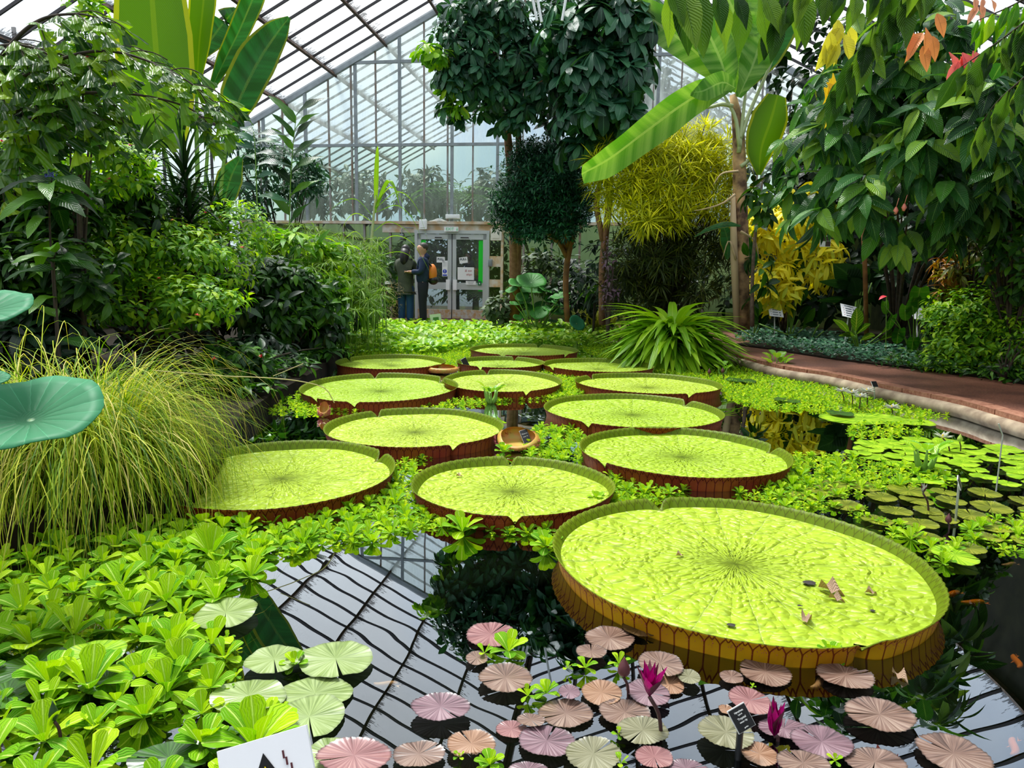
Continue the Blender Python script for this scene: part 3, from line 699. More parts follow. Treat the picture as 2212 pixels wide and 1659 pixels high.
# ================================================================ serrated and smooth lily pads
def lilymat(name, c1, c2, c3, streak=34., rough=.33):
    mt, t, out = nt(name); tc = N(t, 'TexCoord'); s = N(t, 'SeparateXYZ'); L(t, tc.outputs['Object'], s.inputs[0])
    a = mth(t, 'ARCTAN2', s.outputs[1], s.outputs[0]); r = mth(t, 'SQRT', mth(t, 'ADD', mth(t, 'POWER', s.outputs[0], 2.0), mth(t, 'POWER', s.outputs[1], 2.0)))
    oi = N(t, 'ObjectInfo')
    cv = N(t, 'CombineXYZ'); L(t, mth(t, 'MULTIPLY', mth(t, 'COSINE', a), 2.0), cv.inputs[0]); L(t, mth(t, 'MULTIPLY', mth(t, 'SINE', a), 2.0), cv.inputs[1]); L(t, mth(t, 'ADD', mth(t, 'MULTIPLY', r, 1.5), mth(t, 'MULTIPLY', oi.outputs['Random'], 50.0)), cv.inputs[2])
    nz = N(t, 'TexNoise', Scale=streak / 6, Detail=3.0); L(t, cv.outputs[0], nz.inputs['Vector'])
    n2 = N(t, 'TexNoise', Scale=8.0, Detail=2.0); L(t, tc.outputs['Object'], n2.inputs['Vector'])
    f = mth(t, 'ADD', mth(t, 'MULTIPLY', nz.outputs['Fac'], .62), mth(t, 'MULTIPLY', n2.outputs['Fac'], .38))
    c1, c2, c3 = [tuple(x * q for x in c) for c, q in ((c1, .26), (c2, .37), (c3, .47))]
    rp = ramp(t, [(.36, c1), (.5, c2), (.64, c3)], f); uv = N(t, 'UVMap'); s3 = N(t, 'SeparateXYZ'); L(t, uv.outputs[0], s3.inputs[0])
    edge = ramp(t, [(.90, (0, 0, 0)), (.985, (1, 1, 1))], s3.outputs[1]); cc_ = mixc(t, mth(t, 'MULTIPLY', edge.outputs[0], .75 if c1[0] > c1[1] else .35), rp.outputs[0], tuple(x * .25 for x in c1))
    b = N(t, 'BsdfPrincipled', Roughness=rough); L(t, cc_, b.inputs['Base Color']); b.inputs['Specular IOR Level'].default_value = .55
    sn = mth(t, 'ABSOLUTE', mth(t, 'SINE', mth(t, 'MULTIPLY', a, 15.0))); bp = N(t, 'Bump', Strength=.12, Distance=.006); L(t, mth(t, 'ADD', sn, nz.outputs['Fac']), bp.inputs['Height']); L(t, bp.outputs[0], b.inputs['Normal'])
    L(t, b.outputs[0], out.inputs[0]); return mt
LM = {
 'pink': lilymat('pink lily pad', (.40, .13, .13), (.62, .27, .27), (.75, .42, .38)),
 'mauve': lilymat('mauve lily pad', (.20, .10, .13), (.44, .24, .29), (.62, .42, .46)),
 'brown': lilymat('bronze lily pad', (.20, .10, .07), (.46, .27, .20), (.62, .44, .34)),
 'orange': lilymat('orange lily pad', (.42, .17, .07), (.68, .36, .20), (.80, .52, .36)),
 'olive': lilymat('olive lily pad', (.22, .22, .08), (.46, .44, .24), (.62, .60, .40)),
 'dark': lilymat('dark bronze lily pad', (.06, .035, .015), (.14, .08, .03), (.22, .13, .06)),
 'green': lilymat('green lily pad', (.24, .70, .01), (.60, 1.1, .02), (.9, 1.3, .06)),
 'pale': lilymat('pale green lily pad', (.36, .56, .10), (.55, .74, .22), (.66, .82, .36)),
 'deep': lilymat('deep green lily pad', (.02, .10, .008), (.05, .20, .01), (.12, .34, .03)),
 'bronze': lilymat('yellow bronze lily pad', (.10, .14, .01), (.34, .42, .02), (.60, .62, .06)),
}
def lily_mesh(seed, serr=.035, wave=.012, slit=.0, bite=0, tilt=0.):
    rr = random.Random(seed); n = 96; QS = (.15, .35, .6, .82, .94, 1.0); rings = len(QS); V = [(0, 0, .004)]; F = []; U = [(0, 0)]
    sl = slit; fold = [rr.uniform(0, 6.28) for _ in range(4)]
    for j, q in enumerate(QS):
        for i in range(n + 1):
            a = sl + .05 + (2 * PI - .10) * i / n
            r = q * (1 + .025 * math.sin(2 * a + seed) + .012 * math.sin(5 * a + fold[0]))
            if j == rings - 1: r *= 1 - serr * (i % 3 == 1) - serr * .5 * (i % 3 == 2)
            if i in (0, n): r *= .985
            if bite and abs(((a - bite + PI) % (2 * PI)) - PI) < .5: r *= min(1, .62 + .2 * rr.random() + (1 - q) * .5)
            z = .004 + (wave * math.sin(a * 3 + fold[1]) * q * q + wave * .5 * math.sin(a * 8 + fold[2]) * q ** 3) + (.003 * q ** 6 if serr > .02 else 0)
            V.append((r * math.cos(a), r * math.sin(a), max(z, .001))); U.append((0, q))
    m_ = n + 1
    for i in range(n):
        F.append((0, 1 + i, 2 + i))
        for j in range(rings - 1): b = 1 + j * m_; F.append((b + i, b + m_ + i, b + m_ + i + 1, b + i + 1))
    return V, F, U
lily_cache = {}
def lily(px, py, w_, h_, kind, label, group=None, z=.006, seed=None, bite=0, slit=None, serr=None, name='lily_pad'):
    seed = seed if seed is not None else int(px * 7 + py) % 997; rr = random.Random(seed)
    c = P(px, py, z); rx = w_ / 2 * (c - CAMLOC).dot(FW) / FPX
    pb, pf = P(px, py - h_ / 2, z), P(px, py + h_ / 2, z); ry = (pb - pf).length / 2; ry = min(max(ry, rx * .6), rx * 1.35)
    if slit is None: slit = rr.uniform(0, 2 * PI)
    if serr is None: serr = .045 if kind in ('pink', 'mauve', 'brown', 'orange', 'olive', 'dark', 'bronze') else .012
    V, F, U = lily_mesh(seed, serr, .0035 if serr > .02 else .006, slit, bite)
    V = np.array(V); V[:, 0] *= rx; V[:, 1] *= ry; V[:, 2] *= max(.3, min(1.0, rx / .13))
    o = obj(name, V, F, LM[kind], smooth=True, uv=U); o.location = (c.x, c.y, z); o.rotation_euler = (rr.uniform(-.015, .015), rr.uniform(-.015, .015), 0)
    return tag(o, label, 'lily pad', group)
Q = [  # px, py, w, h, kind, label
 (1060, 1372, 110, 56, 'pink', 'pink lily pad left of the lettuce rosette, farthest left of the pink ones'),
 (1030, 1422, 48, 32, 'brown', 'small tan lily pad just below the far left pink pad'),
 (1092, 1465, 122, 62, 'brown', 'brownish pink lily pad directly below the large lettuce rosette'),
 (952, 1528, 130, 62, 'mauve', 'lone mauve lily pad floating on the roof reflection'),
 (1317, 1380, 108, 52, 'brown', 'pale brown lily pad below the left edge of the largest giant pad'),
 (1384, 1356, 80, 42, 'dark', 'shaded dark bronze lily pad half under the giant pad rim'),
 (1277, 1408, 68, 32, 'brown', 'small brown lily pad left of the rosette pair above the flower bud'),
 (1427, 1435, 100, 54, 'brown', 'grey brown lily pad behind the open magenta flower'),
 (1448, 1478, 60, 80, 'orange', 'pale orange lily pad behind the magenta flower at its right'),
 (1300, 1497, 92, 54, 'orange', 'orange lily pad with a tiny yellow spot at its centre'),
 (1400, 1497, 96, 58, 'mauve', 'mauve lily pad under the open magenta flower'),
 (1230, 1495, 48, 32, 'mauve', 'small grey lily pad right of the middle lettuce rosette'),
 (1222, 1542, 122, 62, 'brown', 'even brown lily pad in front of the middle rosette pair'),
 (1350, 1540, 116, 58, 'brown', 'orange brown lily pad left of the magenta flower stalk'),
 (1388, 1579, 112, 62, 'olive', 'greenish grey lily pad at the foot of the magenta flower stalk'),
 (1147, 1556, 62, 30, 'brown', 'small tan lily pad overlapping a pink one at lower centre'),
 (1105, 1576, 72, 38, 'pink', 'small pink lily pad overlapped by a tan one at lower centre'),
 (1181, 1602, 126, 70, 'mauve', 'mauve lily pad with a nibbled brown hole near its middle'),
 (1282, 1630, 126, 74, 'olive', 'large greenish brown lily pad at the bottom centre'),
 (1413, 1636, 82, 52, 'pink', 'dark pink split lily pad at the bottom right of centre'),
 (1140, 1665, 90, 36, 'mauve', 'grey lily pad cut off by the bottom edge of the picture'),
 (905, 1630, 116, 58, 'brown', 'tan lily pad right of the big salmon pad'),
 (1018, 1608, 110, 62, 'orange', 'torn reddish brown lily pad with a dark gap in its front'),
 (765, 1634, 170, 76, 'pink', 'big salmon pink lily pad right of the warning sign'),
 (1653, 1453, 110, 60, 'brown', 'brown lily pad below the front notch of the largest giant pad'),
 (1580, 1463, 52, 28, 'brown', 'small brown lily pad left of the larger brown one'),
 (1488, 1462, 50, 32, 'olive', 'small round green lily pad right of the magenta flower'),
 (1620, 1514, 90, 58, 'pink', 'dusky pink lily pad behind the black plant label'),
 (1568, 1533, 32, 20, 'orange', 'tiny peach lily leaf left of the black plant label'),
 (1826, 1460, 118, 56, 'brown', 'bitten lily pad in front of the single green rosette'),
 (1900, 1545, 146, 68, 'brown', 'striped brown lily pad alone at right'),
 (1568, 1583, 122, 68, 'olive', 'cream green lily pad at the foot of the black plant label'),
 (1693, 1575, 112, 44, 'mauve', 'mauve lily pad partly behind the closed magenta flower'),
 (1775, 1604, 130, 68, 'mauve', 'mauve lily pad right of the closed magenta flower'),
 (1640, 1629, 82, 50, 'orange', 'small orange brown lily pad right of the label post'),
 (1735, 1650, 118, 54, 'brown', 'brown lily pad at the bottom edge below the closed flower'),
 (1890, 1647, 132, 56, 'brown', 'brown lily pad with a duckweed cluster at its left, bottom edge'),
 (2060, 1630, 150, 78, 'brown', 'rightmost brown lily pad at the bottom right'),
 (1482, 1662, 100, 34, 'mauve', 'grey lily pad cut off at the bottom edge left of the label post'),
 (488, 1325, 128, 64, 'pale', 'light green lily pad at the edge of the roof reflection'),
 (402, 1370, 122, 64, 'green', 'green lily pad with brown torn middle beside large rosettes'),
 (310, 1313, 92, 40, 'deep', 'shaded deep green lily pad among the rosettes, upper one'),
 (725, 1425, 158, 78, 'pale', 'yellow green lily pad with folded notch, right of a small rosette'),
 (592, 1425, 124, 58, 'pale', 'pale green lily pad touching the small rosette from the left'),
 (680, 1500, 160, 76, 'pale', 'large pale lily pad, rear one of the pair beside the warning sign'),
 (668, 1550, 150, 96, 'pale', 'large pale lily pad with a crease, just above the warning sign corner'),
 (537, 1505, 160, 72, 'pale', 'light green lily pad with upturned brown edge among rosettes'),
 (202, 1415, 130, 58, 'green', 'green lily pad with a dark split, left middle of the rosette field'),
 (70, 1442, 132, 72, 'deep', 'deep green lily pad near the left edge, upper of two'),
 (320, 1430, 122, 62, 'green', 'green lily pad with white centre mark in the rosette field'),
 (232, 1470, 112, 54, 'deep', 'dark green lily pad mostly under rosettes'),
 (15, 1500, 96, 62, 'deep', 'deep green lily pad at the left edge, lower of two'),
 (712, 1628, 100, 70, 'pale', 'pale green lily pad tucked behind the big salmon pad'),
 (545, 1590, 150, 60, 'deep', 'dark green lily pad behind the top of the warning sign'),
 (365, 1640, 170, 70, 'deep', 'dark folded lily leaf at the bottom left under rosettes'),
]
for i, (px, py, w_, h_, kd, lb) in enumerate(Q):
    lily(px, py, w_, h_, kd, lb, z=.005 + .006 * (i % 4), bite=(.9 if 'bitten' in lb else -1.4 if 'torn reddish' in lb else 0), slit={'pale': -1.2}.get(kd))
def inpoly(x, y, poly):
    x = np.asarray(x); y = np.asarray(y); r = np.zeros(len(x), bool); n = len(poly)
    for i in range(n):
        x1, y1 = poly[i]; x2, y2 = poly[(i + 1) % n]
        c = ((y1 > y) != (y2 > y)) & (x < (x2 - x1) * (y - y1) / (y2 - y1 + 1e-12) + x1); r ^= c
    return r
def scatter_poly(poly, n_try, mind, avoid=True, z=.0, k=.97):
    """poisson-like scatter on the water inside a region outlined in picture coordinates"""
    C = np.array([tuple(P(x, y, z)) for x, y in poly]); lo, hi = C[:, :2].min(0), C[:, :2].max(0)
    pts = rng.uniform(lo, hi, (n_try, 2)); A = np.column_stack([pts, np.full(n_try, z)]); X, Y, w_ = projn(A); ok = inpoly(X, Y, poly) & (w_ > .1)
    if avoid:
        for cx, cy, rx, ry in PADC: ok &= ((pts[:, 0] - cx) / (rx * k + .01)) ** 2 + ((pts[:, 1] - cy) / (ry * k + .01)) ** 2 > 1
    pts = pts[ok]; out = []; grid = {}
    for p in pts:
        m_ = mind(p) if callable(mind) else mind; g = (int(p[0] / .12), int(p[1] / .12)); bad = False
        for a in (-1, 0, 1):
            for b in (-1, 0, 1):
                for q in grid.get((g[0] + a, g[1] + b), ()):
                    if (q[0] - p[0]) ** 2 + (q[1] - p[1]) ** 2 < m_ * m_: bad = True; break
        if not bad: out.append(p); grid.setdefault(g, []).append(p)
    return np.array(out)
# flat green pads at right
reg = [(1840, 985), (1860, 955), (2010, 948), (2212, 975), (2250, 985), (2250, 1050), (2150, 1045), (2000, 1040), (1950, 1010)]
for p in scatter_poly(reg, 1500, .15):
    x, y = proj((p[0], p[1], 0)); wv = rng.uniform(50, 84); lily(x, y, wv, wv * .2, 'green', 'flat bright green lily pad in the raft around the white flower', 'green pads at the right', z=.004 + .01 * rng.random(), seed=int(rng.integers(999)))
reg = [(1690, 1075), (1760, 1045), (1900, 1050), (2060, 1058), (2250, 1075), (2250, 1200), (2120, 1180), (2060, 1215), (1980, 1150), (1850, 1120)]
for p in scatter_poly(reg, 1500, .165):
    x, y = proj((p[0], p[1], 0)); wv = rng.uniform(48, 84); lily(x, y, wv, wv * .3, 'bronze', 'olive bronze lily pad in the raft behind the largest giant pad', 'bronze pads at the right', z=.004 + .008 * rng.random(), seed=int(rng.integers(999)))
lily(2062, 1200, 85, 36, 'green', 'yellow green lily pad at the right rim of the largest giant pad', z=.02)
lily(1865, 905, 180, 22, 'green', 'long yellow green lily pad under the lettuce, near the dark gap', z=.01); lily(1960, 912, 110, 16, 'green', 'flat green pad below the starry white flower', z=.012)
for (px, py, w_, h_, lb) in ((1805, 818, 40, 18, 'upturned brownish lily leaf edge among far lettuce'), (1815, 893, 50, 22, 'dark green lily leaf poking through the lettuce near the small flowers'), (1700, 865, 50, 12, 'dark green pad in the far lettuce field, left part'), (1600, 822, 60, 12, 'dark green pad right of the golden giant pad')):
    lily(px, py, w_, h_, 'deep', lb, z=.03)

# ================================================================ water lettuce
M_let = leafmat('water lettuce', [(.08, .30, .003), (.24, .52, .004), (.44, .68, .006), (.68, .84, .012)], rough=.5, transl=.30, vein=(.70, .88, .22), nribs=7., veinamt=.4, long=True, bump=.5, spec=.25, tcol=(1.3, 1.3, .3), dk=.95)
def rosette(seed, nl=11, open_=.8):
    rr = np.random.default_rng(seed); parts = []
    for i in range(nl):
        q = i / nl; a = i * 2.4 + rr.uniform(-.3, .3); el = (1.05 - .95 * q * open_) * PI / 2 * .72 + rr.uniform(-.08, .08)
        if q > .7: el = rr.uniform(.02, .22)
        ln = .55 + .45 * math.sin(PI * min(1, .25 + q * .6)); 
        tp = leaf_tpl(4, 'fan', .58 * rr.uniform(.85, 1.15), .16, .30 - .25 * (q < .25), 0.)
        d = np.array([[math.cos(a) * math.cos(el), math.sin(a) * math.cos(el), math.sin(el)]]); up = np.array([[-math.cos(a) * math.sin(el), -math.sin(a) * math.sin(el), math.cos(el)]])
        parts.append(inst(tp, np.array([[math.cos(a) * .04, math.sin(a) * .04, .02]]), d, up, ln))
    return merge(parts)
ROS = [rosette(s, n, o) for s, n, o in ((1, 12, .9), (2, 11, 1.0), (3, 10, .8), (4, 13, .95), (5, 9, 1.05), (6, 8, 1.1))]
SMALL = [rosette(20 + s, n, 1.15) for s, n in enumerate((5, 6, 7))]
ROSM = [make_mesh('water_lettuce', *r[:2], M_let, uv=r[2], smooth=True) for r in ROS]; SMM = [make_mesh('water_lettuce', *r[:2], M_let, uv=r[2], smooth=True) for r in SMALL]
def lettuce(x, y, r, label, group, small=False, z=0.0):
    ms = SMM if small else ROSM; o = bpy.data.objects.new('water_lettuce', ms[int(rng.integers(len(ms)))]); COL.objects.link(o)
    o.location = (x, y, z); o.rotation_euler = (rng.uniform(-.12, .12), rng.uniform(-.12, .12), rng.uniform(0, 6.28)); o.scale = (r, r, r * rng.uniform(.85, 1.15)); tag(o, label, 'water lettuce', group); return o
ONE = [(1098, 1402, 88, 'large bright rosette over the two brownish pink pads', 0), (1046, 1412, 44, 'small rosette at the left of the large bright rosette', 1), (1180, 1498, 60, 'middle rosette right of a brownish pink pad', 0), (1140, 1505, 46, 'small rosette left of the middle rosette', 1),
 (1264, 1443, 54, 'upright rosette left of the dark flower bud', 0), (1336, 1434, 50, 'rosette touching the dark flower bud from behind', 1), (1225, 1447, 30, 'tiny flat rosette left of the upright one', 1), (1335, 1592, 32, 'tiny rosette left of the greenish grey pad', 1), (1796, 1415, 70, 'single green rosette below the front of the largest giant pad', 0),
 (637, 1436, 62, 'lone rosette between two pale green pads', 0), (1340, 1652, 42, 'rosette at the bottom edge on the greenish brown pad', 1), (1058, 1652, 66, 'yellow green rosette at the bottom edge by the torn pad', 0), (992, 1640, 30, 'tiny rosette at the gap of the torn pad', 1), (1803, 1648, 36, 'tiny duckweed-like cluster at the bottom edge between brown pads', 1), (1625, 1489, 18, 'tiny green fragment above the dusky pink pad', 1),
 (465, 1248, 90, 'tall rosette above the pad at the reflection edge', 0), (1088, 975, 44, 'rosette at the left of the small orange young pad', 0), (1000, 1140, 96, 'largest rosette of the band below the centre giant pad', 0), (1180, 1175, 80, 'rosette left of the largest giant pad', 0), (1290, 1078, 46, 'upright leaf rosette wedged between the centre and the largest giant pads', 0)]
for px, py, wp, lb, sm in ONE:
    c = P(px, py + wp * .15, 0); r = wp / 2 * (c - CAMLOC).dot(FW) / FPX; lettuce(c.x, c.y, r * 1.1, lb + ', lime water lettuce', None, bool(sm), .012)
FIELDS = [
 ('lower left field', [(-120, 1195), (60, 1180), (220, 1165), (400, 1120), (520, 1112), (560, 1190), (540, 1260), (500, 1290), (420, 1320), (500, 1400), (470, 1470), (500, 1600), (600, 1540), (640, 1600), (560, 1700), (-120, 1750)], 2600, .10, (.055, .105), 'lime water lettuce rosette in the dense field at the lower left', 'water lettuce, lower left field', None),
 ('front band', [(380, 1120), (560, 1105), (700, 1095), (840, 1055), (900, 1075), (960, 1105), (1060, 1130), (1200, 1128), (1215, 1180), (1130, 1160), (1050, 1150), (960, 1140), (870, 1150), (800, 1180), (680, 1190), (560, 1215), (400, 1210)], 1500, .068, (.035, .062), 'lime water lettuce rosette in the band below the front left giant pads', 'water lettuce, front band', None),
 ('channel', [(845, 965), (900, 950), (935, 985), (900, 1010), (890, 1075), (850, 1070), (860, 1010)], 220, .075, (.03, .05), 'water lettuce rosette in the channel left of the centre giant pad', 'water lettuce, left channel', None),
 ('mid gap', [(1155, 925), (1200, 920), (1262, 935), (1275, 985), (1240, 1000), (1180, 985), (1130, 990)], 260, .08, (.035, .06), 'water lettuce rosette in the gap right of the young orange pad', 'water lettuce, middle gap', None),
 ('behind big', [(1320, 1025), (1400, 1040), (1540, 1045), (1480, 1065), (1400, 1090), (1330, 1100), (1295, 1090)], 300, .075, (.035, .055), 'water lettuce rosette directly behind the largest giant pad', 'water lettuce behind the largest pad', None),
 ('right mid', [(1590, 1048), (1710, 985), (1800, 985), (1900, 1000), (2010, 1010), (2060, 1040), (1900, 1060), (1800, 1075), (1720, 1110), (1650, 1080), (1560, 1060)], 1300, .068, (.03, .055), 'water lettuce rosette right of the middle giant pads', 'water lettuce, right middle', None),
 ('right rim', [(1700, 1085), (1850, 1100), (1990, 1150), (2060, 1180), (2110, 1130), (2250, 1110), (2250, 1190), (2100, 1190), (2035, 1222), (1960, 1170), (1850, 1110), (1740, 1095)], 480, .085, (.035, .06), 'water lettuce rosette at the rear right rim of the largest pad', 'water lettuce, right rim', None),
]
FARF = [
 ([(1410, 795), (1560, 790), (1690, 800), (1850, 828), (2000, 862), (2090, 895), (1980, 905), (1880, 900), (1840, 895), (1700, 885), (1640, 880), (1570, 860), (1550, 830), (1420, 805)], 16000, .058, (.03, .05)),
 ([(1840, 915), (1990, 915), (1990, 940), (1850, 945), (1830, 930)], 500, .07, (.03, .05)),
 ([(520, 880), (640, 858), (780, 876), (1000, 862), (1090, 858), (1190, 842), (1250, 815), (1260, 838), (1200, 862), (1080, 868), (960, 886), (800, 890), (640, 895), (520, 890)], 5000, .058, (.03, .048)),
 ([(1140, 850), (1190, 815), (1250, 812), (1262, 850), (1190, 862)], 2200, .055, (.03, .045)),
 ([(930, 800), (990, 790), (1180, 800), (1240, 815), (1200, 812), (1000, 800)], 1500, .055, (.03, .045)),
 ([(950, 795), (960, 770), (1020, 762), (1000, 785)], 700, .055, (.03, .045)),
 ([(760, 765), (1020, 752), (1000, 770), (960, 778), (770, 768)], 4500, .06, (.03, .05)),
 ([(1250, 750), (1330, 742), (1400, 775), (1420, 800), (1300, 775)], 2500, .06, (.03, .05)),
 ([(560, 850), (640, 825), (660, 845), (600, 870)], 300, .06, (.03, .05)),
]
allf = []
for nm, poly, nt_, md, rr_, lb, gp, _x in FIELDS:
    for p in scatter_poly(poly, nt_ * 3, md):
        pxx, pyy = proj((p[0], p[1], 0))
        if any(((pxx - a_[0]) / (a_[2] * .42)) ** 2 + ((pyy - a_[1]) / (a_[3] * .42)) ** 2 < 1 for a_ in Q): continue
        r = rng.uniform(*rr_) * (1.2 if rng.random() < .2 else 1.0); dist = math.hypot(p[0], p[1]); allf.append((r / dist, p[0], p[1], r, lb, gp))
        for _ in range(2):
            allf.append((.018 / dist * .3, p[0] + rng.uniform(-.06, .06), p[1] + rng.uniform(-.06, .06), rng.uniform(.018, .03), None, None))
allf.sort(key=lambda a: -a[0])
nind = 0; rest = []
for a in allf:
    if a[4] and nind < 278: lettuce(a[1], a[2], a[3] * 1.05, a[4], a[5]); nind += 1
    else: rest.append(a[1:4])
for poly, nt_, md, rr_ in FARF:
    for p in scatter_poly(poly, nt_, md): rest.append((p[0], p[1], rng.uniform(*rr_)))
rest = np.array(rest); parts = []
hasr = [ROS[i] for i in range(6)] + SMALL
ids = np.where(rest[:, 2] < .031, rng.integers(6, 9, len(rest)), rng.integers(0, 9, len(rest)))
for i, tpl in enumerate(hasr):
    q = rest[ids == i]
    if len(q):
        ang = rng.uniform(0, 6.28, len(q)); d = np.column_stack([np.cos(ang), np.sin(ang), rng.uniform(-.08, .08, len(q))]); parts.append(inst(tpl, np.column_stack([q[:, 0], q[:, 1], np.full(len(q), .002)]), d, np.tile([[0, 0, 1.]], (len(q), 1)), q[:, 2]))
o = fobj('water_lettuce_raft', merge(parts), M_let); tag(o, 'mass of small lime water lettuce filling the far gaps between all pads', 'water lettuce', kind='stuff')
print('lettuce', nind, len(rest))

# water hyacinths: glossy leaves on upright stalks along the far end
M_hya = leafmat('water hyacinth', [(.10, .34, .01), (.24, .52, .02), (.42, .68, .04), (.55, .76, .10)], rough=.3, transl=.3, vein=(.5, .7, .2), nribs=8., veinamt=.25, spec=.7, dk=.85)
M_stalk = plain('green stalk', (.18, .36, .04), .5)
p = scatter_poly([(745, 725), (790, 715), (940, 717), (1100, 719), (1240, 721), (1330, 728), (1340, 745), (1240, 752), (1010, 752), (950, 766), (760, 765), (640, 790), (620, 770), (740, 745)], 26000, .085)
base = np.column_stack([p, np.zeros(len(p))]); base = np.repeat(base, 3, 0) + rng.uniform(-.05, .05, (len(p) * 3, 3)) * [1, 1, 0]
hgt = rng.uniform(.06, .26, len(base)) * (.35 + .65 * np.clip((base[:, 1] - 9.5) / 4, 0, 1)); top = base + np.column_stack([rng.normal(0, .03, len(base)), rng.normal(0, .03, len(base)), hgt])
ang = rng.uniform(0, 6.28, len(base)); d = np.column_stack([np.cos(ang), np.sin(ang), rng.uniform(-.1, 1.2, len(base))])
lv = inst(leaf_tpl(4, 'round', .85, .2, .15), top, d, np.column_stack([-np.cos(ang) * .6, -np.sin(ang) * .6, np.ones(len(base))]), rng.uniform(.08, .13, len(base)))
st = inst(leaf_tpl(1, 'strap', .05, 0, 0), base, top - base, np.tile([[0, -1., 0]], (len(base), 1)), hgt * 1.05, wsc=.12 / np.maximum(hgt, .05))
o = fobj('water_hyacinths', merge([lv, st]), M_hya); tag(o, 'bed of glossy water hyacinths across the far end of the pond', 'water hyacinth', kind='stuff')
def hya_plant(px, py, s, label, n=8):
    c = P(px, py, 0); e = empty('water_hyacinth', c, 0, label, 'water hyacinth'); tp = []; bs = []
    for i in range(n):
        a = i * 2.4; h = s * rng.uniform(.5, 1.0); tp.append((math.cos(a) * s * .4, math.sin(a) * s * .4, h)); bs.append((math.cos(a) * .02, math.sin(a) * .02, 0))
    tp = np.array(tp); d = np.column_stack([tp[:, :2], np.full(n, s * .5)])
    fobj('foliage', inst(leaf_tpl(5, 'round', .8, .2, .3), tp, d, np.tile([[0, 0, 1.]], (n, 1)), s * rng.uniform(.5, .75, n)), M_hya, e)
    k = MB()
    for b2, t2 in zip(bs, tp): k.tube(bez([b2, (t2[0] * .8, t2[1] * .8, t2[2] * .5), t2], 5), [.012, .016, .011, .007, .005], 6)
    k.build('stalks', M_stalk, e, smooth=True)
hya_plant(1678, 808, .24, 'water hyacinth standing above the lettuce below the brick path'); hya_plant(1996, 1018, .16, 'pale glossy water hyacinth in the green pad raft', 9)
hya_plant(1560, 812, .14, 'low water hyacinth right of the golden giant pad', 6); hya_plant(1060, 872, .16, 'tall lettuce-like plant in the gap before the middle far pad', 9)

# ================================================================ flowers
M_mag = leafmat('magenta petal', [(.55, .0, .20), (.75, .005, .32)], rough=.4, transl=.35, vein=(.35, 0, .12), nribs=4, veinamt=.3, tcol=(1.2, .6, 1.0)); M_magd = plain('dark sepal', (.10, .008, .03), .5); M_stem = plain('dark flower stem', (.05, .015, .015), .5)
M_wpet = leafmat('white petal', [(.85, .85, .80), (.75, .80, .65)], rough=.5, transl=.3, tcol=(1, 1, .9)); M_bud = plain('green bud', (.30, .42, .05), .5); M_budd = plain('dark red bud', (.09, .02, .025), .45); M_buddark = plain('dark green bud', (.02, .06, .015), .5); M_yel = plain('yellow stamens', (.85, .6, .03), .6)
def flower(px, py, bx, by, r, label, petals=M_mag, sepals=M_magd, open_=.35, n=14, name='lily_flower', stemm=M_stem, cat='flower', sr=.005):
    b = P(bx, by, 0); tpos = D(px, py, b.y); e = empty(name, b, 0, label, cat); q = tpos - b; k = MB()
    k.tube(bez([(0, 0, -.05), q * .5 + Vector((.008, 0, 0)), q], 8), [sr] * 8, 8); k.build('stem', stemm, e, smooth=True)
    for (nn, mat, op, sc, nm, ph) in ((n, petals, open_, 1.0, 'petals', 0), (4, sepals, open_ + .12, 1.02, 'sepals', .5)):
        a = np.arange(nn) * 2.4 + ph; o_ = (op + .35 * (np.arange(nn) / nn - .5)) * PI / 2; d = np.column_stack([np.cos(a) * np.sin(o_), np.sin(a) * np.sin(o_), np.cos(o_)])
        up = np.column_stack([-np.cos(a), -np.sin(a), np.full(nn, .3)])
        fobj(nm, inst(leaf_tpl(6, 'lance', .30, .35, -.10), np.tile([tuple(q)], (nn, 1)), d, up, r * sc), mat, e)
    if open_ > .3: k = MB(); k.tube([q, q + Vector((0, 0, r * .35))], [r * .12, r * .06], 8); k.build('stamens', M_yel, e)
def bud(px, py, bx, by, r, label, mat=M_budd, ratio=.32):
    b = P(bx, by, 0); tpos = D(px, py, b.y); e = empty('flower_bud', b, 0, label, 'flower bud'); q = tpos - b; k = MB(); k.tube(bez([(0, 0, -.05), q * .5 + Vector((.006, 0, 0)), q], 8), [.004] * 8, 8); k.build('stem', M_stem, e, smooth=True)
    k = MB(); zz = np.linspace(0, 1, 9); k.tube([q + Vector((0, 0, r * z)) for z in zz], [max(.001, r * ratio * math.sin(PI * min(1, z ** .7 * .97 + .03)) * (1 - .2 * z)) for z in zz], 10); k.build('bud', mat, e, smooth=True)
flower(1403, 1505, 1432, 1592, .090, 'open magenta water lily flower on a dark stalk', open_=.30, n=9)
flower(1672, 1590, 1676, 1600, .095, 'half closed magenta water lily flower right of the black label', open_=.12, n=9)
bud(1347, 1462, 1357, 1512, .060, 'dark red pointed bud on a stalk left of the open magenta flower')
bud(117, 1558, 130, 1600, .055, 'dark green pointed bud among the lower left rosettes', M_buddark, .22)
flower(2036, 946, 2056, 978, .075, 'white star flower on a dark stalk in the green raft', M_wpet, M_wpet, .75, 7); bud(2073, 955, 2074, 978, .06, 'pale green bud right of the white star flower', M_bud)
flower(1994, 1066, 2008, 1108, .055, 'pinkish white half open flower above the bronze pads', M_wpet, M_magd, .2, 9); bud(2048, 1130, 2049, 1142, .05, 'small reddish bud beside the bent silver label', M_budd)
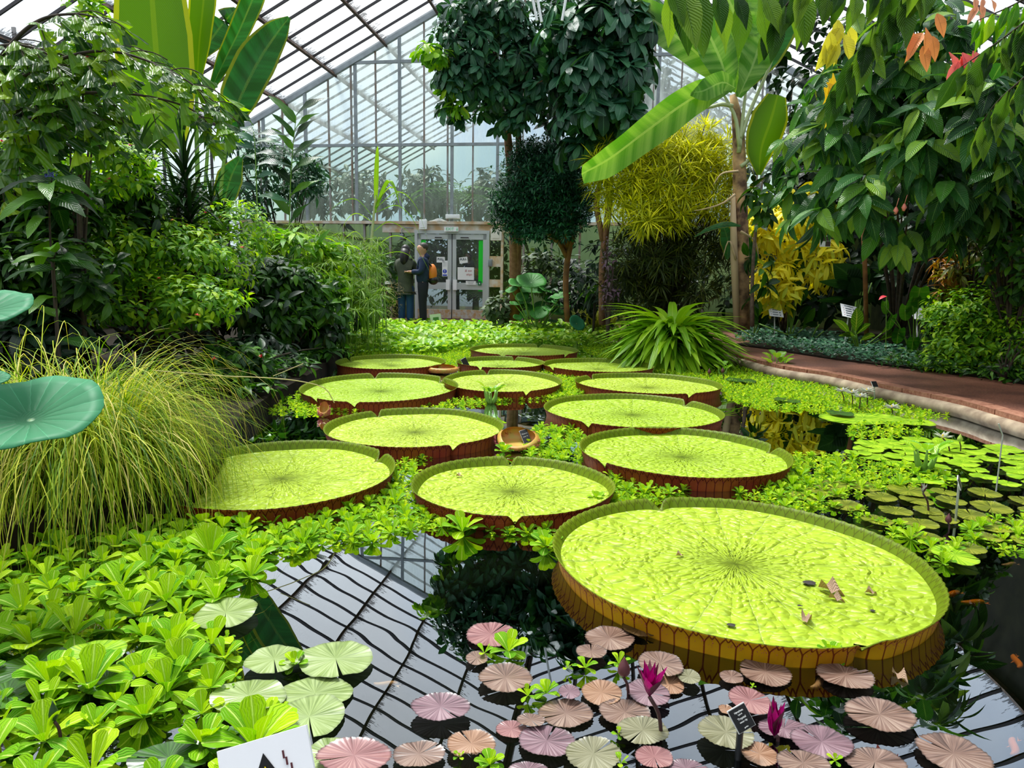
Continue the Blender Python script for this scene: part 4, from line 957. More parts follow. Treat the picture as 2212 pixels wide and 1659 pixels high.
for px, py, bx, by, lb in ((1818, 846, 1824, 874, 'leftmost pale yellow flower of the group by the path kerb'), (1840, 850, 1840, 880, 'second pale yellow flower of the group by the path kerb'), (1858, 858, 1854, 885, 'third pale yellow flower, standing lowest of the kerb group'), (1872, 846, 1872, 880, 'rightmost pale yellow flower of the group by the path kerb'), (1926, 882, 1926, 896, 'starry white flower lying on the right lettuce field')):
    flower(px, py, bx, by, .085, lb, M_wpet, M_wpet, .85, 14)
bud(1532, 808, 1533, 822, .07, 'left brown bud beside the strap leaved mound'); bud(1561, 806, 1563, 824, .07, 'right brown bud beside the strap leaved mound')

# ================================================================ plant labels and warning sign
M_label = plain('black engraved label', (.012, .012, .013), .35); M_edge = plain('label edge', (.75, .76, .74), .4); M_steel = plain('steel post', (.45, .46, .42), .35, metal=.3)
def plaque(px, py, bx, by, wpx, hpx, label, yaw=0., lean=.5, post=M_steel, roll=0., lines=(), pr=.006, z0=0., tilt_post=True):
    b = P(bx, by, z0); c = D(px, py, b.y); s_ = px2m(b.y); w_, h_ = wpx * s_, hpx * s_
    e = empty('plant_label', b, 0, label, 'plant label'); q = c - b; k = MB(); k.tube([(0, 0, -.15), q - Vector((0, 0, h_ * .4)), q], pr, 6); k.build('post', post, e, smooth=True)
    R = Matrix.Rotation(yaw, 3, 'Z') @ Matrix.Rotation(-lean, 3, 'X') @ Matrix.Rotation(roll, 3, 'Y'); X, Y, Z = R @ Vector((1, 0, 0)), R @ Vector((0, 1, 0)), R @ Vector((0, 0, 1))
    k = MB(); k.box(q, (w_, .004, h_), X, Y, Z); p_ = k.build('plate', M_edge, e); k = MB(); k.box(q - Y * .004, (w_ * .94, .003, h_ * .94), X, Y, Z); k.build('face', M_label, e)
    for j, (tx, dy, sz) in enumerate(lines):
        o = text(tx, sz * h_, M_edge, e, q - Y * .007 + Z * dy * h_); o.matrix_local = Matrix((X, Z, -Y)).transposed().to_4x4(); o.location = q - Y * .0065 + Z * dy * h_
    return e
plaque(1601, 1551, 1592, 1640, 46, 54, 'black engraved plant label on a dark post among the pink pads', yaw=.05, lean=.45, post=M_black, roll=-.45, lines=(('Nymphaea', .3, .1), ('hybrid', .18, .08), ('Tropical', .02, .12), ('water lily', -.12, .1), ('garden', -.36, .07)), pr=.008)
plaque(1135, 943, 1138, 962, 18, 32, 'tilted black plant label stuck in the young orange pad', yaw=.2, lean=.5, roll=-.3, post=M_black, lines=(('Victoria', .2, .13), ('water lily', 0, .1)), pr=.003)
plaque(1005, 784, 1008, 800, 14, 22, 'narrow dark plant label at the left edge of the small far pad', yaw=.6, lean=.3, roll=-.4, post=M_black, pr=.004)
plaque(1889, 830, 1893, 868, 14, 14, 'small black plant label on a white post near the kerb', yaw=.3, lean=.6, pr=.006)
plaque(2072, 1043, 2065, 1130, 20, 28, 'narrow black plant label on a pale bent post over the bronze pads', yaw=.9, lean=.3, roll=-.3, pr=.006)
k = MB(); b = P(2152, 1060, 0); k.tube([b + Vector((0, 0, -.1)), D(2166, 940, b.y), D(2157, 915, b.y)], .004, 6); tag(k.build('bent_wire_post', M_steel), 'thin bent bare metal post standing in the green raft', 'post')
# warning sign
b = P(565, 1640, .35); sgn = empty('warning_sign', b, 0, 'white warning sign with a yellow triangle at the bottom edge of the picture', 'sign')
X, Z = Vector((math.cos(.33), 0, math.sin(.33))), Vector((-math.sin(.33) * .9, .42, math.cos(.33) * .9)).normalized(); Y = Z.cross(X) ; X = Y.cross(Z) * 1.0
if Y.y < 0: Y = -Y
s_ = (b - CAMLOC).dot(FW) / FPX
ctr = CAMLOC + (ray(588, 1730)).normalized() * (b - CAMLOC).length * 1.0 - b
k = MB(); k.box(ctr, (207 * s_, .006, 250 * s_), X, Y, Z); k.build('board', M_white, sgn)
def tri(sz, off, zc): return [ctr - Y * off + X * (sz * math.sin(a)) * s_ + Z * (sz * math.cos(a) + zc) * s_ for a in (0, 2 * PI / 3, 4 * PI / 3)]
k = MB(); k.add(tri(88, .0045, 8), [(0, 1, 2)]); k.build('triangle_border', M_black, sgn); k = MB(); k.add(tri(62, .0055, 8), [(0, 1, 2)]); k.build('yellow_triangle', plain('warning yellow', (.9, .72, .0), .4), sgn)
k = MB()
for i in range(3): k.box(ctr - Y * .0045 + X * (44 + i * 5 + (4 if i == 2 else 0)) * s_ + Z * (82 - i * 14) * s_, (4 * s_, .001, 16 * s_), X, Y, Z)
k.build('scratches', M_budd, sgn)
k = MB(); k.tube([ctr - Z * .0 + Y * .01, ctr + Y * .012 - Vector((0, 0, b.z + ctr.z + .2))], .012, 8); k.build('post', M_black, sgn)
# ================================================================ fish and debris
M_koi = plain('orange koi', (.95, .22, .01), .4, spec=.3); M_koip = plain('pale koi', (.85, .42, .25), .4)
for px, py, ln, an, mat, lb in ((2058, 1282, .20, .1, M_koi, 'orange koi right of the largest giant pad, nearer to its rim'), (2105, 1301, .22, -.15, M_koi, 'slender orange koi below the first one, right of the largest pad'), (836, 1478, .17, -.25, M_koip, 'pale orange koi under the roof reflection'), (2182, 1219, .18, 0, M_koip, 'pale koi near the right edge of the picture'), (2196, 1428, .2, .9, M_koi, 'orange koi at the right edge'), (2190, 1612, .2, .7, M_koi, 'orange koi in the lower right corner'), (948, 990, .2, .3, M_koi, 'small orange koi behind the centre giant pad'), (1770, 1474, .2, .5, M_koip, 'faint pale koi under the reflection left of the bitten pad')):
    c = P(px, py, -.016); ln *= .45; e = empty('koi_fish', c, an, lb, 'fish'); k = MB(); xs = np.linspace(-.5, .38, 9)
    k.tube([(x * ln, .01 * math.sin(x * 5), 0) for x in xs], [ln * .115 * math.sqrt(max(.02, math.sin(PI * (i + .35) / 9.2))) for i in range(9)], 10); k.build('body', mat, e, smooth=True)
    k = MB(); k.add([(.34 * ln, 0, .0), (.55 * ln, .06 * ln, .03 * ln), (.46 * ln, 0, 0), (.55 * ln, -.06 * ln, -.02 * ln)], [(0, 1, 2), (0, 2, 3)]); k.build('tail_fin', mat, e)
    k = MB(); k.add([(-.15 * ln, .08 * ln, 0), (-.05 * ln, .17 * ln, -.01), (0, .09 * ln, 0)], [(0, 1, 2)]); k.add([(-.15 * ln, -.08 * ln, 0), (-.05 * ln, -.17 * ln, -.01), (0, -.09 * ln, 0)], [(0, 1, 2)]); k.build('side_fins', mat, e)
M_dry = leafmat('dry leaf', [(.62, .38, .22), (.72, .5, .36)], rough=.7, transl=.1, bump=.5); M_dryb = plain('black debris', (.02, .015, .01), .7)
def dryleaf(px, py, s, a, lb, z=.03, mat=None):
    z = z + .012 if z > .02 else z; c = P(px, py, z); e = fobj('fallen_leaf', inst(leaf_tpl(6, 'ovate', .45, .5, .3, 1.2), np.zeros((1, 3)), np.array([[math.cos(a), math.sin(a), .15]]), np.array([[0, 0, 1.]]), s), mat or M_dry); e.location = c; tag(e, lb, 'fallen leaf')
dryleaf(1768, 1268, .10, -.6, 'curled tan dead leaf on the largest giant pad, upper part'); dryleaf(1742, 1345, .075, 1.2, 'pink tan dead leaf near the front of the largest giant pad', z=.024); dryleaf(1868, 1280, .05, .1, 'thin tan dead leaf at the right of the largest giant pad', z=.026); dryleaf(1790, 1290, .06, -.5, 'tip piece of the curled dead leaf on the largest pad', z=.026)
dryleaf(1928, 1452, .06, -1.2, 'small pink petal floating right of the bitten pad', z=.006); dryleaf(1460, 1200, .04, .4, 'tiny brown leaf on the rear part of the largest giant pad', z=.026); dryleaf(985, 1028, .04, .2, 'greyish leaf scrap on the centre giant pad', z=.026)
for px, py, s, lb in ((1752, 1258, .05, 'black torn hole mark beside the curled dead leaf'), (1582, 1350, .03, 'small black crumb near the front rim of the largest pad'), (1727, 1308, .022, 'brown blister mark in the middle right of the largest pad'), (1885, 1319, .022, 'dark spot near the right rim of the largest pad')):
    s *= .7; c = P(px, py, .038); k = MB(); rr = random.Random(px)
    pts = [(s * rr.uniform(.4, 1) * math.cos(a), s * rr.uniform(.3, .7) * math.sin(a), 0) for a in np.linspace(0, 2 * PI, 9, endpoint=False)]; k.add(pts + [(0, 0, .0015)], [(i, (i + 1) % 9, 9) for i in range(9)]); o = k.build('debris_spot', M_dryb); o.location = c; tag(o, lb, 'debris')
# ================================================================ plants
M_bark = plain('grey brown bark', (.10, .065, .045), .8, c2=(.20, .13, .09), nscale=18, bump=.4)
M_barkred = plain('reddish bark', (.20, .085, .045), .75, c2=(.32, .15, .09), nscale=14, bump=.3)
M_barkdk = plain('dark bark', (.030, .022, .014), .85, c2=(.06, .04, .025), nscale=14, bump=.3)
M_barkor = plain('orange brown bark', (.30, .12, .03), .7, c2=(.16, .07, .02), nscale=9, bump=.3)
M_red = plain('red petals', (.75, .01, .03), .5); M_pinkf = plain('pink petals', (.80, .03, .22), .5); M_vio = plain('violet petals', (.10, .05, .55), .5)
LIME = leafmat('lime leaves', [(.02, .12, .004), (.10, .32, .006), (.28, .54, .01), (.46, .66, .012)], rough=.38, transl=.35, dk=.9, vein=(.45, .62, .15), veinamt=.2)
MID = leafmat('mid green leaves', [(.004, .035, .004), (.015, .09, .008), (.05, .20, .010), (.16, .42, .015)], rough=.34, transl=.3, vein=(.2, .4, .1), veinamt=.25)
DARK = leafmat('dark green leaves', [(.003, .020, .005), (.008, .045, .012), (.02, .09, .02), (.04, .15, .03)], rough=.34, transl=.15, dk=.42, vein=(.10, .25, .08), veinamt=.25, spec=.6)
TEAL = leafmat('blue green leaves', [(.005, .035, .018), (.012, .07, .035), (.03, .13, .06), (.06, .20, .08)], rough=.34, transl=.2, vein=(.12, .28, .16), veinamt=.35, nribs=16, spec=.55, dk=.95)
FINE = leafmat('dark fine leaves', [(.004, .030, .016), (.012, .08, .035), (.03, .17, .06)], rough=.35, dk=1., transl=.15)
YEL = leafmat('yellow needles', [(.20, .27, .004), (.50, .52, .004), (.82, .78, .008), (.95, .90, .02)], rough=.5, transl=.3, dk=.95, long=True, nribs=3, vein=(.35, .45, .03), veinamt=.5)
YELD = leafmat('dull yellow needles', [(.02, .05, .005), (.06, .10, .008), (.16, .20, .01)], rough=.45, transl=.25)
CROT = leafmat('croton yellow', [(.60, .52, .01), (.85, .72, .01), (.95, .84, .06), (.40, .50, .02)], rough=.4, transl=.25, dk=1.1, vein=(.5, .6, .05), veinamt=.3)
CACAO = leafmat('large ribbed leaves', [(.006, .045, .012), (.014, .09, .02), (.035, .16, .03), (.10, .32, .03), (.34, .56, .05)], rough=.30, transl=.28, dk=.8, vein=(.16, .34, .10), veinamt=.45, nribs=15, bump=.6, spec=.6)
HANG = leafmat('hanging leaflets', [(.015, .06, .01), (.06, .17, .02), (.14, .30, .03), (.26, .44, .05)], rough=.36, transl=.35, dk=.85, vein=(.10, .22, .05), veinamt=.3, nribs=18, bump=.7)
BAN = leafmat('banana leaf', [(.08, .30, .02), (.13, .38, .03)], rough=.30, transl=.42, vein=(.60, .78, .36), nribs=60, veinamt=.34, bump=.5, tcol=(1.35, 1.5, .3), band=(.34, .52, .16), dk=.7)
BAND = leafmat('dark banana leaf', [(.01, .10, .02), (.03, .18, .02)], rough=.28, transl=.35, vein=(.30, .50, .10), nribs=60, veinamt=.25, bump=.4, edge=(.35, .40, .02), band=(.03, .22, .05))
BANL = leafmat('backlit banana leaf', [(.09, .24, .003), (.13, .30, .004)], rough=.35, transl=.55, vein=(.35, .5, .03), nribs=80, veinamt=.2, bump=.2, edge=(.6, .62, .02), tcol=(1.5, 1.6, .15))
STRAP = leafmat('light strap leaves', [(.14, .36, .01), (.26, .52, .015), (.42, .66, .02)], rough=.36, transl=.3, long=True, nribs=5, vein=(.55, .75, .1), veinamt=.3, dk=.85)
GRASS = leafmat('tussock grass', [(.03, .10, .003), (.14, .28, .006), (.34, .46, .012), (.50, .52, .03), (.72, .58, .22)], rough=.5, transl=.3, dk=1.05)
LOTUS = leafmat('lotus leaf', [(.10, .40, .18), (.13, .44, .20)], rough=.55, transl=.2, nribs=1, vein=(.2, .5, .3), veinamt=.0, bump=0, spec=.25)
SEDGE = leafmat('papyrus rays', [(.12, .30, .01), (.25, .48, .04), (.42, .62, .12)], rough=.45, transl=.3)

def plant(name, label, cat, base, foliage=None, mat=None, stem=None, smat=None, extra=(), group=None):
    """foliage: merged arrays in world space; stem: MB in world space"""
    base = Vector(base); e = empty(name, base, 0, label, cat, group)
    def put(nm, o): o.parent = e; o.location = -base; return o
    if foliage is not None: put('foliage', fobj('foliage', foliage, mat))
    if stem is not None and stem.v: put('stem', stem.build('stem', smat or M_barkdk, smooth=True)).name = 'trunk' if 'tree' in name else 'stem'
    for nm, arr, mt in extra:
        o = fobj(nm, arr, mt) if not isinstance(arr, MB) else arr.build(nm, mt, smooth=True)
        put(nm, o)
    return e
OV = leaf_tpl(4, 'ovate', .42, .14, .30); OVW = leaf_tpl(4, 'ovate', .52, .12, .28); OBV = leaf_tpl(4, 'obovate', .46, .10, .35); LAN = leaf_tpl(4, 'lance', .26, .14, .30); SMALLV = leaf_tpl(3, 'ovate', .45, .15, .2); NEED = leaf_tpl(2, 'lance', .10, .1, .2); STR = leaf_tpl(6, 'strap', .10, .25, .55); BIGO = leaf_tpl(6, 'ovate', .40, .12, .32, .25)
def leaves_blob(blobs, ntip, nl, tpl, size, spread=.75, gravity=.35, shell=.55, front=.35, axis_up=.3, off=.03, jit=.3, sv=.3, inside=True, lump=.04):
    C, A = blob_pts(blobs, ntip, shell, front); C = C + rng.normal(0, lump, C.shape); A = A.copy(); A[:, 2] += axis_up
    u_, v_ = C @ np.array(UD), C @ np.array(VD); rz_ = np.where(u_ < UC, ZE + (ZR - ZE) * (u_ - UL) / (UC - UL), ZE + (ZR - ZE) * (UR_ - u_) / (UR_ - UC))
    ok = (u_ > UL + size + .1) & (u_ < UR_ - size - .1) & (C[:, 2] < rz_ - size) & (C[:, 2] > .2) & ((v_ < VW - size - .1) | (not inside)); C, A = C[ok], A[ok]
    p, d, u = whorls(C, A, nl, spread, .25, off, gravity, jit)
    return inst(tpl, p, d, u, size * rng.uniform(1 - sv, 1 + sv, len(p))), C
def blob_shrub(name, label, cat, basepx, blobs, ntip, nl, tpl, size, mat, smat=None, base_z=.12, nst=14, r0=.02, flowers=None, group=None, extra=(), base_Y=None, **k):
    f, C = leaves_blob(blobs, ntip, nl, tpl, size, **k)
    Y = base_Y or blobs[0][2]; b = D(basepx, 600, Y); b = Vector((b.x, b.y, base_z)); mb = MB(); idx = rng.choice(len(C), min(nst, len(C)), replace=False)
    tips = [C[i] * .96 + np.array(b) * .04 for i in idx]
    stems(mb, b, tips, r0, .004)
    ex = list(extra)
    if flowers:
        fm, fn, fs = flowers; fn = min(fn, len(C)); idx = rng.choice(len(C), fn, replace=False); q = C[idx] + np.array([0, -.05, .04])
        pp, dd, uu = whorls(q, np.tile([[0, -.4, 1.]], (fn, 1)), 7, .7, .2, .0, 0); ex.append(('flowers', inst(leaf_tpl(2, 'ovate', .5, .1, .1), pp, dd, uu, fs), fm))
    return plant(name, label, cat, b, f, mat, mb, smat or M_barkdk, ex, group)

# ---------------- right: big ribbed-leaf tree
_yex = []
for (px, py, Y, cols, sm) in ((1985, 95, 5.0, (.80, .30, .10), 1), (2060, 150, 5.2, (.85, .18, .18), .9), (1812, 90, 6.0, (.75, .68, .05), 1.1), (1800, 120, 6.0, (.75, .68, .05), .8), (1782, 210, 7.0, (.85, .55, .02), 1), (2118, 22, 5.0, (.80, .35, .22), .6)):
    mt = leafmat('young leaf colour', [cols, tuple(min(1, c * 1.2) for c in cols)], rough=.45, transl=.4, vein=tuple(c * .6 for c in cols), veinamt=.4, tcol=(1.1, 1.1, .8), dk=.9); n = 6; c = np.tile([tuple(D(px, py - 25, Y))], (n, 1)) + rng.normal(0, .04, (n, 3))
    d = np.column_stack([rng.uniform(-.7, .7, n), rng.uniform(-.4, .2, n), np.full(n, -1.)]); s = 56 * px2m(Y) * sm
    _yex.append(('young_foliage', inst(leaf_tpl(5, 'ovate', .38, .3, .2, .3), c, d, np.column_stack([rng.normal(0, .5, n), -np.ones(n), np.full(n, .2)]), s * rng.uniform(.7, 1.2, n)), mt))
for px, py in ((1935, 455), (1953, 448)):
    c = D(px, py, 7.0); k = MB(); k.tube([c + Vector((.02, 0, .12)), c + Vector((0, 0, .03))], .003, 5); k.tube([c + Vector((0, 0, -.035)), c, c + Vector((0, 0, .035))], [.010, .026, .008], 8); _yex.append(('flower_bud', k, plain('salmon bud', (.75, .22, .16), .5)))
blob_shrub('leafy_tree', 'large dark tree with big ribbed drooping leaves filling the right upper side', 'tree', 1950,
    [(1830, 300, 8.4, 170, 150), (1950, 420, 7.8, 190, 110), (2080, 300, 7.2, 150, 160), (1760, 420, 8.8, 90, 80), (2060, 130, 7.6, 180, 110), (1930, 90, 8.4, 100, 120), (1980, 250, 8.2, 180, 140), (1740, 290, 9.2, 80, 70)],
    215, 6, leaf_tpl(6, 'ovate', .38, .12, .30), .34, CACAO, M_barkdk, .17, 10, .035, base_Y=10.6, extra=_yex, spread=.62, gravity=.75, shell=.72, axis_up=-.1, front=.6, lump=.1)
k = MB(); k.tube([D(1872, 740, 10.7), D(1868, 560, 10.7), D(1862, 430, 10.6)], .035, 8)
# added dark leaf backdrop standing in for the black shade behind the tree
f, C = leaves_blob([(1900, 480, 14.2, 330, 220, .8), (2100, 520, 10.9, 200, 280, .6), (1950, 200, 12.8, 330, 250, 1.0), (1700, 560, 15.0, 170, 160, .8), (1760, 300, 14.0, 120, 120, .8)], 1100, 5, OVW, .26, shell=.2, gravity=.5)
plant('background_shrub', 'added dark foliage backdrop behind the signs on the right', 'shrub', (D(1950, 600, 10.5).x, D(1950, 600, 10.5).y, .17), f, DARK, k, M_barkor)
# ---------------- foreground hanging leafy branches
def hang_branch(pts, Y, n, lnpx, label, two=True, col=HANG, wid=.35, out=.25):
    pts = [D(x, y, Y + (k_ * .12)) for k_, (x, y) in enumerate(pts)]; line = bez(pts, 40); k = MB(); k.tube(line, [.006 - .004 * i / 39 for i in range(40)], 6)
    P_, D_, S_ = [], [], []
    for i in range(n):
        q = i / max(1, n - 1) * 38.9; a = line[int(q)]; tg = (line[min(39, int(q) + 1)] - line[max(0, int(q) - 1)]).normalized()
        for s in ((-1, 1) if two else (1,)):
            P_.append(tuple(a + tg * rng.uniform(-.02, .02))); D_.append((tg.x * .25 + rng.uniform(-.22, .22), s * out + rng.uniform(-.15, .15), -1.)); S_.append(lnpx * px2m(Y) * rng.uniform(.65, 1.12))
    f = inst(leaf_tpl(7, 'ovate', wid, .12, .10, .3), np.array(P_), np.array(D_), np.tile([[.1, -1., .25]], (len(P_), 1)) + rng.normal(0, .16, (len(P_), 3)), np.array(S_))
    return plant('hanging_branch', label, 'branch', line[0], f, col, k, M_barkdk)
hang_branch([(1440, -40), (1540, -25), (1660, -20), (1780, -45)], 2.9, 9, 135, 'overhanging leafy branch at the top, left of the roof gap on the right')
hang_branch([(1780, -90), (1700, 10), (1655, 60)], 3.0, 5, 95, 'short hanging sprig of dark leaflets in front of the banana crown')
hang_branch([(2010, -60), (1930, 10), (1880, 70), (1840, 130), (1812, 175)], 3.1, 12, 112, 'long drooping branch of big leaflets left of the orange leaves')
hang_branch([(1990, -70), (1900, -30), (1790, -30)], 3.0, 8, 85, 'upper branch of leaflets right above the yellow young leaves')
hang_branch([(2290, 0), (2212, 50), (2150, 95), (2072, 148)], 2.8, 9, 100, 'diagonal branch of hanging leaflets at the right edge, middle one')
hang_branch([(2300, 90), (2212, 168), (2150, 225), (2105, 290)], 2.7, 9, 88, 'diagonal branch of hanging leaflets at the right edge, lowest one')
hang_branch([(2280, -50), (2200, 5), (2110, 45)], 3.1, 7, 70, 'upper bright branch of hanging leaflets at the right edge', col=LIME)

# ---------------- right: medium plants
blob_shrub('hibiscus_shrub', 'shrub with heart-shaped mid green leaves at the right edge, upper half', 'shrub', 2200, [(2160, 420, 7.9, 80, 90), (2200, 540, 7.8, 70, 110), (2130, 350, 8.2, 80, 50)], 260, 6, OVW, .13, MID, base_z=.17, gravity=.4, flowers=(YEL, 5, .03))
blob_shrub('croton_shrub', 'croton with green and red purple leaves at far right', 'shrub', 2110, [(2110, 470, 8.6, 60, 80), (2140, 560, 8.5, 60, 70)], 70, 8, LAN, .17, leafmat('dark croton', [(.01, .08, .01), (.04, .16, .01), (.25, .30, .02), (.12, .02, .02)], rough=.3, transl=.2, vein=(.5, .5, .05), veinamt=.5), base_z=.17)
blob_shrub('croton_shrub', 'small croton with yellow and orange leaves left of the bright right shrub', 'shrub', 2055, [(2060, 590, 8.9, 45, 35), (2050, 640, 8.9, 30, 25)], 26, 9, LAN, .17, leafmat('gold croton', [(.10, .20, .01), (.6, .5, .02), (.7, .25, .02), (.35, .03, .01)], rough=.3, transl=.2, vein=(.8, .7, .05), veinamt=.5), base_z=.17)
blob_shrub('privet_shrub', 'dense bright small leaved shrub by the path at the right edge', 'shrub', 2110, [(2110, 720, 8.3, 90, 100, .5), (2050, 700, 8.7, 55, 80, .4), (2180, 740, 8.0, 70, 90, .5), (2090, 790, 8.3, 100, 35, .4)], 700, 7, SMALLV, .08, LIME, base_z=.17, gravity=.1, axis_up=.6)
blob_shrub('oleander_seedling', 'thin sparse plant with white flowers at the path edge, far right', 'plant', 2195, [(2190, 760, 7.5, 30, 50), (2170, 790, 7.5, 30, 30)], 22, 6, LAN, .09, MID, base_z=.16, flowers=(M_wpet, 3, .022))
# yellow croton behind the banana trunk
f, C = leaves_blob([(1690, 490, 12.4, 75, 60), (1740, 440, 12.4, 50, 40), (1680, 600, 12.4, 60, 60), (1760, 560, 12.5, 60, 60), (1640, 470, 12.6, 40, 40)], 130, 9, leaf_tpl(5, 'obovate', .21, .1, .40, .3), .32, spread=.8, gravity=.45, axis_up=.4)
mb = MB(); b = Vector((D(1700, 600, 13.0).x, 13.0, .17)); stems(mb, b, [C[i] for i in range(0, len(C) - 1, 9)], .03, .006); plant('yellow_croton', 'bright yellow croton between the banana trunk and the dark trees', 'shrub', b, f, CROT, mb, M_bark)

def big_leaf(pts, widths, n=16, fold=.15, side=None, wave=.0, cross=5, half=None):
    """long blade along points (world); widths half-width; returns arrays with uv"""
    line = bez(pts, n); V, U, F = [], [], []
    wl = np.interp(np.linspace(0, 1, n), np.linspace(0, 1, len(widths)), widths)
    for i, p in enumerate(line):
        t_ = (line[min(i + 1, n - 1)] - line[max(i - 1, 0)]).normalized(); sd = Vector(side or (1, 0, 0)); sd = (sd - t_ * sd.dot(t_)).normalized(); nr = sd.cross(t_)
        for j in range(cross):
            q = (j / (cross - 1) - .5) * 2
            if half == 1 and q < 0: q *= .15
            if half == -1 and q > 0: q *= .15
            o = sd * (q * wl[i]) + nr * (abs(q) ** 1.2 * wl[i] * fold + wave * wl[i] * math.sin(i * 1.9 + q * 2) * abs(q))
            V.append(tuple(p + o)); U.append((.5 + q * .5, i / (n - 1)))
    for i in range(n - 1):
        for j in range(cross - 1): a = i * cross + j; F.append((a, a + 1, a + cross + 1, a + cross))
    return np.array(V), np.array(F), np.array(U)
def bl(pxpts, Y, wpx, dY=0., **k):
    n = len(pxpts); pts = [D(x, y, Y + dY * i / (n - 1)) for i, (x, y) in enumerate(pxpts)]
    return big_leaf(pts, [w_ * px2m(Y) for w_ in wpx], **k)
# ---------------- right banana tree
Yb = 11.0; mb = MB()
mb.tube([D(1603, 712, Yb), D(1602, 560, Yb), D(1598, 400, Yb), D(1596, 300, Yb), D(1590, 240, Yb), D(1583, 205, Yb)], [.12, .115, .105, .09, .07, .05], 12)
b = D(1603, 714, Yb); b.z = .17
M_bantr = plain('dry banana trunk', (.68, .42, .20), .75, c2=(.10, .05, .03), nscale=5, bump=.5)
ex = [('leaf', bl([(1588, 200), (1610, 120), (1590, 40), (1545, -70)], Yb, (6, 30, 44, 34, 10), n=18), BAN),
      ('leaf', bl([(1575, 200), (1560, 140), (1530, 70), (1490, -20)], Yb - .2, (6, 28, 38, 30, 8), n=18), BAN),
      ('leaf', bl([(1585, 195), (1500, 110), (1420, 50), (1335, -5)], Yb - .1, (8, 30, 36, 32, 10), n=18, side=(.5, 0, .8)), BAN),
      ('leaf', bl([(1575, 190), (1500, 210), (1400, 280), (1320, 340), (1256, 376)], Yb - .5, (8, 30, 37, 35, 32, 18), dY=-1.0, n=22, side=(.45, 0, .85), fold=.25), BAN),
      ('leaf', bl([(1588, 190), (1560, 178), (1520, 196), (1490, 200)], Yb - .8, (6, 22, 22, 6), n=10, side=(.2, 0, .9)), BAN),
      ('leaf', bl([(1595, 210), (1630, 130), (1650, 50), (1640, -40)], Yb - .3, (6, 34, 40, 40), n=16, wave=.3), BAN),
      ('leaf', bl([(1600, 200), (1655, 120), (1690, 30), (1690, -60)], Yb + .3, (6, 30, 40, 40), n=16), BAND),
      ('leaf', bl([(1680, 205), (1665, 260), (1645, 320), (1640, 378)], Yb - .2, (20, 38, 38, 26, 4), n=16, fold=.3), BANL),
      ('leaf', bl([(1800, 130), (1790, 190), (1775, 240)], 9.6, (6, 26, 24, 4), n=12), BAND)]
k = MB()
for pts in ([(1583, 230), (1560, 225), (1530, 232), (1510, 228)], [(1600, 300), (1620, 240), (1660, 150), (1680, 90)], [(1596, 330), (1606, 240), (1612, 190)], [(1600, 360), (1625, 340), (1640, 320)], [(1598, 320), (1590, 260), (1575, 225), (1560, 200)]):
    k.tube(bez([D(x, y, Yb - .1) for x, y in pts], 10), [.035 - .02 * i / 9 for i in range(10)], 6)
ex.append(('leaf_stalks', k, plain('pale leaf stalk', (.42, .48, .25), .5)))
k = MB()
for pts in ([(1588, 420), (1560, 440), (1520, 452), (1500, 455)], [(1600, 500), (1630, 520), (1640, 560)], [(1590, 560), (1575, 520), (1560, 560)], [(1595, 370), (1560, 375), (1540, 400)]):
    k.tube(bez([D(x, y, Yb - .2) for x, y in pts], 8), [.022 - .018 * i / 7 for i in range(8)], 5)
k.tube([D(1592, 710, Yb - .1), D(1586, 560, Yb - .12), D(1583, 425, Yb - .1)], [.05, .06, .04], 8)
ex.append(('dry_leaf_bases', k, plain('dry straw', (.50, .36, .20), .8)))
plant('banana_tree', 'banana tree with a torn brown trunk and big pale green leaves, right of centre', 'tree', b, None, None, mb, M_bantr, ex)
f = merge([bl([(1500, 512), (1530, 495), (1570, 484), (1600, 488)], 10.6, (1, 5, 7, 2), n=10, side=(0, .3, 1)), bl([(1570, 560), (1572, 520), (1560, 480)], 10.9, (3, 20, 4), n=8), bl([(1600, 610), (1625, 560), (1610, 500)], 11.2, (3, 14, 3), n=8)])
plant('banana_sucker', 'small banana offshoot leaves in front of the banana trunk', 'plant', b + Vector((.2, -.2, 0)), f, BAND)
# thin tree between trunk and yellow croton
k = MB(); k.tube(bez([D(1625, 705, 10.6), D(1625, 600, 10.6), D(1632, 500, 10.6), D(1640, 430, 10.6), D(1650, 380, 10.6)], 10), [.035, .033, .03, .028, .026, .022, .018, .014, .01, .008], 8)
f, C = leaves_blob([(1660, 420, 10.2, 40, 40), (1640, 560, 10.6, 20, 90)], 14, 5, OV, .26, gravity=.7); plant('young_tree', 'thin pale stemmed young tree just right of the banana trunk', 'tree', (D(1625, 705, 10.6).x, 10.6, .17), f, MID, k, M_bark)

# ---------------- right lower bed
def paddle(px0, py0, Y, leaves, label, mat=MID, cat='plant', name='heliconia', st=M_stalk):
    b = P(px0, py0, .17) if py0 else Vector((D(px0, 600, Y).x, Y, .17)); b = Vector((D(px0, 600, Y).x, Y, .17)); k = MB(); arr = []
    for (x0, y0, x1, y1, wpx) in leaves:
        a, c = D(x0, y0, Y - .05), D(x1, y1, Y - .15); m_ = a.lerp(c, .55) + Vector((0, -.02, .03)); arr.append(big_leaf([a, m_, c], [.15 * wpx * px2m(Y), wpx * px2m(Y), wpx * .8 * px2m(Y), .01], n=9, fold=.2, side=(1, 0, 0) if abs(y1 - y0) > abs(x1 - x0) else (0, -.5, .8)))
        k.tube(bez([b + Vector((rng.uniform(-.05, .05), 0, 0)), b.lerp(a, .5), a], 6), .012, 5)
    return plant(name, label, cat, b, merge(arr), mat, k, st)
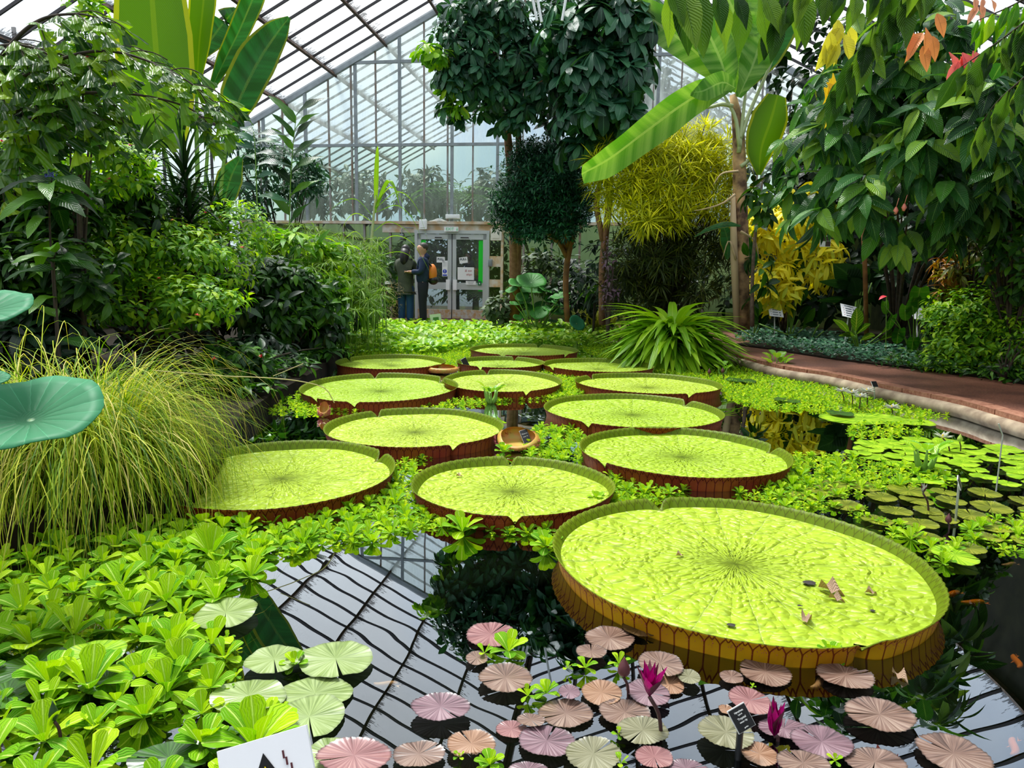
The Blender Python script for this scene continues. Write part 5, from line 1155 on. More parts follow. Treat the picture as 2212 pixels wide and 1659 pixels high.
paddle(1715, 740, 12.3, [(1718, 640, 1727, 532, 15), (1712, 620, 1730, 660, 12), (1706, 612, 1668, 604, 9), (1700, 640, 1655, 622, 8), (1720, 660, 1745, 625, 10), (1725, 690, 1752, 660, 10), (1712, 680, 1690, 650, 9), (1735, 710, 1760, 665, 10)], 'tall upright paddle leaved plant between the two left info signs')
paddle(1635, 735, 12.3, [(1635, 700, 1610, 640, 13), (1632, 690, 1640, 650, 10), (1640, 710, 1660, 680, 8)], 'paddle leaved plant left of the leftmost info sign')
paddle(1850, 740, 11.2, [(1855, 620, 1800, 570, 26), (1870, 610, 1830, 575, 24), (1875, 612, 1880, 590, 22), (1860, 625, 1770, 608, 12), (1850, 650, 1765, 650, 9), (1865, 640, 1800, 660, 10), (1885, 605, 1930, 562, 10), (1850, 640, 1840, 600, 18), (1860, 660, 1890, 640, 14)], 'dark feathered big leaf plant above the middle info sign', DARK, name='dumb_cane')
VAR = leafmat('feathered cream leaf', [(.05, .20, .01), (.12, .30, .02)], rough=.35, transl=.25, vein=(.50, .62, .12), veinamt=.8, nribs=9)
paddle(1870, 745, 10.6, [(1848, 715, 1850, 665, 14), (1835, 720, 1800, 690, 8), (1850, 722, 1880, 700, 9), (1845, 725, 1812, 725, 7), (1900, 735, 1958, 712, 11), (1905, 720, 1950, 690, 10), (1860, 735, 1890, 725, 8)], 'light feathered leaf plant just right of the middle info sign', VAR, name='dumb_cane')
paddle(1760, 740, 11.9, [(1770, 700, 1780, 650, 11), (1765, 705, 1740, 700, 8), (1780, 715, 1800, 680, 9), (1640, 700, 1590, 690, 8)], 'dark lance leaved plant in the bed between the left and middle info signs', DARK)
# anthurium: heart leaves
def heart_leaf(c, s, yaw=0., tilt=.9, roll=0.):
    V, F, U = [(0, 0, 0)], [], [(.5, .25)]; n = 20
    for i in range(n):
        a = 2 * PI * i / n; x = math.sin(a) * (1 - .12 * math.cos(a)); y = -math.cos(a) * 1.0 + .28 * max(0, math.cos(a)) ** 6 * 2.2
        if abs(a - 0) < 1e-6: y = -.45
        V.append((x * .62, y * .85, -.16 * (x * x + y * y) + .08 * abs(x))); U.append((.5 + x * .5, .5 + y * .5))
    V = np.array(V) * s; R = np.array(Matrix.Rotation(yaw, 3, 'Z') @ Matrix.Rotation(-PI / 2 + .5 - tilt, 3, 'X') @ Matrix.Rotation(roll, 3, 'Z'))
    V = V @ R.T + np.array(c); F = [(0, 1 + i, 1 + (i + 1) % n, 1 + (i + 1) % n) for i in range(n)]
    return V, np.array(F), np.array(U)
def tri_fix(arrs):
    V, F, U = merge(arrs); return V, [tuple(f[:3]) for f in F], U
def heart_plant(name, label, cat, px0, Y, items, mat, smat=M_stalk, sgn=1):
    b = Vector((D(px0, 600, Y).x, Y, .17)); arr = []; k = MB()
    for (x, y, s, yw, tl) in items:
        c = D(x, y, Y - .1); arr.append(heart_leaf(c, s * px2m(Y), yw, tl)); k.tube(bez([b, b.lerp(c, .5) + Vector((0, 0, .1)), c], 7), .007, 5)
    V, F, U = tri_fix(arr); e = empty(name, b, 0, label, cat); o = obj('foliage', V, F, mat, e, uv=U, smooth=True); o.location = -b; o2 = k.build('stem', smat, e, smooth=True); o2.location = -b
    return e
ANT = leafmat('glossy heart leaf', [(.03, .18, .015), (.06, .28, .02), (.12, .38, .03)], rough=.22, transl=.25, spec=.7, nribs=5, vein=(.3, .5, .1), veinamt=.3)
heart_plant('anthurium', 'anthurium with big glossy heart leaves left of the bright right shrub', 'plant', 1990, 9.4, [(1985, 635, 34, 0, .4), (1972, 655, 30, .3, .2), (2025, 675, 36, -.4, .3), (1925, 690, 26, .6, .2), (1955, 670, 26, .2, .5), (1940, 720, 26, .2, .3), (1972, 738, 22, 0, .3), (1965, 760, 18, .3, .6), (1910, 660, 22, .5, .6), (2008, 640, 26, -.5, .5), (1990, 770, 20, .2, .6)], ANT)
k = MB(); c = D(1915, 640, 9.3); k.tube(bez([Vector((D(1930, 600, 9.3).x, 9.3, .2)), c], 6), .006, 5); e = plant('anthurium_flower', 'pink red anthurium flower above the third info sign', 'flower', (D(1930, 600, 9.3).x, 9.3, .17), None, None, k, M_stalk, [('petals', inst(leaf_tpl(4, 'ovate', .5, .2, .3), np.array([tuple(c)]), np.array([[-.9, -.3, -.1]]), np.array([[0, -.3, 1.]]), .13), M_red)])
# ivy edging
poly = [(1585, 732), (1660, 751), (1740, 765), (1810, 777), (1900, 789), (1985, 801), (1975, 770), (1880, 745), (1780, 728), (1640, 712)]
def ground_cover(name, label, cat, polypx, z0, n, tpl, size, mat, hz=.15, gravity=.2):
    lo = np.array([P(x, y, z0)[:] for x, y in polypx]); pts = rng.uniform(lo.min(0)[:2], lo.max(0)[:2], (n * 6, 2)); X, Y, w_ = projn(np.column_stack([pts, np.full(len(pts), z0)])); pts = pts[inpoly(X, Y, polypx)][:n]
    q = np.column_stack([pts, z0 + rng.uniform(0, hz, len(pts))]); a = rng.uniform(0, 6.28, len(q)); d = np.column_stack([np.cos(a), np.sin(a) - .3, rng.uniform(-.6, .5, len(q))]); u = np.column_stack([np.zeros(len(q)), np.full(len(q), -.5), np.ones(len(q))])
    e = fobj(name, inst(tpl, q, d, u, size * rng.uniform(.6, 1.3, len(q))), mat); tag(e, label, cat, kind='stuff'); return e
ground_cover('ivy_edging', 'dark ivy ground cover along the far side of the brick path', 'ivy', poly, .17, 3600, leaf_tpl(3, 'ovate', .8, .1, .2), .062, TEAL, .16)
ground_cover('ground_cover', 'low green plants along the path below the right shrubs', 'ground cover', [(1900, 790), (1985, 770), (2212, 800), (2212, 832), (2100, 815), (1980, 800)], .17, 1200, OV, .09, MID, .16)
# info signs
def info_sign(px, py, bx, by, wpx, hpx, label, lean=.75, yaw=0., rl=0., blank=False):
    Y = P(bx, by, .17).y; b = P(bx, by, .17); c = D(px, py, Y); s_ = px2m(Y); w_, h_ = wpx * s_, hpx * s_ * 1.3
    e = empty('info_sign', b, 0, label, 'sign'); q = c - b; k = MB(); k.tube([(0, 0, -.1), q - Vector((0, 0, h_ * .3)) + Vector((0, .02, 0))], .011, 8); k.build('post', M_white, e, smooth=True)
    Rm = Matrix.Rotation(yaw, 3, 'Z') @ Matrix.Rotation(-lean, 3, 'X') @ Matrix.Rotation(rl, 3, 'Y'); X, Y_, Z = Rm @ Vector((1, 0, 0)), Rm @ Vector((0, 1, 0)), Rm @ Vector((0, 0, 1))
    k = MB(); k.box(q, (w_, .006, h_), X, Y_, Z); k.build('board', M_white, e)
    if not blank:
        k = MB(); k.box(q - Y_ * .0045 + Z * h_ * .38, (w_ * .55, .002, h_ * .04), X, Y_, Z); k.build('heading_line', M_ink, e)
        k, k2 = MB(), MB()
        for j in range(4):
            k.box(q - Y_ * .0045 + Z * h_ * (.2 - j * .18) - X * w_ * .05, (w_ * .38, .002, h_ * .022), X, Y_, Z); k.box(q - Y_ * .0045 + Z * h_ * (.16 - j * .18) - X * w_ * .05, (w_ * .38, .002, h_ * .022), X, Y_, Z)
            k.box(q - Y_ * .0045 + Z * h_ * (.18 - j * .18) + X * w_ * .28, (w_ * .11, .002, h_ * .06), X, Y_, Z); k2.box(q - Y_ * .0045 + Z * h_ * (.2 - j * .18) - X * w_ * .34, (w_ * .05, .002, h_ * .03), X, Y_, Z)
        k.build('text_rows', M_ink, e); k2.build('red_dots', M_redink, e)
info_sign(1675, 670, 1674, 738, 30, 28, 'leftmost white info sign with text rows in the right bed', yaw=.1, rl=.12)
info_sign(1835, 673, 1822, 755, 36, 28, 'middle white info sign with text rows, tilted on its leaning post', yaw=.2, rl=.28)
info_sign(1935, 660, 1930, 755, 26, 16, 'third white info sign, half hidden behind the heart leaves', yaw=0, blank=True)
info_sign(1983, 677, 1985, 765, 28, 26, 'fourth pale info sign behind the heart leaves, rightmost', yaw=.1, rl=.1, blank=True)
e, s_ = None, None
Yp = 10.4; c = D(1783, 521, Yp); e = empty('plant_poster', c, 0, 'small poster with four dark and white squares hanging in the shade', 'poster'); w_ = 22 * px2m(Yp)
k = MB(); k.box((0, 0, 0), (w_, .008, w_ * 1.05)); k.build('card', M_paper, e); k = MB()
for a, b2, in ((-1, 1), (1, -1)): k.box((a * w_ * .24, -.006, b2 * w_ * .24), (w_ * .46, .003, w_ * .46))
k.box((w_ * .24, -.006, w_ * .24), (w_ * .4, .003, w_ * .4)); k.build('pictures', plain('dark picture', (.06, .04, .03), .6), e)

# ---------------- centre: tree with palmate leaves (left of centre crown)
f1, C1 = leaves_blob([(1060, 110, 12.2, 120, 90), (1100, 190, 12.4, 120, 70), (1010, 170, 12.0, 80, 50), (1160, 60, 12.6, 110, 80), (1050, 40, 12.0, 110, 60), (1130, 230, 12.6, 50, 25), (980, 235, 12, 35, 20), (1085, 255, 12.2, 60, 20)], 360, 8, OBV, .21, spread=.85, gravity=.45, off=.05, shell=.4)
mb = MB(); bt = D(1112, 640, 14.2); bt.z = .2
for (pts, r) in (([(1112, 690), (1112, 600), (1108, 430), (1098, 330), (1090, 250), (1060, 150)], .10), ([(1114, 690), (1118, 560), (1122, 400), (1120, 300), (1118, 200), (1140, 90)], .085), ([(1106, 690), (1104, 500), (1102, 400), (1105, 320), (1090, 200)], .04), ([(1098, 270), (1060, 220), (1000, 190)], .03)):
    Yt = 14.2; mb.tube(bez([D(x, max(y, 0), Yt - (690 - y) / 690 * 2.0) for x, y in pts], 14), [r * (1 - .6 * i / 13) for i in range(14)], 9)
stems(mb, D(1090, 240, 12.8), [C1[i] for i in range(0, len(C1), 14)], .03, .006)
fy, _ = leaves_blob([(935, 105, 11.6, 32, 16), (975, 190, 11.8, 14, 14), (1000, 225, 11.8, 18, 12)], 14, 8, OBV, .2, gravity=.5)
plant('umbrella_tree', 'tall tree with reddish twin trunks and palm-shaped leaf clusters, top centre', 'tree', bt, f1, TEAL, mb, M_barkred, [('young_foliage', fy, LIME)])
k = MB(); b = P(1113, 700, .15); k.tube([D(1112, 690, 14.0), D(1112, 500, 14.0)], .11, 12); k.build
tag(k.build('tree_post', M_barkor, smooth=True), 'orange brown trunk right of the door carrying a small white card', 'trunk')
e, s_ = flat_sign('plant_card', 1107, 580, 9, 20, M_paper, 'small white card with a dark picture hanging on the orange brown trunk', 'card', dv=VW - 14.0 * 1.0 + .25 - .35, rot=R_(4))
k = MB(); k.box((0, -.008, .03), (.05, .003, .09)); k.build('picture', M_ink, e)
# right crown with big leaves
f2, C2 = leaves_blob([(1290, 70, 11.2, 100, 90), (1300, 190, 11.0, 90, 90), (1230, 110, 11.4, 60, 90), (1350, 140, 11.2, 55, 100), (1250, 260, 11.4, 50, 80), (1330, 270, 11.6, 60, 50), (1370, 40, 11.2, 50, 50), (1290, 320, 11.8, 40, 30)], 150, 10, leaf_tpl(5, 'obovate', .46, .08, .35), .33, spread=.85, gravity=.55, axis_up=.5, shell=.45)
mb = MB(); bt = Vector((D(1300, 600, 12.3).x, 12.3, .2))
for (pts, r) in (([(1302, 700), (1302, 560), (1318, 420), (1310, 330), (1300, 220), (1300, 120)], .07), ([(1302, 520), (1290, 420), (1330, 300), (1340, 200)], .05), ([(1318, 420), (1280, 320), (1240, 230), (1220, 150)], .045), ([(1310, 330), (1260, 260), (1250, 190)], .03)):
    mb.tube(bez([D(x, y, 12.3 - (700 - y) / 700 * 1.0) for x, y in pts], 12), [r * (1 - .5 * i / 11) for i in range(12)], 8)
plant('big_leaf_tree', 'tree with large blue green leaf rosettes, right half of the top centre', 'tree', bt, f2, TEAL, mb, M_barkred)
# dense filler high behind both crowns
f, C = leaves_blob([(1230, 130, 13.6, 150, 150), (1330, 230, 13.0, 80, 130)], 220, 7, OVW, .22, shell=.1, gravity=.4); plant('climber', 'dark leafy climber between the two crowns at the top centre', 'climber', (D(1250, 600, 13.5).x, 13.5, .2), f, DARK)
# dark fine shrub standard
f, C = leaves_blob([(1175, 390, 13.0, 95, 80), (1110, 450, 12.8, 50, 45), (1225, 440, 12.8, 65, 70), (1160, 480, 12.8, 80, 35), (1210, 350, 13.0, 45, 50), (1140, 350, 13.0, 45, 35)], 2600, 9, leaf_tpl(2, 'lance', .36, .12, .15), .095, spread=.7, gravity=0, axis_up=.4, shell=.35, lump=.10)
mb = MB(); bt = Vector((D(1225, 600, 13.2).x, 13.2, .2)); mb.tube(bez([D(1226, 695, 13.2), D(1222, 620, 13.2), D(1226, 560, 13.2), D(1240, 500, 13.1)], 10), .055, 9); mb.tube(bez([D(1226, 560, 13.2), D(1205, 520, 13.1), D(1180, 500, 13.)], 8), .04, 8); stems(mb, D(1226, 540, 13.2), [C[i] for i in range(0, len(C) - 1, 90)], .03, .005)
plant('clipped_tree', 'small round dark tree with fine leaves right of the door', 'tree', bt, f, FINE, mb, M_barkor)
# yellow needle shrub
f, C = leaves_blob([(1420, 400, 11.6, 130, 70), (1350, 390, 11.4, 70, 60), (1500, 340, 11.8, 75, 60), (1530, 420, 11.6, 60, 70), (1440, 340, 11.8, 100, 50), (1400, 460, 11.2, 90, 40)], 620, 20, leaf_tpl(3, 'lance', .075, .1, .18), .27, spread=.72, gravity=.0, axis_up=.7, shell=.45, front=.5, lump=.12)
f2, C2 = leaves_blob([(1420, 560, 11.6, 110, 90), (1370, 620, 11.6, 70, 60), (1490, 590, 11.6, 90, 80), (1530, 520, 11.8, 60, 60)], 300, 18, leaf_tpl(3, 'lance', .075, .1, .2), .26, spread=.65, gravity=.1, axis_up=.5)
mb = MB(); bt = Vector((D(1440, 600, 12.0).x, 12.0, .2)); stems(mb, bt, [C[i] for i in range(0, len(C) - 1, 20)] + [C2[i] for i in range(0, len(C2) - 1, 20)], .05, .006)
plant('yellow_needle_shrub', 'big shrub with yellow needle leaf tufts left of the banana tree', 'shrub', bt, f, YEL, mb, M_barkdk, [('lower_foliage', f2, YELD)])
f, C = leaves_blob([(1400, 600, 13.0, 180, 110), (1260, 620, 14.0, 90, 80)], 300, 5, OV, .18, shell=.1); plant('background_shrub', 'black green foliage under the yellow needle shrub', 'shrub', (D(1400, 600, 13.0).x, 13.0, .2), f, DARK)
blob_shrub('purple_vine', 'thin plant with purple grey leaves climbing left of the yellow shrub', 'vine', 1318, [(1315, 560, 11.2, 12, 40), (1318, 620, 11.2, 18, 30), (1312, 650, 11.2, 22, 15)], 34, 6, OV, .075, leafmat('purple leaves', [(.15, .06, .12), (.28, .16, .24), (.10, .12, .06)], transl=.2), base_z=.2)
# shrubs near the door right side
blob_shrub('laurel_shrub', 'grey green broad leaf shrub under the post beside the door', 'shrub', 1085, [(1075, 668, 14.0, 32, 30), (1115, 640, 14.4, 30, 25), (1160, 570, 14.4, 30, 35), (1190, 600, 14.4, 30, 60)], 100, 6, OVW, .16, leafmat('sage leaves', [(.05, .10, .04), (.10, .18, .07), (.20, .30, .12)], transl=.2), base_z=.2)
blob_shrub('birds_nest_plant', 'small arching plant with long leaves behind the yellow grass', 'plant', 1285, [(1285, 625, 12.8, 10, 8)], 3, 9, leaf_tpl(5, 'strap', .16, .2, .6), .42, MID, base_z=.2, axis_up=2.)
# strap-leaved mound
n = 320; a = rng.uniform(0, 2 * PI, n); cc = P(1452, 790, .02); Ym = cc.y + .25; c0 = Vector((D(1452, 700, Ym).x, Ym, .35)); el = rng.uniform(.25, 1.35, n)
pos = np.array(c0) + np.column_stack([np.cos(a) * .22, np.sin(a) * .2, rng.uniform(-.15, .22, n)]); d = np.column_stack([np.cos(a) * np.cos(el), np.sin(a) * np.cos(el), np.sin(el)])
f = inst(leaf_tpl(8, 'strap', .18, .3, 1.0), pos, d, np.column_stack([-np.cos(a) * np.sin(el), -np.sin(a) * np.sin(el), np.cos(el)]), rng.uniform(.42, .76, n))
f2 = inst(leaf_tpl(8, 'strap', .19, .3, 1.25), pos - [0, 0, .2], d * [1, 1, .5], np.column_stack([-np.cos(a) * np.sin(el), -np.sin(a) * np.sin(el), np.cos(el)]), rng.uniform(.45, .8, n))
k = MB(); k.tube([c0 - Vector((0, 0, .35)), c0 + Vector((0, 0, .1))], [.16, .12], 10); plant('strap_leaf_plant', 'large mound of arching light green strap leaves at the pond edge', 'plant', (c0.x, c0.y, 0), merge([f, f2]), STRAP, k, M_barkdk)
# yellow grass clump
def tussock(c, n, r, hmin, hmax, w_, droop, mat, label, name='grass_clump', outward=.6, seg=7, cat='grass', el0=.6, el1=1.5, stiff=.5):
    a = rng.uniform(0, 2 * PI, n); q = np.sqrt(rng.uniform(0, 1, n)) * r; el = rng.uniform(el0, el1, n); pos = np.array(c) + np.column_stack([np.cos(a) * q, np.sin(a) * q, np.zeros(n)]); a2 = a + rng.normal(0, .5, n)
    d = np.column_stack([np.cos(a2) * np.cos(el), np.sin(a2) * np.cos(el), np.sin(el)]); up = np.column_stack([-np.cos(a2) * np.sin(el), -np.sin(a2) * np.sin(el), np.cos(el)])
    tpl = [leaf_tpl(seg, 'strap', w_, .2, droop * k_) for k_ in (.6, 1.0, 1.4)]; arr = []
    for i, t_ in enumerate(tpl): s = slice(i, None, 3); arr.append(inst(t_, pos[s], d[s], up[s], rng.uniform(hmin, hmax, len(pos[s]))))
    return plant(name, label, cat, c, merge(arr), mat)
b = P(1300, 722, .1); tussock(b, 520, .16, .45, .85, .018, .5, leafmat('gold grass', [(.30, .42, .02), (.55, .58, .03), (.70, .62, .15)], transl=.3), 'upright golden grass clump beside the lotus', el0=1.0)
# lotus plants
def lotus_leaf(c, r, nrm=(0, -.3, 1), cup=.22, seed=0, n=28):
    rr = random.Random(seed); z = Vector(nrm).normalized(); x = z.orthogonal().normalized(); y = z.cross(x); V, F, U = [tuple(Vector(c) - z * r * cup)], [], [(.5, 0)]
    rings = 5
    for j in range(1, rings + 1):
        for i in range(n):
            a = 2 * PI * i / n; q = j / rings; hh = -cup * (1 - q) ** 1.3 + .05 * q * q * math.sin(a * 3 + seed) + .03 * q ** 3 * math.sin(a * 7 + seed); V.append(tuple(Vector(c) + (x * math.cos(a) + y * math.sin(a)) * r * q + z * r * hh)); U.append((.5, q))
    for i in range(n):
        F.append((0, 1 + i, 1 + (i + 1) % n, 1 + (i + 1) % n))
        for j in range(rings - 1): b_ = 1 + j * n; F.append((b_ + i, b_ + n + i, b_ + n + (i + 1) % n, b_ + (i + 1) % n))
    return V, F, U
def lotusmat(name, c1, c2):
    mt, t, out = nt(name); b = N(t, 'BsdfPrincipled', Roughness=.55); uv = N(t, 'UVMap'); s = N(t, 'SeparateXYZ'); L(t, uv.outputs[0], s.inputs[0])
    tco = N(t, 'UVMap', uv_map='ang') if False else None
    at = N(t, 'Attribute', attribute_name='ang'); vn = mth(t, 'ABSOLUTE', mth(t, 'SINE', mth(t, 'MULTIPLY', at.outputs['Fac'], 10.0)))
    rp = ramp(t, [(0, (.5, .7, .45)), (.06, c2), (1, c1)], s.outputs[1]); cc_ = mixc(t, mth(t, 'MULTIPLY', mth(t, 'LESS_THAN', vn, .07), .45), rp.outputs[0], tuple(min(1, c * 1.9 + .03) for c in c1)); L(t, cc_, b.inputs['Base Color'])
    bp = N(t, 'Bump', Strength=.4, Distance=.006); L(t, vn, bp.inputs['Height']); L(t, bp.outputs[0], b.inputs['Normal']); b.inputs['Specular IOR Level'].default_value = .25
    tr = N(t, 'BsdfTranslucent'); tr.inputs[0].default_value = rgba((.12, .5, .08)); mx = N(t, 'MixShader'); mx.inputs[0].default_value = .15; L(t, b.outputs[0], mx.inputs[1]); L(t, tr.outputs[0], mx.inputs[2]); L(t, mx.outputs[0], out.inputs[0]); return mt
M_lot = lotusmat('lotus teal', (.035, .22, .095), (.02, .13, .05)); M_lotg = lotusmat('lotus green', (.04, .22, .02), (.03, .16, .02))
def lotus(label, bx, Y, leaves, mat, nf=None, stemm=M_stalk):
    b = Vector((D(bx, 600, Y).x - (.9 if Y < 5 else 0), Y + (.8 if Y < 5 else 0), 0)); e = empty('lotus_plant', b, 0, label, 'lotus'); k = MB(); sd = 0
    for (x, y, rpx, dY, nr) in leaves:
        c = D(x, y, Y + dY); r = rpx * px2m(Y); sd += 1; V, F, U = lotus_leaf(c, r, nr, .2, sd); F = [f if f[2] != f[3] else f[:3] for f in F]; o = obj('leaf', V, F, mat, e, uv=U, smooth=True); o.location = -b
        at = o.data.attributes.new('ang', 'FLOAT', 'POINT'); at.data.foreach_set('value', np.array([0.] + [2 * PI * (i % 28) / 28 if i % 28 < 14.5 else 2 * PI * (28 - i % 28) / 28 for i in range(len(V) - 1)], dtype=np.float32))
        md = o.modifiers.new('thickness', 'SOLIDIFY'); md.thickness = .003
        k.tube(bez([b + Vector((rng.uniform(-.3, .3) * r * 4, rng.uniform(-.1, .1), -.05)), (b + c) / 2 + Vector((0, 0, .05)), Vector(c) - Vector(nr).normalized() * r * .22], 8), .010, 6)
    o = k.build('stalks', stemm, e, smooth=True); o.location = -b; return e
ntil = lambda: (rng.uniform(-.4, .4), rng.uniform(-.8, -.2), 1)
lotus('lotus clump with round leaves on tall stalks right of the door', 1160, 13.6, [(x, y, r, rng.uniform(-.3, .3), ntil()) for x, y, r in ((1148, 605, 32), (1120, 610, 22), (1150, 625, 27), (1128, 640, 16), (1180, 622, 24), (1210, 637, 22), (1212, 655, 21), (1200, 670, 19), (1135, 650, 14), (1142, 662, 13), (1165, 658, 14), (1184, 665, 12), (1165, 675, 20), (1135, 678, 14), (1193, 693, 11), (1118, 685, 10), (1172, 703, 9), (1222, 630, 16), (1105, 625, 14), (1112, 655, 12), (1212, 704, 8), (1190, 645, 14))], M_lotg)
lotus('single tilted lotus leaf left of the yellow grass', 1255, 12.6, [(1247, 697, 19, 0, (.5, -.8, .6))], M_lot)
lotus('near lotus plant with two blue green leaves at the left edge', -150, 2.3, [(60, 885, 145, 0, (.10, -.42, 1)), (-40, 658, 100, .15, (.1, -.35, 1)), (-20, 815, 40, .3, (.2, -.3, 1))], M_lot)

# ---------------- the big grass tussock at left
c = P(150, 1075, .12); c0 = Vector((D(150, 900, 3.35).x, 3.35, .25))
def blades(c, n, r, lmin, lmax, w_, el0, el1, droop, mat, nm):
    a = rng.uniform(0, 2 * PI, n); q = np.sqrt(rng.uniform(0, 1, n)) * r; el = rng.uniform(el0, el1, n); pos = np.array(c) + np.column_stack([np.cos(a) * q, np.sin(a) * q * .8, rng.uniform(-.1, .15, n)]); a2 = a + rng.normal(0, .8, n)
    seg = 10; ln = rng.uniform(lmin, lmax, n); dr = rng.uniform(.6, 1.5, n) * droop; h = np.column_stack([np.cos(a2), np.sin(a2)]); V = np.zeros((n, seg + 1, 2, 3)); sd = np.column_stack([-np.sin(a2), np.cos(a2), np.zeros(n)]); ph = rng.uniform(0, 6, n)
    x = np.zeros(n); z = np.zeros(n); th = el.copy()
    for i in range(seg + 1):
        w = w_ * (1 - (i / seg) ** 2 * .9); ctr = pos + np.column_stack([h * x[:, None], z]) + sd * (np.sin(ph + i * .6) * .035 * i / seg)[:, None]
        V[:, i, 0] = ctr - sd * w / 2; V[:, i, 1] = ctr + sd * w / 2; st = ln / seg; x = x + np.cos(th) * st; z = z + np.sin(th) * st; th = np.maximum(th - dr / seg * (1 + i * .25), -1.45)
    idx = (np.arange(n) * (seg + 1) * 2)[:, None] + (np.arange(seg) * 2)[None]; F = np.stack([idx, idx + 1, idx + 3, idx + 2], -1).reshape(-1, 4)
    uv = np.zeros((n, seg + 1, 2, 2)); uv[:, :, 1, 0] = 1; uv[:, :, :, 1] = np.linspace(0, 1, seg + 1)[None, :, None]
    return V.reshape(-1, 3), F, uv.reshape(-1, 2)
f = merge([blades(c0, 3300, .36, .45, 1.15, .0050, .3, 1.55, 2.0, GRASS, ''), blades(c0 - Vector((0, 0, .05)), 1100, .42, .4, 1.0, .0050, .0, .8, 1.7, GRASS, '')])
plant('grass_tussock', 'huge drooping yellow green grass tussock on the left bank', 'grass', (c0.x, c0.y, .1), f, GRASS)
k = MB(); k.tube(bez([D(330, 800, 3.4), D(480, 812, 3.6), D(560, 815, 3.7), D(640, 822, 3.8), D(700, 838, 3.9), D(722, 870, 3.95)], 16), [.003] * 16, 5); k.tube(bez([D(590, 812, 3.7), D(620, 800, 3.7), D(655, 785, 3.7)], 6), .002, 5); tag(k.build('straw_stem', plain('straw', (.6, .5, .25), .6)), 'long thin straw stem reaching right from the tussock over the water', 'stem')

# ---------------- left side mass
blob_shrub('red_flower_shrub', 'shrub with lime pointed leaves and small red flowers on the left, middle height', 'shrub', 330, [(330, 560, 6.6, 180, 90), (200, 520, 6.2, 150, 70), (450, 560, 7.2, 120, 90), (500, 500, 7.6, 110, 60), (350, 650, 6.2, 200, 60)], 760, 8, leaf_tpl(4, 'ovate', .40, .16, .40), .085, LIME, base_z=.12, gravity=.15, axis_up=.6, flowers=(M_red, 26, .026), nst=24)
blob_shrub('red_flower_shrub', 'tall thin shrub with red flowers rising to the top left', 'shrub', 165, [(195, 60, 5.4, 25, 80), (180, 150, 5.4, 30, 60), (165, 230, 5.6, 28, 60), (60, 370, 5.6, 110, 60), (250, 370, 6.0, 80, 60)], 260, 8, OV, .085, LIME, base_z=.12, gravity=.1, axis_up=.4, flowers=(M_pinkf, 16, .03), nst=16)
blob_shrub('laurel_shrub', 'dark broad leaved shrub at the left edge above the tussock', 'shrub', 90, [(80, 470, 5.6, 140, 70), (120, 580, 5.4, 170, 80), (260, 450, 6.4, 90, 70), (60, 380, 6.0, 80, 50)], 300, 7, leaf_tpl(5, 'ovate', .36, .14, .35, .2), .15, MID, base_z=.12, gravity=.3, axis_up=.3)
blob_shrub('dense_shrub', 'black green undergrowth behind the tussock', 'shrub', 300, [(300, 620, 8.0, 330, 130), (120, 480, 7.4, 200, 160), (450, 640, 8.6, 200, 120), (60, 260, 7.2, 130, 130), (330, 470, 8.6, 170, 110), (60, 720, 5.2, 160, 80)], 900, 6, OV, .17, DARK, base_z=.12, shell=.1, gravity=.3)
blob_shrub('coffee_shrub', 'shrub with glossy oval ribbed leaves and one yellow leaf, left of the pond', 'shrub', 620, [(600, 610, 8.4, 90, 50), (660, 640, 8.6, 80, 60), (590, 680, 8.2, 90, 50), (700, 690, 9.2, 60, 50)], 260, 7, leaf_tpl(5, 'ovate', .42, .14, .35), .15, MID, base_z=.12, gravity=.4)
blob_shrub('dense_shrub', 'dark hanging foliage at the left pond edge by the farthest left pads', 'shrub', 600, [(640, 720, 8.8, 100, 50), (560, 770, 7.6, 90, 50), (520, 830, 6.4, 70, 45), (720, 680, 10.4, 60, 50)], 300, 6, OV, .15, DARK, base_z=.12, gravity=.5, shell=.3)
blob_shrub('edge_shrub', 'mid green low shrub leaning over the water left of the pads', 'shrub', 500, [(500, 790, 6.2, 90, 50), (560, 850, 5.9, 50, 22), (620, 800, 7.2, 60, 30), (690, 770, 8.6, 60, 25)], 190, 6, OV, .12, MID, base_z=.1, gravity=.2, flowers=(M_red, 3, .03))
ground_cover('bank_plants', 'small green plants on the left bank beside the farthest pads', 'ground cover', [(560, 850), (640, 815), (720, 770), (760, 735), (700, 745), (600, 790), (540, 830)], .1, 1500, OV, .09, MID, .18)
# ginger-like with violet flower
def cane(label, pxpts, Y, leaves, lsz, mat, wid=.26, name='ginger_plant', droop=.3, r=.014, cat='plant', alt=True, el=.5, smat=M_stalk, extra=()):
    b = Vector((D(pxpts[0][0], 600, Y).x, Y, .12)); line = bez([b] + [D(x, y, Y) for x, y in pxpts[1:]], 30); k = MB(); k.tube(line, [r * (1 - .6 * i / 29) for i in range(30)], 7); pl_ = Y > 10
    n = leaves; q = np.linspace(8, 29, n).astype(int); pos = np.array([tuple(line[i]) for i in q]); a = (np.arange(n) % 2) * PI + rng.uniform(-.8, .8, n) if alt else np.arange(n) * 2.4
    e_ = rng.uniform(el - .2, el + .3, n); d = np.column_stack([np.cos(a) * np.cos(e_), np.sin(a) * np.cos(e_) - .2, np.sin(e_)]); up = np.column_stack([-np.cos(a) * .5, np.full(n, -1.0 if pl_ else -.3), np.ones(n)])
    f = inst(leaf_tpl(7, 'ovate', wid, .12, droop, .25), pos, d, up, lsz * rng.uniform(.8, 1.15, n)); return plant(name, label, cat, b, f, mat, k, smat, extra)
cane('tall ginger-like cane with wavy blue green leaves against the glass wall', [(622, 600), (626, 450), (632, 330), (640, 250)], 12.4, 13, .62, MID, .30, el=.8)
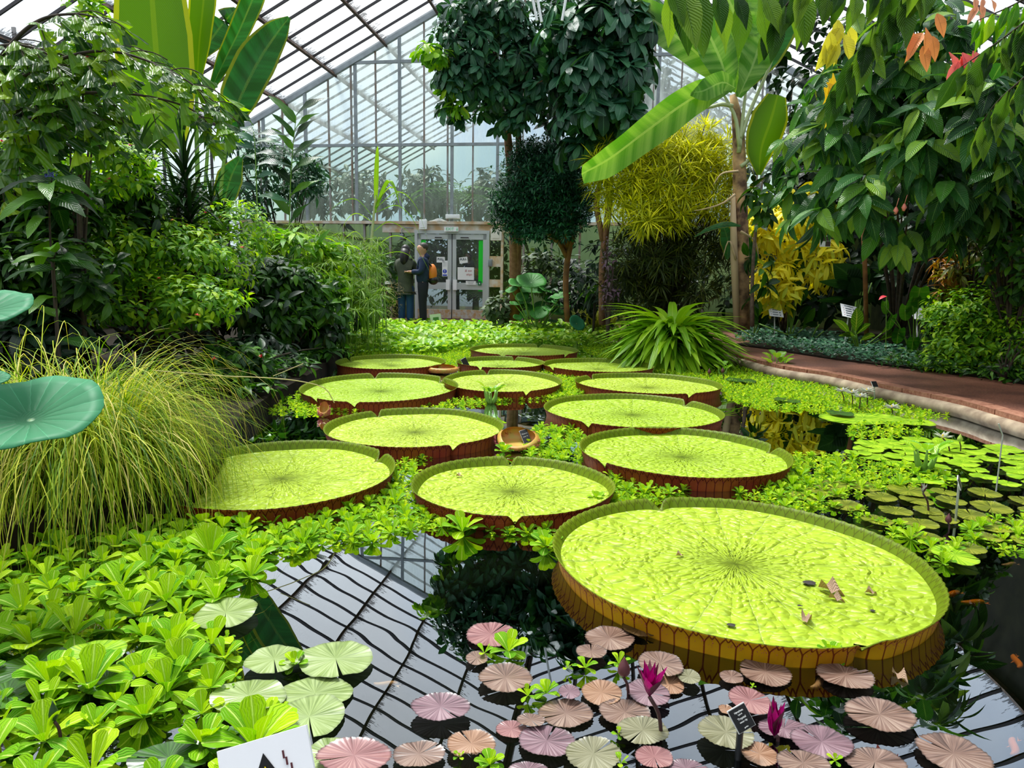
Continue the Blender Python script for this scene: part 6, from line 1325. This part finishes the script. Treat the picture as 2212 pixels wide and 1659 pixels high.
cane('shorter cane with drooping blue green leaves left of the tall ginger', [(562, 600), (556, 450), (552, 340), (548, 285)], 12.0, 14, .55, TEAL, .30, el=.3, droop=.5)
VF_ = inst(leaf_tpl(1, 'ovate', .6, 0, 0), np.tile([tuple(D(112, 382, 4.6))], (70, 1)) + rng.normal(0, .014, (70, 3)) * [1, 1, 1.4], rdir(70), rdir(70), .022)
cane('broad leaved plant with a violet flower spike at left', [(110, 600), (108, 500), (110, 420), (112, 385)], 4.6, 14, .34, MID, .34, el=-.1, droop=.5, alt=False, r=.008, smat=M_barkdk, name='violet_flower_plant', extra=[('flower_spike', VF_, M_vio)])
cane('broad leaved seedling with light green whorl left above the tussock', [(115, 700), (118, 600), (120, 545)], 4.4, 11, .28, MID, .32, el=.2, droop=.35, alt=False, r=.008, smat=M_barkdk, name='young_broadleaf')
# dracaenas
def dracaena(label, px, Y, heads, mat=DARK, n=46, sz=.42, w_=.08):
    b = Vector((D(px, 600, Y).x, Y, .12)); k = MB(); arr = []
    for (x, y, s) in heads:
        c = D(x, y, Y); k.tube(bez([b, b.lerp(c, .6) + Vector((.05, 0, 0)), c], 8), .02, 7); c = np.tile([tuple(c)], (n, 1)) - np.column_stack([np.zeros(n), np.zeros(n), np.linspace(0, .35, n)]); a = np.arange(n) * 2.4; e_ = np.linspace(1.4, -.3, n) + rng.normal(0, .1, n)
        arr.append(inst(leaf_tpl(6, 'strap', w_, .25, .25), c, np.column_stack([np.cos(a) * np.cos(e_), np.sin(a) * np.cos(e_), np.sin(e_)]), np.column_stack([-np.cos(a) * np.sin(e_) * .5, -np.sin(a) * np.sin(e_) * .5, np.cos(e_) + .4]), sz * s * rng.uniform(.85, 1.1, n)))
    return plant('dracaena', label, 'plant', b, merge(arr), mat, k, M_barkdk)
dracaena('dark spiky dracaena at left below the fishtail palm, taller head', 300, 6.4, [(298, 330, 1.0), (310, 420, 1.0), (270, 470, .9)]); dracaena('dark spiky dracaena right of the other one', 400, 7.0, [(400, 360, 1.1), (410, 450, 1.1), (380, 430, .9)], n=52); dracaena('low spiky dark plant behind the lime shrub', 450, 7.8, [(455, 430, .9), (480, 470, .9)])
# shrub light green behind, against left windows
blob_shrub('hedge_shrub', 'small leaved light green shrub against the left windows', 'shrub', 300, [(290, 300, 9.0, 55, 35), (250, 330, 9.0, 30, 50), (330, 290, 9., 40, 25)], 160, 7, SMALLV, .08, LIME, base_z=.12)
blob_shrub('cassava_shrub', 'airy shrub with small palm-shaped dark leaves before the glass wall', 'shrub', 620, [(520, 320, 12.6, 60, 40), (600, 360, 12.8, 90, 50), (660, 400, 13.0, 60, 50), (560, 420, 12.8, 60, 50), (690, 360, 13.0, 30, 25)], 210, 7, LAN, .17, TEAL, base_z=.12, gravity=.3, nst=22, r0=.018, shell=.3)
# hanging banana stems and leaves, upper left
Yl = 8.8; ex = [('leaf', bl([(352, 320), (345, 200), (335, 80), (325, -60)], Yl, (50, 78, 80, 66), n=16, fold=.12), BANL), ('leaf', bl([(425, 190), (430, 100), (440, 0), (445, -60)], Yl + .3, (6, 24, 28, 22), n=12), BANL),
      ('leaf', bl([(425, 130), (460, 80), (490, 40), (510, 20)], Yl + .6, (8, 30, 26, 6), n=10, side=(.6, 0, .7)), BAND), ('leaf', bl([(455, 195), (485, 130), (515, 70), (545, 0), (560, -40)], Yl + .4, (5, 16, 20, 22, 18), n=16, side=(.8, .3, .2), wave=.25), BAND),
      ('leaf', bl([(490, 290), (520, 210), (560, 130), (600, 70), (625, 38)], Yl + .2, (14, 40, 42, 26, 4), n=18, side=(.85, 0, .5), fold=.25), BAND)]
k = MB()
for pts, r in (([(400, 700), (410, 500), (375, 400), (352, 315)], .05), ([(440, 700), (430, 480), (425, 300), (425, 180)], .04), ([(460, 700), (470, 500), (480, 380), (492, 290)], .035), ([(430, 700), (440, 460), (450, 300), (455, 195)], .03), ([(410, 620), (400, 420), (392, 250)], .04)): k.tube(bez([D(x, y, Yl + .2) for x, y in pts], 12), [r * (1 - .5 * i / 11) for i in range(12)], 8)
plant('banana_plant', 'banana plant with huge upright backlit leaves at the upper left', 'plant', (D(430, 600, Yl).x, Yl + .2, .12), None, None, k, M_stalk, ex)
f = merge([bl([(478, 460), (488, 420), (500, 380), (520, 340)], 10.5, (8, 26, 28, 6), n=12), bl([(470, 470), (472, 445), (476, 430)], 8.2, (12, 18, 12), n=6), bl([(395, 470), (420, 430), (440, 400)], 8.8, (4, 30, 10), n=10)]); plant('banana_sucker', 'pale broad banana offshoot leaves low before the left windows', 'plant', (D(480, 600, 10).x, 10.2, .12), f, BAND)
# fishtail palm: fronds with wedge leaflets
def wedge_tpl(seed):
    rr = random.Random(seed); V = [(0, 0, 0)]; n = 5; F = []
    for i in range(n + 1):
        q = i / n; w_ = (q - .5) * .75; V.append((w_ * .55, .55, .02 * math.sin(i * 2.4)))
    for i in range(n + 1):
        q = i / n; w_ = (q - .5) * .75; V.append((w_ * 1.0, 1.0 - .35 * (1 - q) + (.10 if i % 2 else -.06) * rr.uniform(.6, 1.2), .04 * math.sin(i * 2.4) - .05))
    F += [(0, 1 + i, 2 + i, 2 + i) for i in range(n)] + [(1 + i, n + 2 + i, n + 3 + i, 2 + i) for i in range(n)]
    V = np.array(V); return V, np.array(F), np.column_stack([V[:, 0] + .5, V[:, 1]])
def frond(pts, nb, blen, nl, lsz, both=True, down=.5):
    line = bez(pts, 60); out = []; k = MB(); k.tube(line, [.016 * (1 - .8 * i / 59) for i in range(60)], 6)
    for i in range(nb):
        q = .12 + .86 * i / nb; a = line[int(q * 59)]; tg = (line[min(59, int(q * 59) + 1)] - a).normalized(); ll = blen * (1.15 - .7 * q)
        for s in ((-1, 1) if both else (1,)):
            sd = Vector((tg.x * .6, s * .5 + rng.uniform(-.2, .2), rng.uniform(-.25, .2) + s * .35)).normalized(); br = [a + sd * ll * u - Vector((0, 0, down * ll * u * u)) for u in np.linspace(0, 1, 7)]; k.tube(br, .004, 4)
            P_ = [tuple(br[min(6, int(u * 6.5))]) for u in np.linspace(.15, 1, nl)]; d = np.array([[sd.x * .7 + rng.uniform(-.3, .3), sd.y * .5 + (1 if j % 2 else -1) * .35, -.45 + rng.uniform(-.3, .2)] for j in range(nl)])
            out.append(inst(wedge_tpl(int(rng.integers(99))), np.array(P_), d, np.tile([[0, -.4, 1.]], (nl, 1)) + rng.normal(0, .2, (nl, 3)), lsz * (1.1 - .4 * q) * rng.uniform(.7, 1.1, nl)))
    return merge(out), k
FISH = leafmat('fishtail leaflets', [(.01, .06, .01), (.04, .14, .01), (.14, .32, .01), (.34, .52, .01)], rough=.36, transl=.5, dk=.9, long=True, nribs=9, bump=.4, vein=(.25, .4, .05), veinamt=.2, spec=.7, tcol=(1.5, 1.5, .3))
b = Vector((D(-160, 600, 5.2).x, 5.2, .12)); kk = MB(); arr = []
for pts, nb, bl_, nl in (([(-60, 260), (60, 160), (220, 110), (380, 160), (520, 268)], 11, .42, 8), ([(-60, 300), (80, 220), (240, 200), (400, 230), (480, 300)], 7, .34, 6), ([(-60, 200), (60, 60), (160, 30), (250, 50)], 6, .34, 6), ([(-60, 330), (60, 260), (170, 230), (260, 290)], 7, .4, 7), ([(-80, 150), (0, 100), (90, 110), (160, 170)], 7, .4, 7)):
    f, k = frond([D(x, y, 5.0) for x, y in pts], nb, bl_, nl, .22); arr.append(f); kk.v, kk.f, kk.m, kk.uv = kk.v + k.v, kk.f + [tuple(i + len(kk.v) for i in ff) for ff in k.f], kk.m + k.m, kk.uv + k.uv
kk.tube([b, b + Vector((0, 0, 2.4)), D(-60, 260, 5.0)], [.1, .08, .05], 10)
V, F, U = merge(arr); F = [tuple(f) if f[2] != f[3] else tuple(f[:3]) for f in F.tolist()]
e = empty('fishtail_palm', b, 0, 'fishtail palm with jagged drooping leaflets across the upper left', 'palm'); o = obj('foliage', V, F, FISH, e, uv=U, smooth=False); o.location = -b; o = kk.build('trunk', M_barkdk, e, smooth=True); o.location = -b
# papyrus / umbrella sedge
n = 260; px_ = rng.uniform(560, 835, n); py_ = 470 + (px_ - 560) * .15 + rng.uniform(0, 170, n); Y_ = rng.uniform(10.5, 13.0, n) - (py_ - 500) / 150 * 1.2
C = np.array([tuple(D(x, y, yy)) for x, y, yy in zip(px_, py_, Y_)]); p_, d_, u_ = whorls(C, np.tile([[0, 0, 1.]], (n, 1)), 22, .85, .25, .0, .15)
f = inst(leaf_tpl(3, 'strap', .05, .1, .35), p_, d_, u_, rng.uniform(.14, .30, len(p_))); k = MB()
for c in C: k.tube([(c[0] + rng.uniform(-.1, .1), c[1], .1), tuple(c)], .004, 4)
fs, _ = leaves_blob([(845, 640, 12.2, 30, 45), (800, 610, 11.8, 25, 20)], 60, 6, NEED, .07); plant('umbrella_sedge', 'umbrella sedge thicket with fine light green rays left of the visitors', 'sedge', (D(700, 600, 12).x, 12, .1), f, SEDGE, k, M_stalk, [('seed_heads', fs, plain('tan seed heads', (.52, .36, .16), .7))])
blob_shrub('lily_shrub', 'light green broad leaves in front of the sedge', 'shrub', 720, [(720, 560, 11.0, 70, 40), (700, 620, 10.4, 70, 40), (760, 650, 11.0, 50, 40), (640, 540, 10.6, 70, 40)], 110, 7, leaf_tpl(5, 'lance', .3, .14, .3), .26, LIME, base_z=.12, axis_up=.6)
blob_shrub('dense_shrub', 'dark undergrowth left of the visitors below the sedge', 'shrub', 720, [(700, 640, 11.6, 110, 60), (620, 560, 12.2, 110, 60), (800, 660, 13.2, 50, 40)], 260, 6, OV, .17, DARK, base_z=.12, shell=.1)
# giant reed
b = Vector((D(792, 600, 12.6).x, 12.6, .12)); k = MB(); line = bez([b, D(797, 600, 12.6), D(806, 480, 12.6), D(812, 420, 12.6)], 14); k.tube(line, [.035 - .02 * i / 13 for i in range(14)], 8)
def rb(pts, w_): return big_leaf([D(x, y, 12.6 + (.2 if x < 810 else -.3) * (i / 4)) for i, (x, y) in enumerate(pts)], [w_ * px2m(12.6) * q for q in (.7, 1, .9, .5, .05)], n=16, side=(.2, -1, 0.1) if abs(pts[-1][0] - pts[0][0]) > 60 else (1, 0, 0), fold=.2, cross=3)
f = merge([rb(p_, w_) for p_, w_ in (([(812, 430), (813, 380), (815, 330), (816, 315)], 5), ([(812, 440), (845, 405), (870, 440), (880, 490)], 5), ([(812, 450), (860, 415), (900, 450), (930, 540)], 4), ([(810, 460), (860, 445), (900, 490), (915, 560)], 4), ([(808, 470), (770, 430), (730, 440), (700, 470)], 4), ([(806, 480), (770, 460), (745, 480), (735, 520)], 4), ([(808, 500), (840, 480), (880, 500), (905, 540)], 4), ([(803, 540), (850, 510), (895, 530), (935, 600)], 4), ([(800, 560), (850, 545), (880, 550), (905, 575)], 4), ([(808, 460), (835, 395), (850, 400), (865, 450)], 4), ([(800, 540), (770, 500), (740, 520), (720, 560)], 4))])
plant('giant_reed', 'tall reed with arching ribbon leaves in front of the visitors', 'reed', b, f, STRAP, k, plain('pale cane', (.45, .48, .25), .5))
# plants by the end wall left of door
blob_shrub('broadleaf_shrub', 'dark green broad leaves against the mossy glass left of the door', 'shrub', 770, [(760, 620, 15.5, 90, 70), (640, 600, 15.5, 90, 80), (840, 600, 16.2, 30, 60)], 150, 6, OVW, .22, MID, base_z=.2)
# low sign by the path
b = P(942, 706, .15); e = empty('ground_sign', b, 0, 'small pale green sign with a dark green square at the path before the door', 'sign'); s_ = px2m(b.y); k = MB(); k.box((0, 0, 14 * s_), (23 * s_, .01, 26 * s_), (1, 0, .12), (0, 1, 0), (-.2, 0, 1)); k.build('board', plain('pale green board', (.62, .75, .58), .5), e); k = MB(); k.box((0, -.008, 14 * s_), (12 * s_, .004, 13 * s_), (1, 0, .12), (0, 1, 0), (-.1, 0, 1)); k.build('green_picture', plain('leaf green print', (.06, .22, .04), .5), e)
k = MB()
for i in range(5): k.tube([P(1062 + 18 * math.cos(a), 694 + 3.2 * math.sin(a) + i * .3, .17 + i * .012) for a in np.linspace(0, 6.6, 26)], .010, 5)
tag(k.build('garden_hose', plain('yellow hose', (.75, .62, .05), .5), smooth=True), 'coiled yellow garden hose on the path at the right foot of the door', 'hose')

# ---------------- beyond the end wall
gb = MB(); gb.add([B(UL, VW + .1, .1), B(UR_, VW + .1, .1), B(UR_, VB, .1), B(UL, VB, .1)], [(0, 1, 2, 3)]); S('planting_bed_back', gb, M_soil)
FERN = leafmat('fern fronds', [(.03, .12, .01), (.08, .24, .02), (.16, .36, .03)], rough=.5, transl=.35)
def fern(u, v, z, n, ln, label, stem_h=0.):
    c = B(u, v, z + stem_h); arr = []; 
    for i in range(n):
        a = i * 2.4 + rng.uniform(-.2, .2); e_ = rng.uniform(.5, 1.2); pts = [c + Vector((math.cos(a), math.sin(a), 0)) * ln * q * math.cos(e_ * (1 - q * .6)) + Vector((0, 0, ln * (math.sin(e_) * q - .75 * q * q))) for q in np.linspace(0, 1, 16)]
        P_, D_, S_ = [], [], []
        for j in range(1, 16):
            tg = (pts[j] - pts[j - 1]).normalized(); sd = tg.cross(Vector((0, 0, 1))).normalized()
            for s in (-1, 1): P_.append(tuple(pts[j])); D_.append(tuple(sd * s + tg * .4)); S_.append(ln * .30 * math.sin(PI * (j + 1) / 17.5))
        arr.append(inst(leaf_tpl(2, 'lance', .22, .1, .25), np.array(P_), np.array(D_), np.tile([[0, 0, 1.]], (len(P_), 1)), np.array(S_)))
    k = MB(); k.tube([B(u, v, .1), c], [.10, .08], 8); plant('tree_fern', label, 'fern', B(u, v, .1), merge(arr), FERN, k, M_barkdk)
fern(W(935, 300)[0], 19.6, .2, 22, 1.9, 'tree fern behind the glass above the left door leaf', 3.0); fern(W(1040, 300)[0], 20.6, .2, 22, 1.8, 'tree fern behind the glass above the right door leaf', 2.9); fern(W(1005, 600)[0], 18.7, .2, 20, 1.3, 'fern seen through the right door pane', .5); fern(W(950, 600)[0], 19.2, .2, 20, 1.3, 'fern seen through the left door pane', .9); fern(W(800, 400)[0], 19.5, .2, 18, 1.7, 'fern behind the glass left of the door', 1.6)
fern(W(1090, 560)[0], 18.4, .2, 18, 1.1, 'fern behind the glass right of the door frame', .6)
f, C = leaves_blob([(900, 420, 20, 40, 70), (940, 430, 20.5, 60, 70), (1060, 430, 20.5, 80, 70), (780, 420, 20.5, 100, 60), (660, 430, 20.5, 70, 60), (1000, 560, 21, 160, 100), (1180, 420, 20.5, 100, 80), (1400, 200, 20, 60, 90), (1480, 260, 20, 80, 90)], 1000, 6, OV, .26, shell=.1, inside=False); plant('background_shrub', 'blurred dark shrubs in the next house behind the glass end wall', 'shrub', B(-4, 20.5, .1), f, DARK)

# ================================================================ visitors
M_skin = plain('skin', (.55, .30, .20), .55); M_hairb = plain('black hair', (.012, .010, .010), .5); M_hairg = plain('dark grey hair', (.05, .04, .035), .6)
M_coat = plain('olive coat', (.045, .055, .035), .8, c2=(.07, .08, .05), nscale=9); M_jeans = plain('blue jeans', (.012, .06, .17), .8); M_navy = plain('navy jacket', (.006, .018, .06), .8, c2=(.012, .03, .09), nscale=8); M_trou = plain('dark trousers', (.005, .007, .016), .8); M_orange = plain('orange bag', (.80, .22, .02), .6); M_shoe = plain('dark shoes', (.03, .015, .01), .5); M_shirt = plain('blue white shirt', (.10, .16, .35), .7, c2=(.5, .5, .55), nscale=20)
def skin_mesh(name, joints, edges, mat, parent, sub=2, root=0):
    me = bpy.data.meshes.new(name); me.from_pydata([j[:3] for j in joints], edges, []); me.materials.append(mat); o = link(name, me, parent); sk = o.modifiers.new('skin', 'SKIN'); sk.use_smooth_shade = True
    for v, j in zip(me.skin_vertices[0].data, joints): v.radius = (j[3], j[4] if len(j) > 4 else j[3])
    me.skin_vertices[0].data[root].use_root = True
    ss = o.modifiers.new('sub', 'SUBSURF'); ss.levels = sub; ss.render_levels = sub
    dg = bpy.context.evaluated_depsgraph_get(); bpy.context.view_layer.update(); ev = o.evaluated_get(bpy.context.evaluated_depsgraph_get()); m2 = bpy.data.meshes.new_from_object(ev); o.modifiers.clear(); o.data = m2
    if not len(m2.materials): m2.materials.append(mat)
    return o
def ellip(mb, c, r, n=14, m=8, mat=0, cut=None):
    V = []; 
    for i in range(m + 1):
        th = PI * i / m
        for j in range(n): a = 2 * PI * j / n; V.append((c[0] + r[0] * math.sin(th) * math.cos(a), c[1] + r[1] * math.sin(th) * math.sin(a), c[2] + r[2] * math.cos(th)))
    mb.add(V, [(i * n + j, i * n + (j + 1) % n, (i + 1) * n + (j + 1) % n, (i + 1) * n + j) for i in range(m) for j in range(n)], mat)
def hand(joints, edges, wrist_i, d, side, grip=.6):
    """palm, four curled fingers, thumb"""
    w_ = Vector(joints[wrist_i][:3]); d = Vector(d).normalized(); s = d.cross(Vector((0, 0, 1))).normalized() * side; nrm = s.cross(d).normalized()
    p = w_ + d * .05; joints.append((*p, .026, .015)); pi = len(joints) - 1; edges.append((wrist_i, pi)); kk_ = w_ + d * .09
    for f_ in range(4):
        o = s * (f_ - 1.5) * .020; L_ = (.058, .068, .064, .050)[f_]; a = kk_ + o; joints.append((*a, .009)); edges.append((pi, len(joints) - 1)); b_ = a + d * L_ * .5 - nrm * L_ * .25 * grip; joints.append((*b_, .008)); edges.append((len(joints) - 2, len(joints) - 1)); c_ = b_ + d * L_ * .25 - nrm * L_ * .5 * grip; joints.append((*c_, .007)); edges.append((len(joints) - 2, len(joints) - 1))
    a = w_ + d * .03 - s * .035; joints.append((*a, .010)); edges.append((pi, len(joints) - 1)); b_ = a + d * .035 - s * .012 - nrm * .01; joints.append((*b_, .008)); edges.append((len(joints) - 2, len(joints) - 1))
def person(px, py, hgt, face, label, coat, trous, hairm, arms, hair='short', coatlen=.0, lean=0., shoe=M_shoe, z0=.15, slim=1.0, clothing='jacket'):
    b = P(px, py, z0); s = hgt / 1.72; e = empty('person', b, face, label, 'person'); e.scale = (s, s, s)      # faces +Y in its own frame
    # body (skin): head with neck, torso core, arms to the fingers, legs - one continuous mesh
    J = [(0, 0, .93, .11, .09), (0, .0, 1.12, .11, .085), (0, .0, 1.36, .12, .085), (0, .0, 1.44, .06), (0, .01, 1.49, .060), (0, .02, 1.57, .100, .115), (0, .02, 1.65, .105, .125), (0, .015, 1.70, .07, .08)]
    E = [(0, 1), (1, 2), (2, 3), (3, 4), (4, 5), (5, 6), (6, 7)]
    for sx_, leg in ((-1, 0), (1, 1)):
        i = len(J); J += [(sx_ * .10, 0, .86, .075), (sx_ * .11, .01, .48, .052), (sx_ * .11, -.01, .10, .036), (sx_ * .12, .11, .04, .033, .028)]; E += [(0, i), (i, i + 1), (i + 1, i + 2), (i + 2, i + 3)]
    hands_at = []
    for sx_, (el_, wr) in zip((-1, 1), arms):
        i = len(J); J += [(sx_ * .17, 0, 1.39, .05), (*el_, .038), (*wr, .026)]; E += [(2, i), (i, i + 1), (i + 1, i + 2)]; hands_at.append(i + 2)
        hand(J, E, i + 2, Vector(wr) - Vector(el_), -sx_)
    body = skin_mesh('body', J, E, M_skin, e, 1)
    # face
    k = MB(); ellip(k, (0, .112, 1.595), (.014, .022, .022), 8, 6); ellip(k, (0, .098, 1.545), (.024, .010, .007), 8, 5)
    for sx_ in (-1, 1): ellip(k, (sx_ * .082, .02, 1.60), (.010, .018, .028), 8, 6)
    k.build('face', M_skin, e, smooth=True); k = MB()
    for sx_ in (-1, 1): ellip(k, (sx_ * .030, .098, 1.615), (.011, .008, .007), 8, 5)
    k.build('eyes', M_hairb, e)
    k = MB()
    if hair == 'long':
        ellip(k, (0, -.005, 1.635), (.10, .105, .115), 16, 10); k.tube([(0, -.03, 1.64), (0, -.06, 1.52), (0, -.07, 1.38), (0, -.075, 1.30)], [.09, .10, .095, .05], 14)
    else: ellip(k, (0, -.012, 1.655), (.088, .102, .095), 16, 10)
    k.build('hair', hairm, e, smooth=True)
    T = [(0, 0, .84, .19 * slim, .17), (0, 0, 1.08, .18 * slim, .155), (0, 0, 1.30, .20 * slim, .165), (0, 0, 1.40, .15, .12), (0, .005, 1.47, .075)]; TE = [(0, 1), (1, 2), (2, 3), (3, 4)]
    if coatlen: T.append((0, 0, .86 - coatlen, .21 * slim, .18)); TE.append((0, 5))
    for sx_, (el_, wr) in zip((-1, 1), arms):
        i = len(T); w2 = Vector(el_).lerp(Vector(wr), .93); T += [(sx_ * .185, 0, 1.37, .085), (*el_, .070), (*w2, .055)]; TE += [(2, i), (i, i + 1), (i + 1, i + 2)]
    skin_mesh(clothing, T, TE, coat, e, 2)
    k = MB(); k.tube([(0, -.05, 1.43), (0, -.075, 1.46), (.0, -.04, 1.50)], [.085, .08, .05], 12); k.build('collar', coat, e, smooth=True)
    T = [(0, 0, 1.0, .15 * slim, .13), (0, 0, .90, .16 * slim, .14), (-.09, 0, .76, .115), (-.10, .01, .48, .090), (-.10, -.01, .06, .080), (.09, 0, .76, .115), (.10, .01, .48, .090), (.10, -.01, .06, .080)]; skin_mesh('trousers', T, [(0, 1), (1, 2), (2, 3), (3, 4), (1, 5), (5, 6), (6, 7)], trous, e, 2)
    for sx_ in (-1, 1): k = MB(); ellip(k, (sx_ * .115, .05, .045), (.048, .14, .05), 12, 8); k.build('shoe', shoe, e, smooth=True)
    return e
# the man: faces left (towards the woman), hands at his belly holding a phone
man = person(914, 702, 1.74, PI / 2 + .1, 'short haired person in a navy jacket facing left by the door', M_navy, M_trou, M_hairg, (((-.24, .03, 1.12), (-.12, .26, 1.13)), ((.24, .03, 1.12), (.10, .27, 1.12))))
wom = person(877, 700, 1.70, -.25, 'person with dark hair in an olive coat and blue jeans seen from behind', M_coat, M_jeans, M_hairb, (((-.27, .10, 1.20), (-.12, .15, 1.46)), ((.24, .12, 1.12), (.10, .25, 1.20))), hair='long', coatlen=.14, clothing='coat')
vis = person(782, 702, 1.62, .3, 'person in a blue and white patterned top mostly hidden behind the sedge', M_shirt, M_trou, M_hairb, (((-.25, .05, 1.12), (-.15, .25, 1.2)), ((.25, .05, 1.12), (.12, .25, 1.2))), hair='long', clothing='shirt', z0=.12)
mw = Matrix.Translation(man.location) @ Matrix.Rotation(PI / 2 + .1, 4, 'Z')
bp_ = empty('backpack', mw @ Vector((0, -.20, 1.05)), PI / 2 + .1, 'orange and black backpack worn by the visitor in the navy jacket', 'backpack'); k = MB(); ellip(k, (0, 0, .06), (.15, .10, .21), 16, 10); o = k.build('bag', M_orange, bp_, smooth=True)
k = MB(); ellip(k, (0, -.02, -.08), (.155, .11, .10), 16, 8); k.build('bottom_panel', M_black, bp_, smooth=True); k = MB()
for sx_ in (-1, 1): k.tube(bez([(sx_ * .10, .02, .22), (sx_ * .12, .17, .36), (sx_ * .13, .32, .22), (sx_ * .14, .30, .02), (sx_ * .12, .05, -.08)], 12), .016, 6)
k.build('straps', M_black, bp_, smooth=True)
ph = empty('phone', mw @ Vector((-.01, .36, 1.14)), PI / 2 + .1, 'small dark phone in the hands of the visitor in the navy jacket', 'phone'); k = MB(); k.box((0, 0, 0), (.075, .012, .14), (1, 0, 0), (0, .8, .6), (0, -.6, .8)); k.build('case', M_black, ph); k = MB(); k.box((0, -.007, .004), (.066, .002, .12), (1, 0, 0), (0, .8, .6), (0, -.6, .8)); k.build('screen', M_blue, ph)
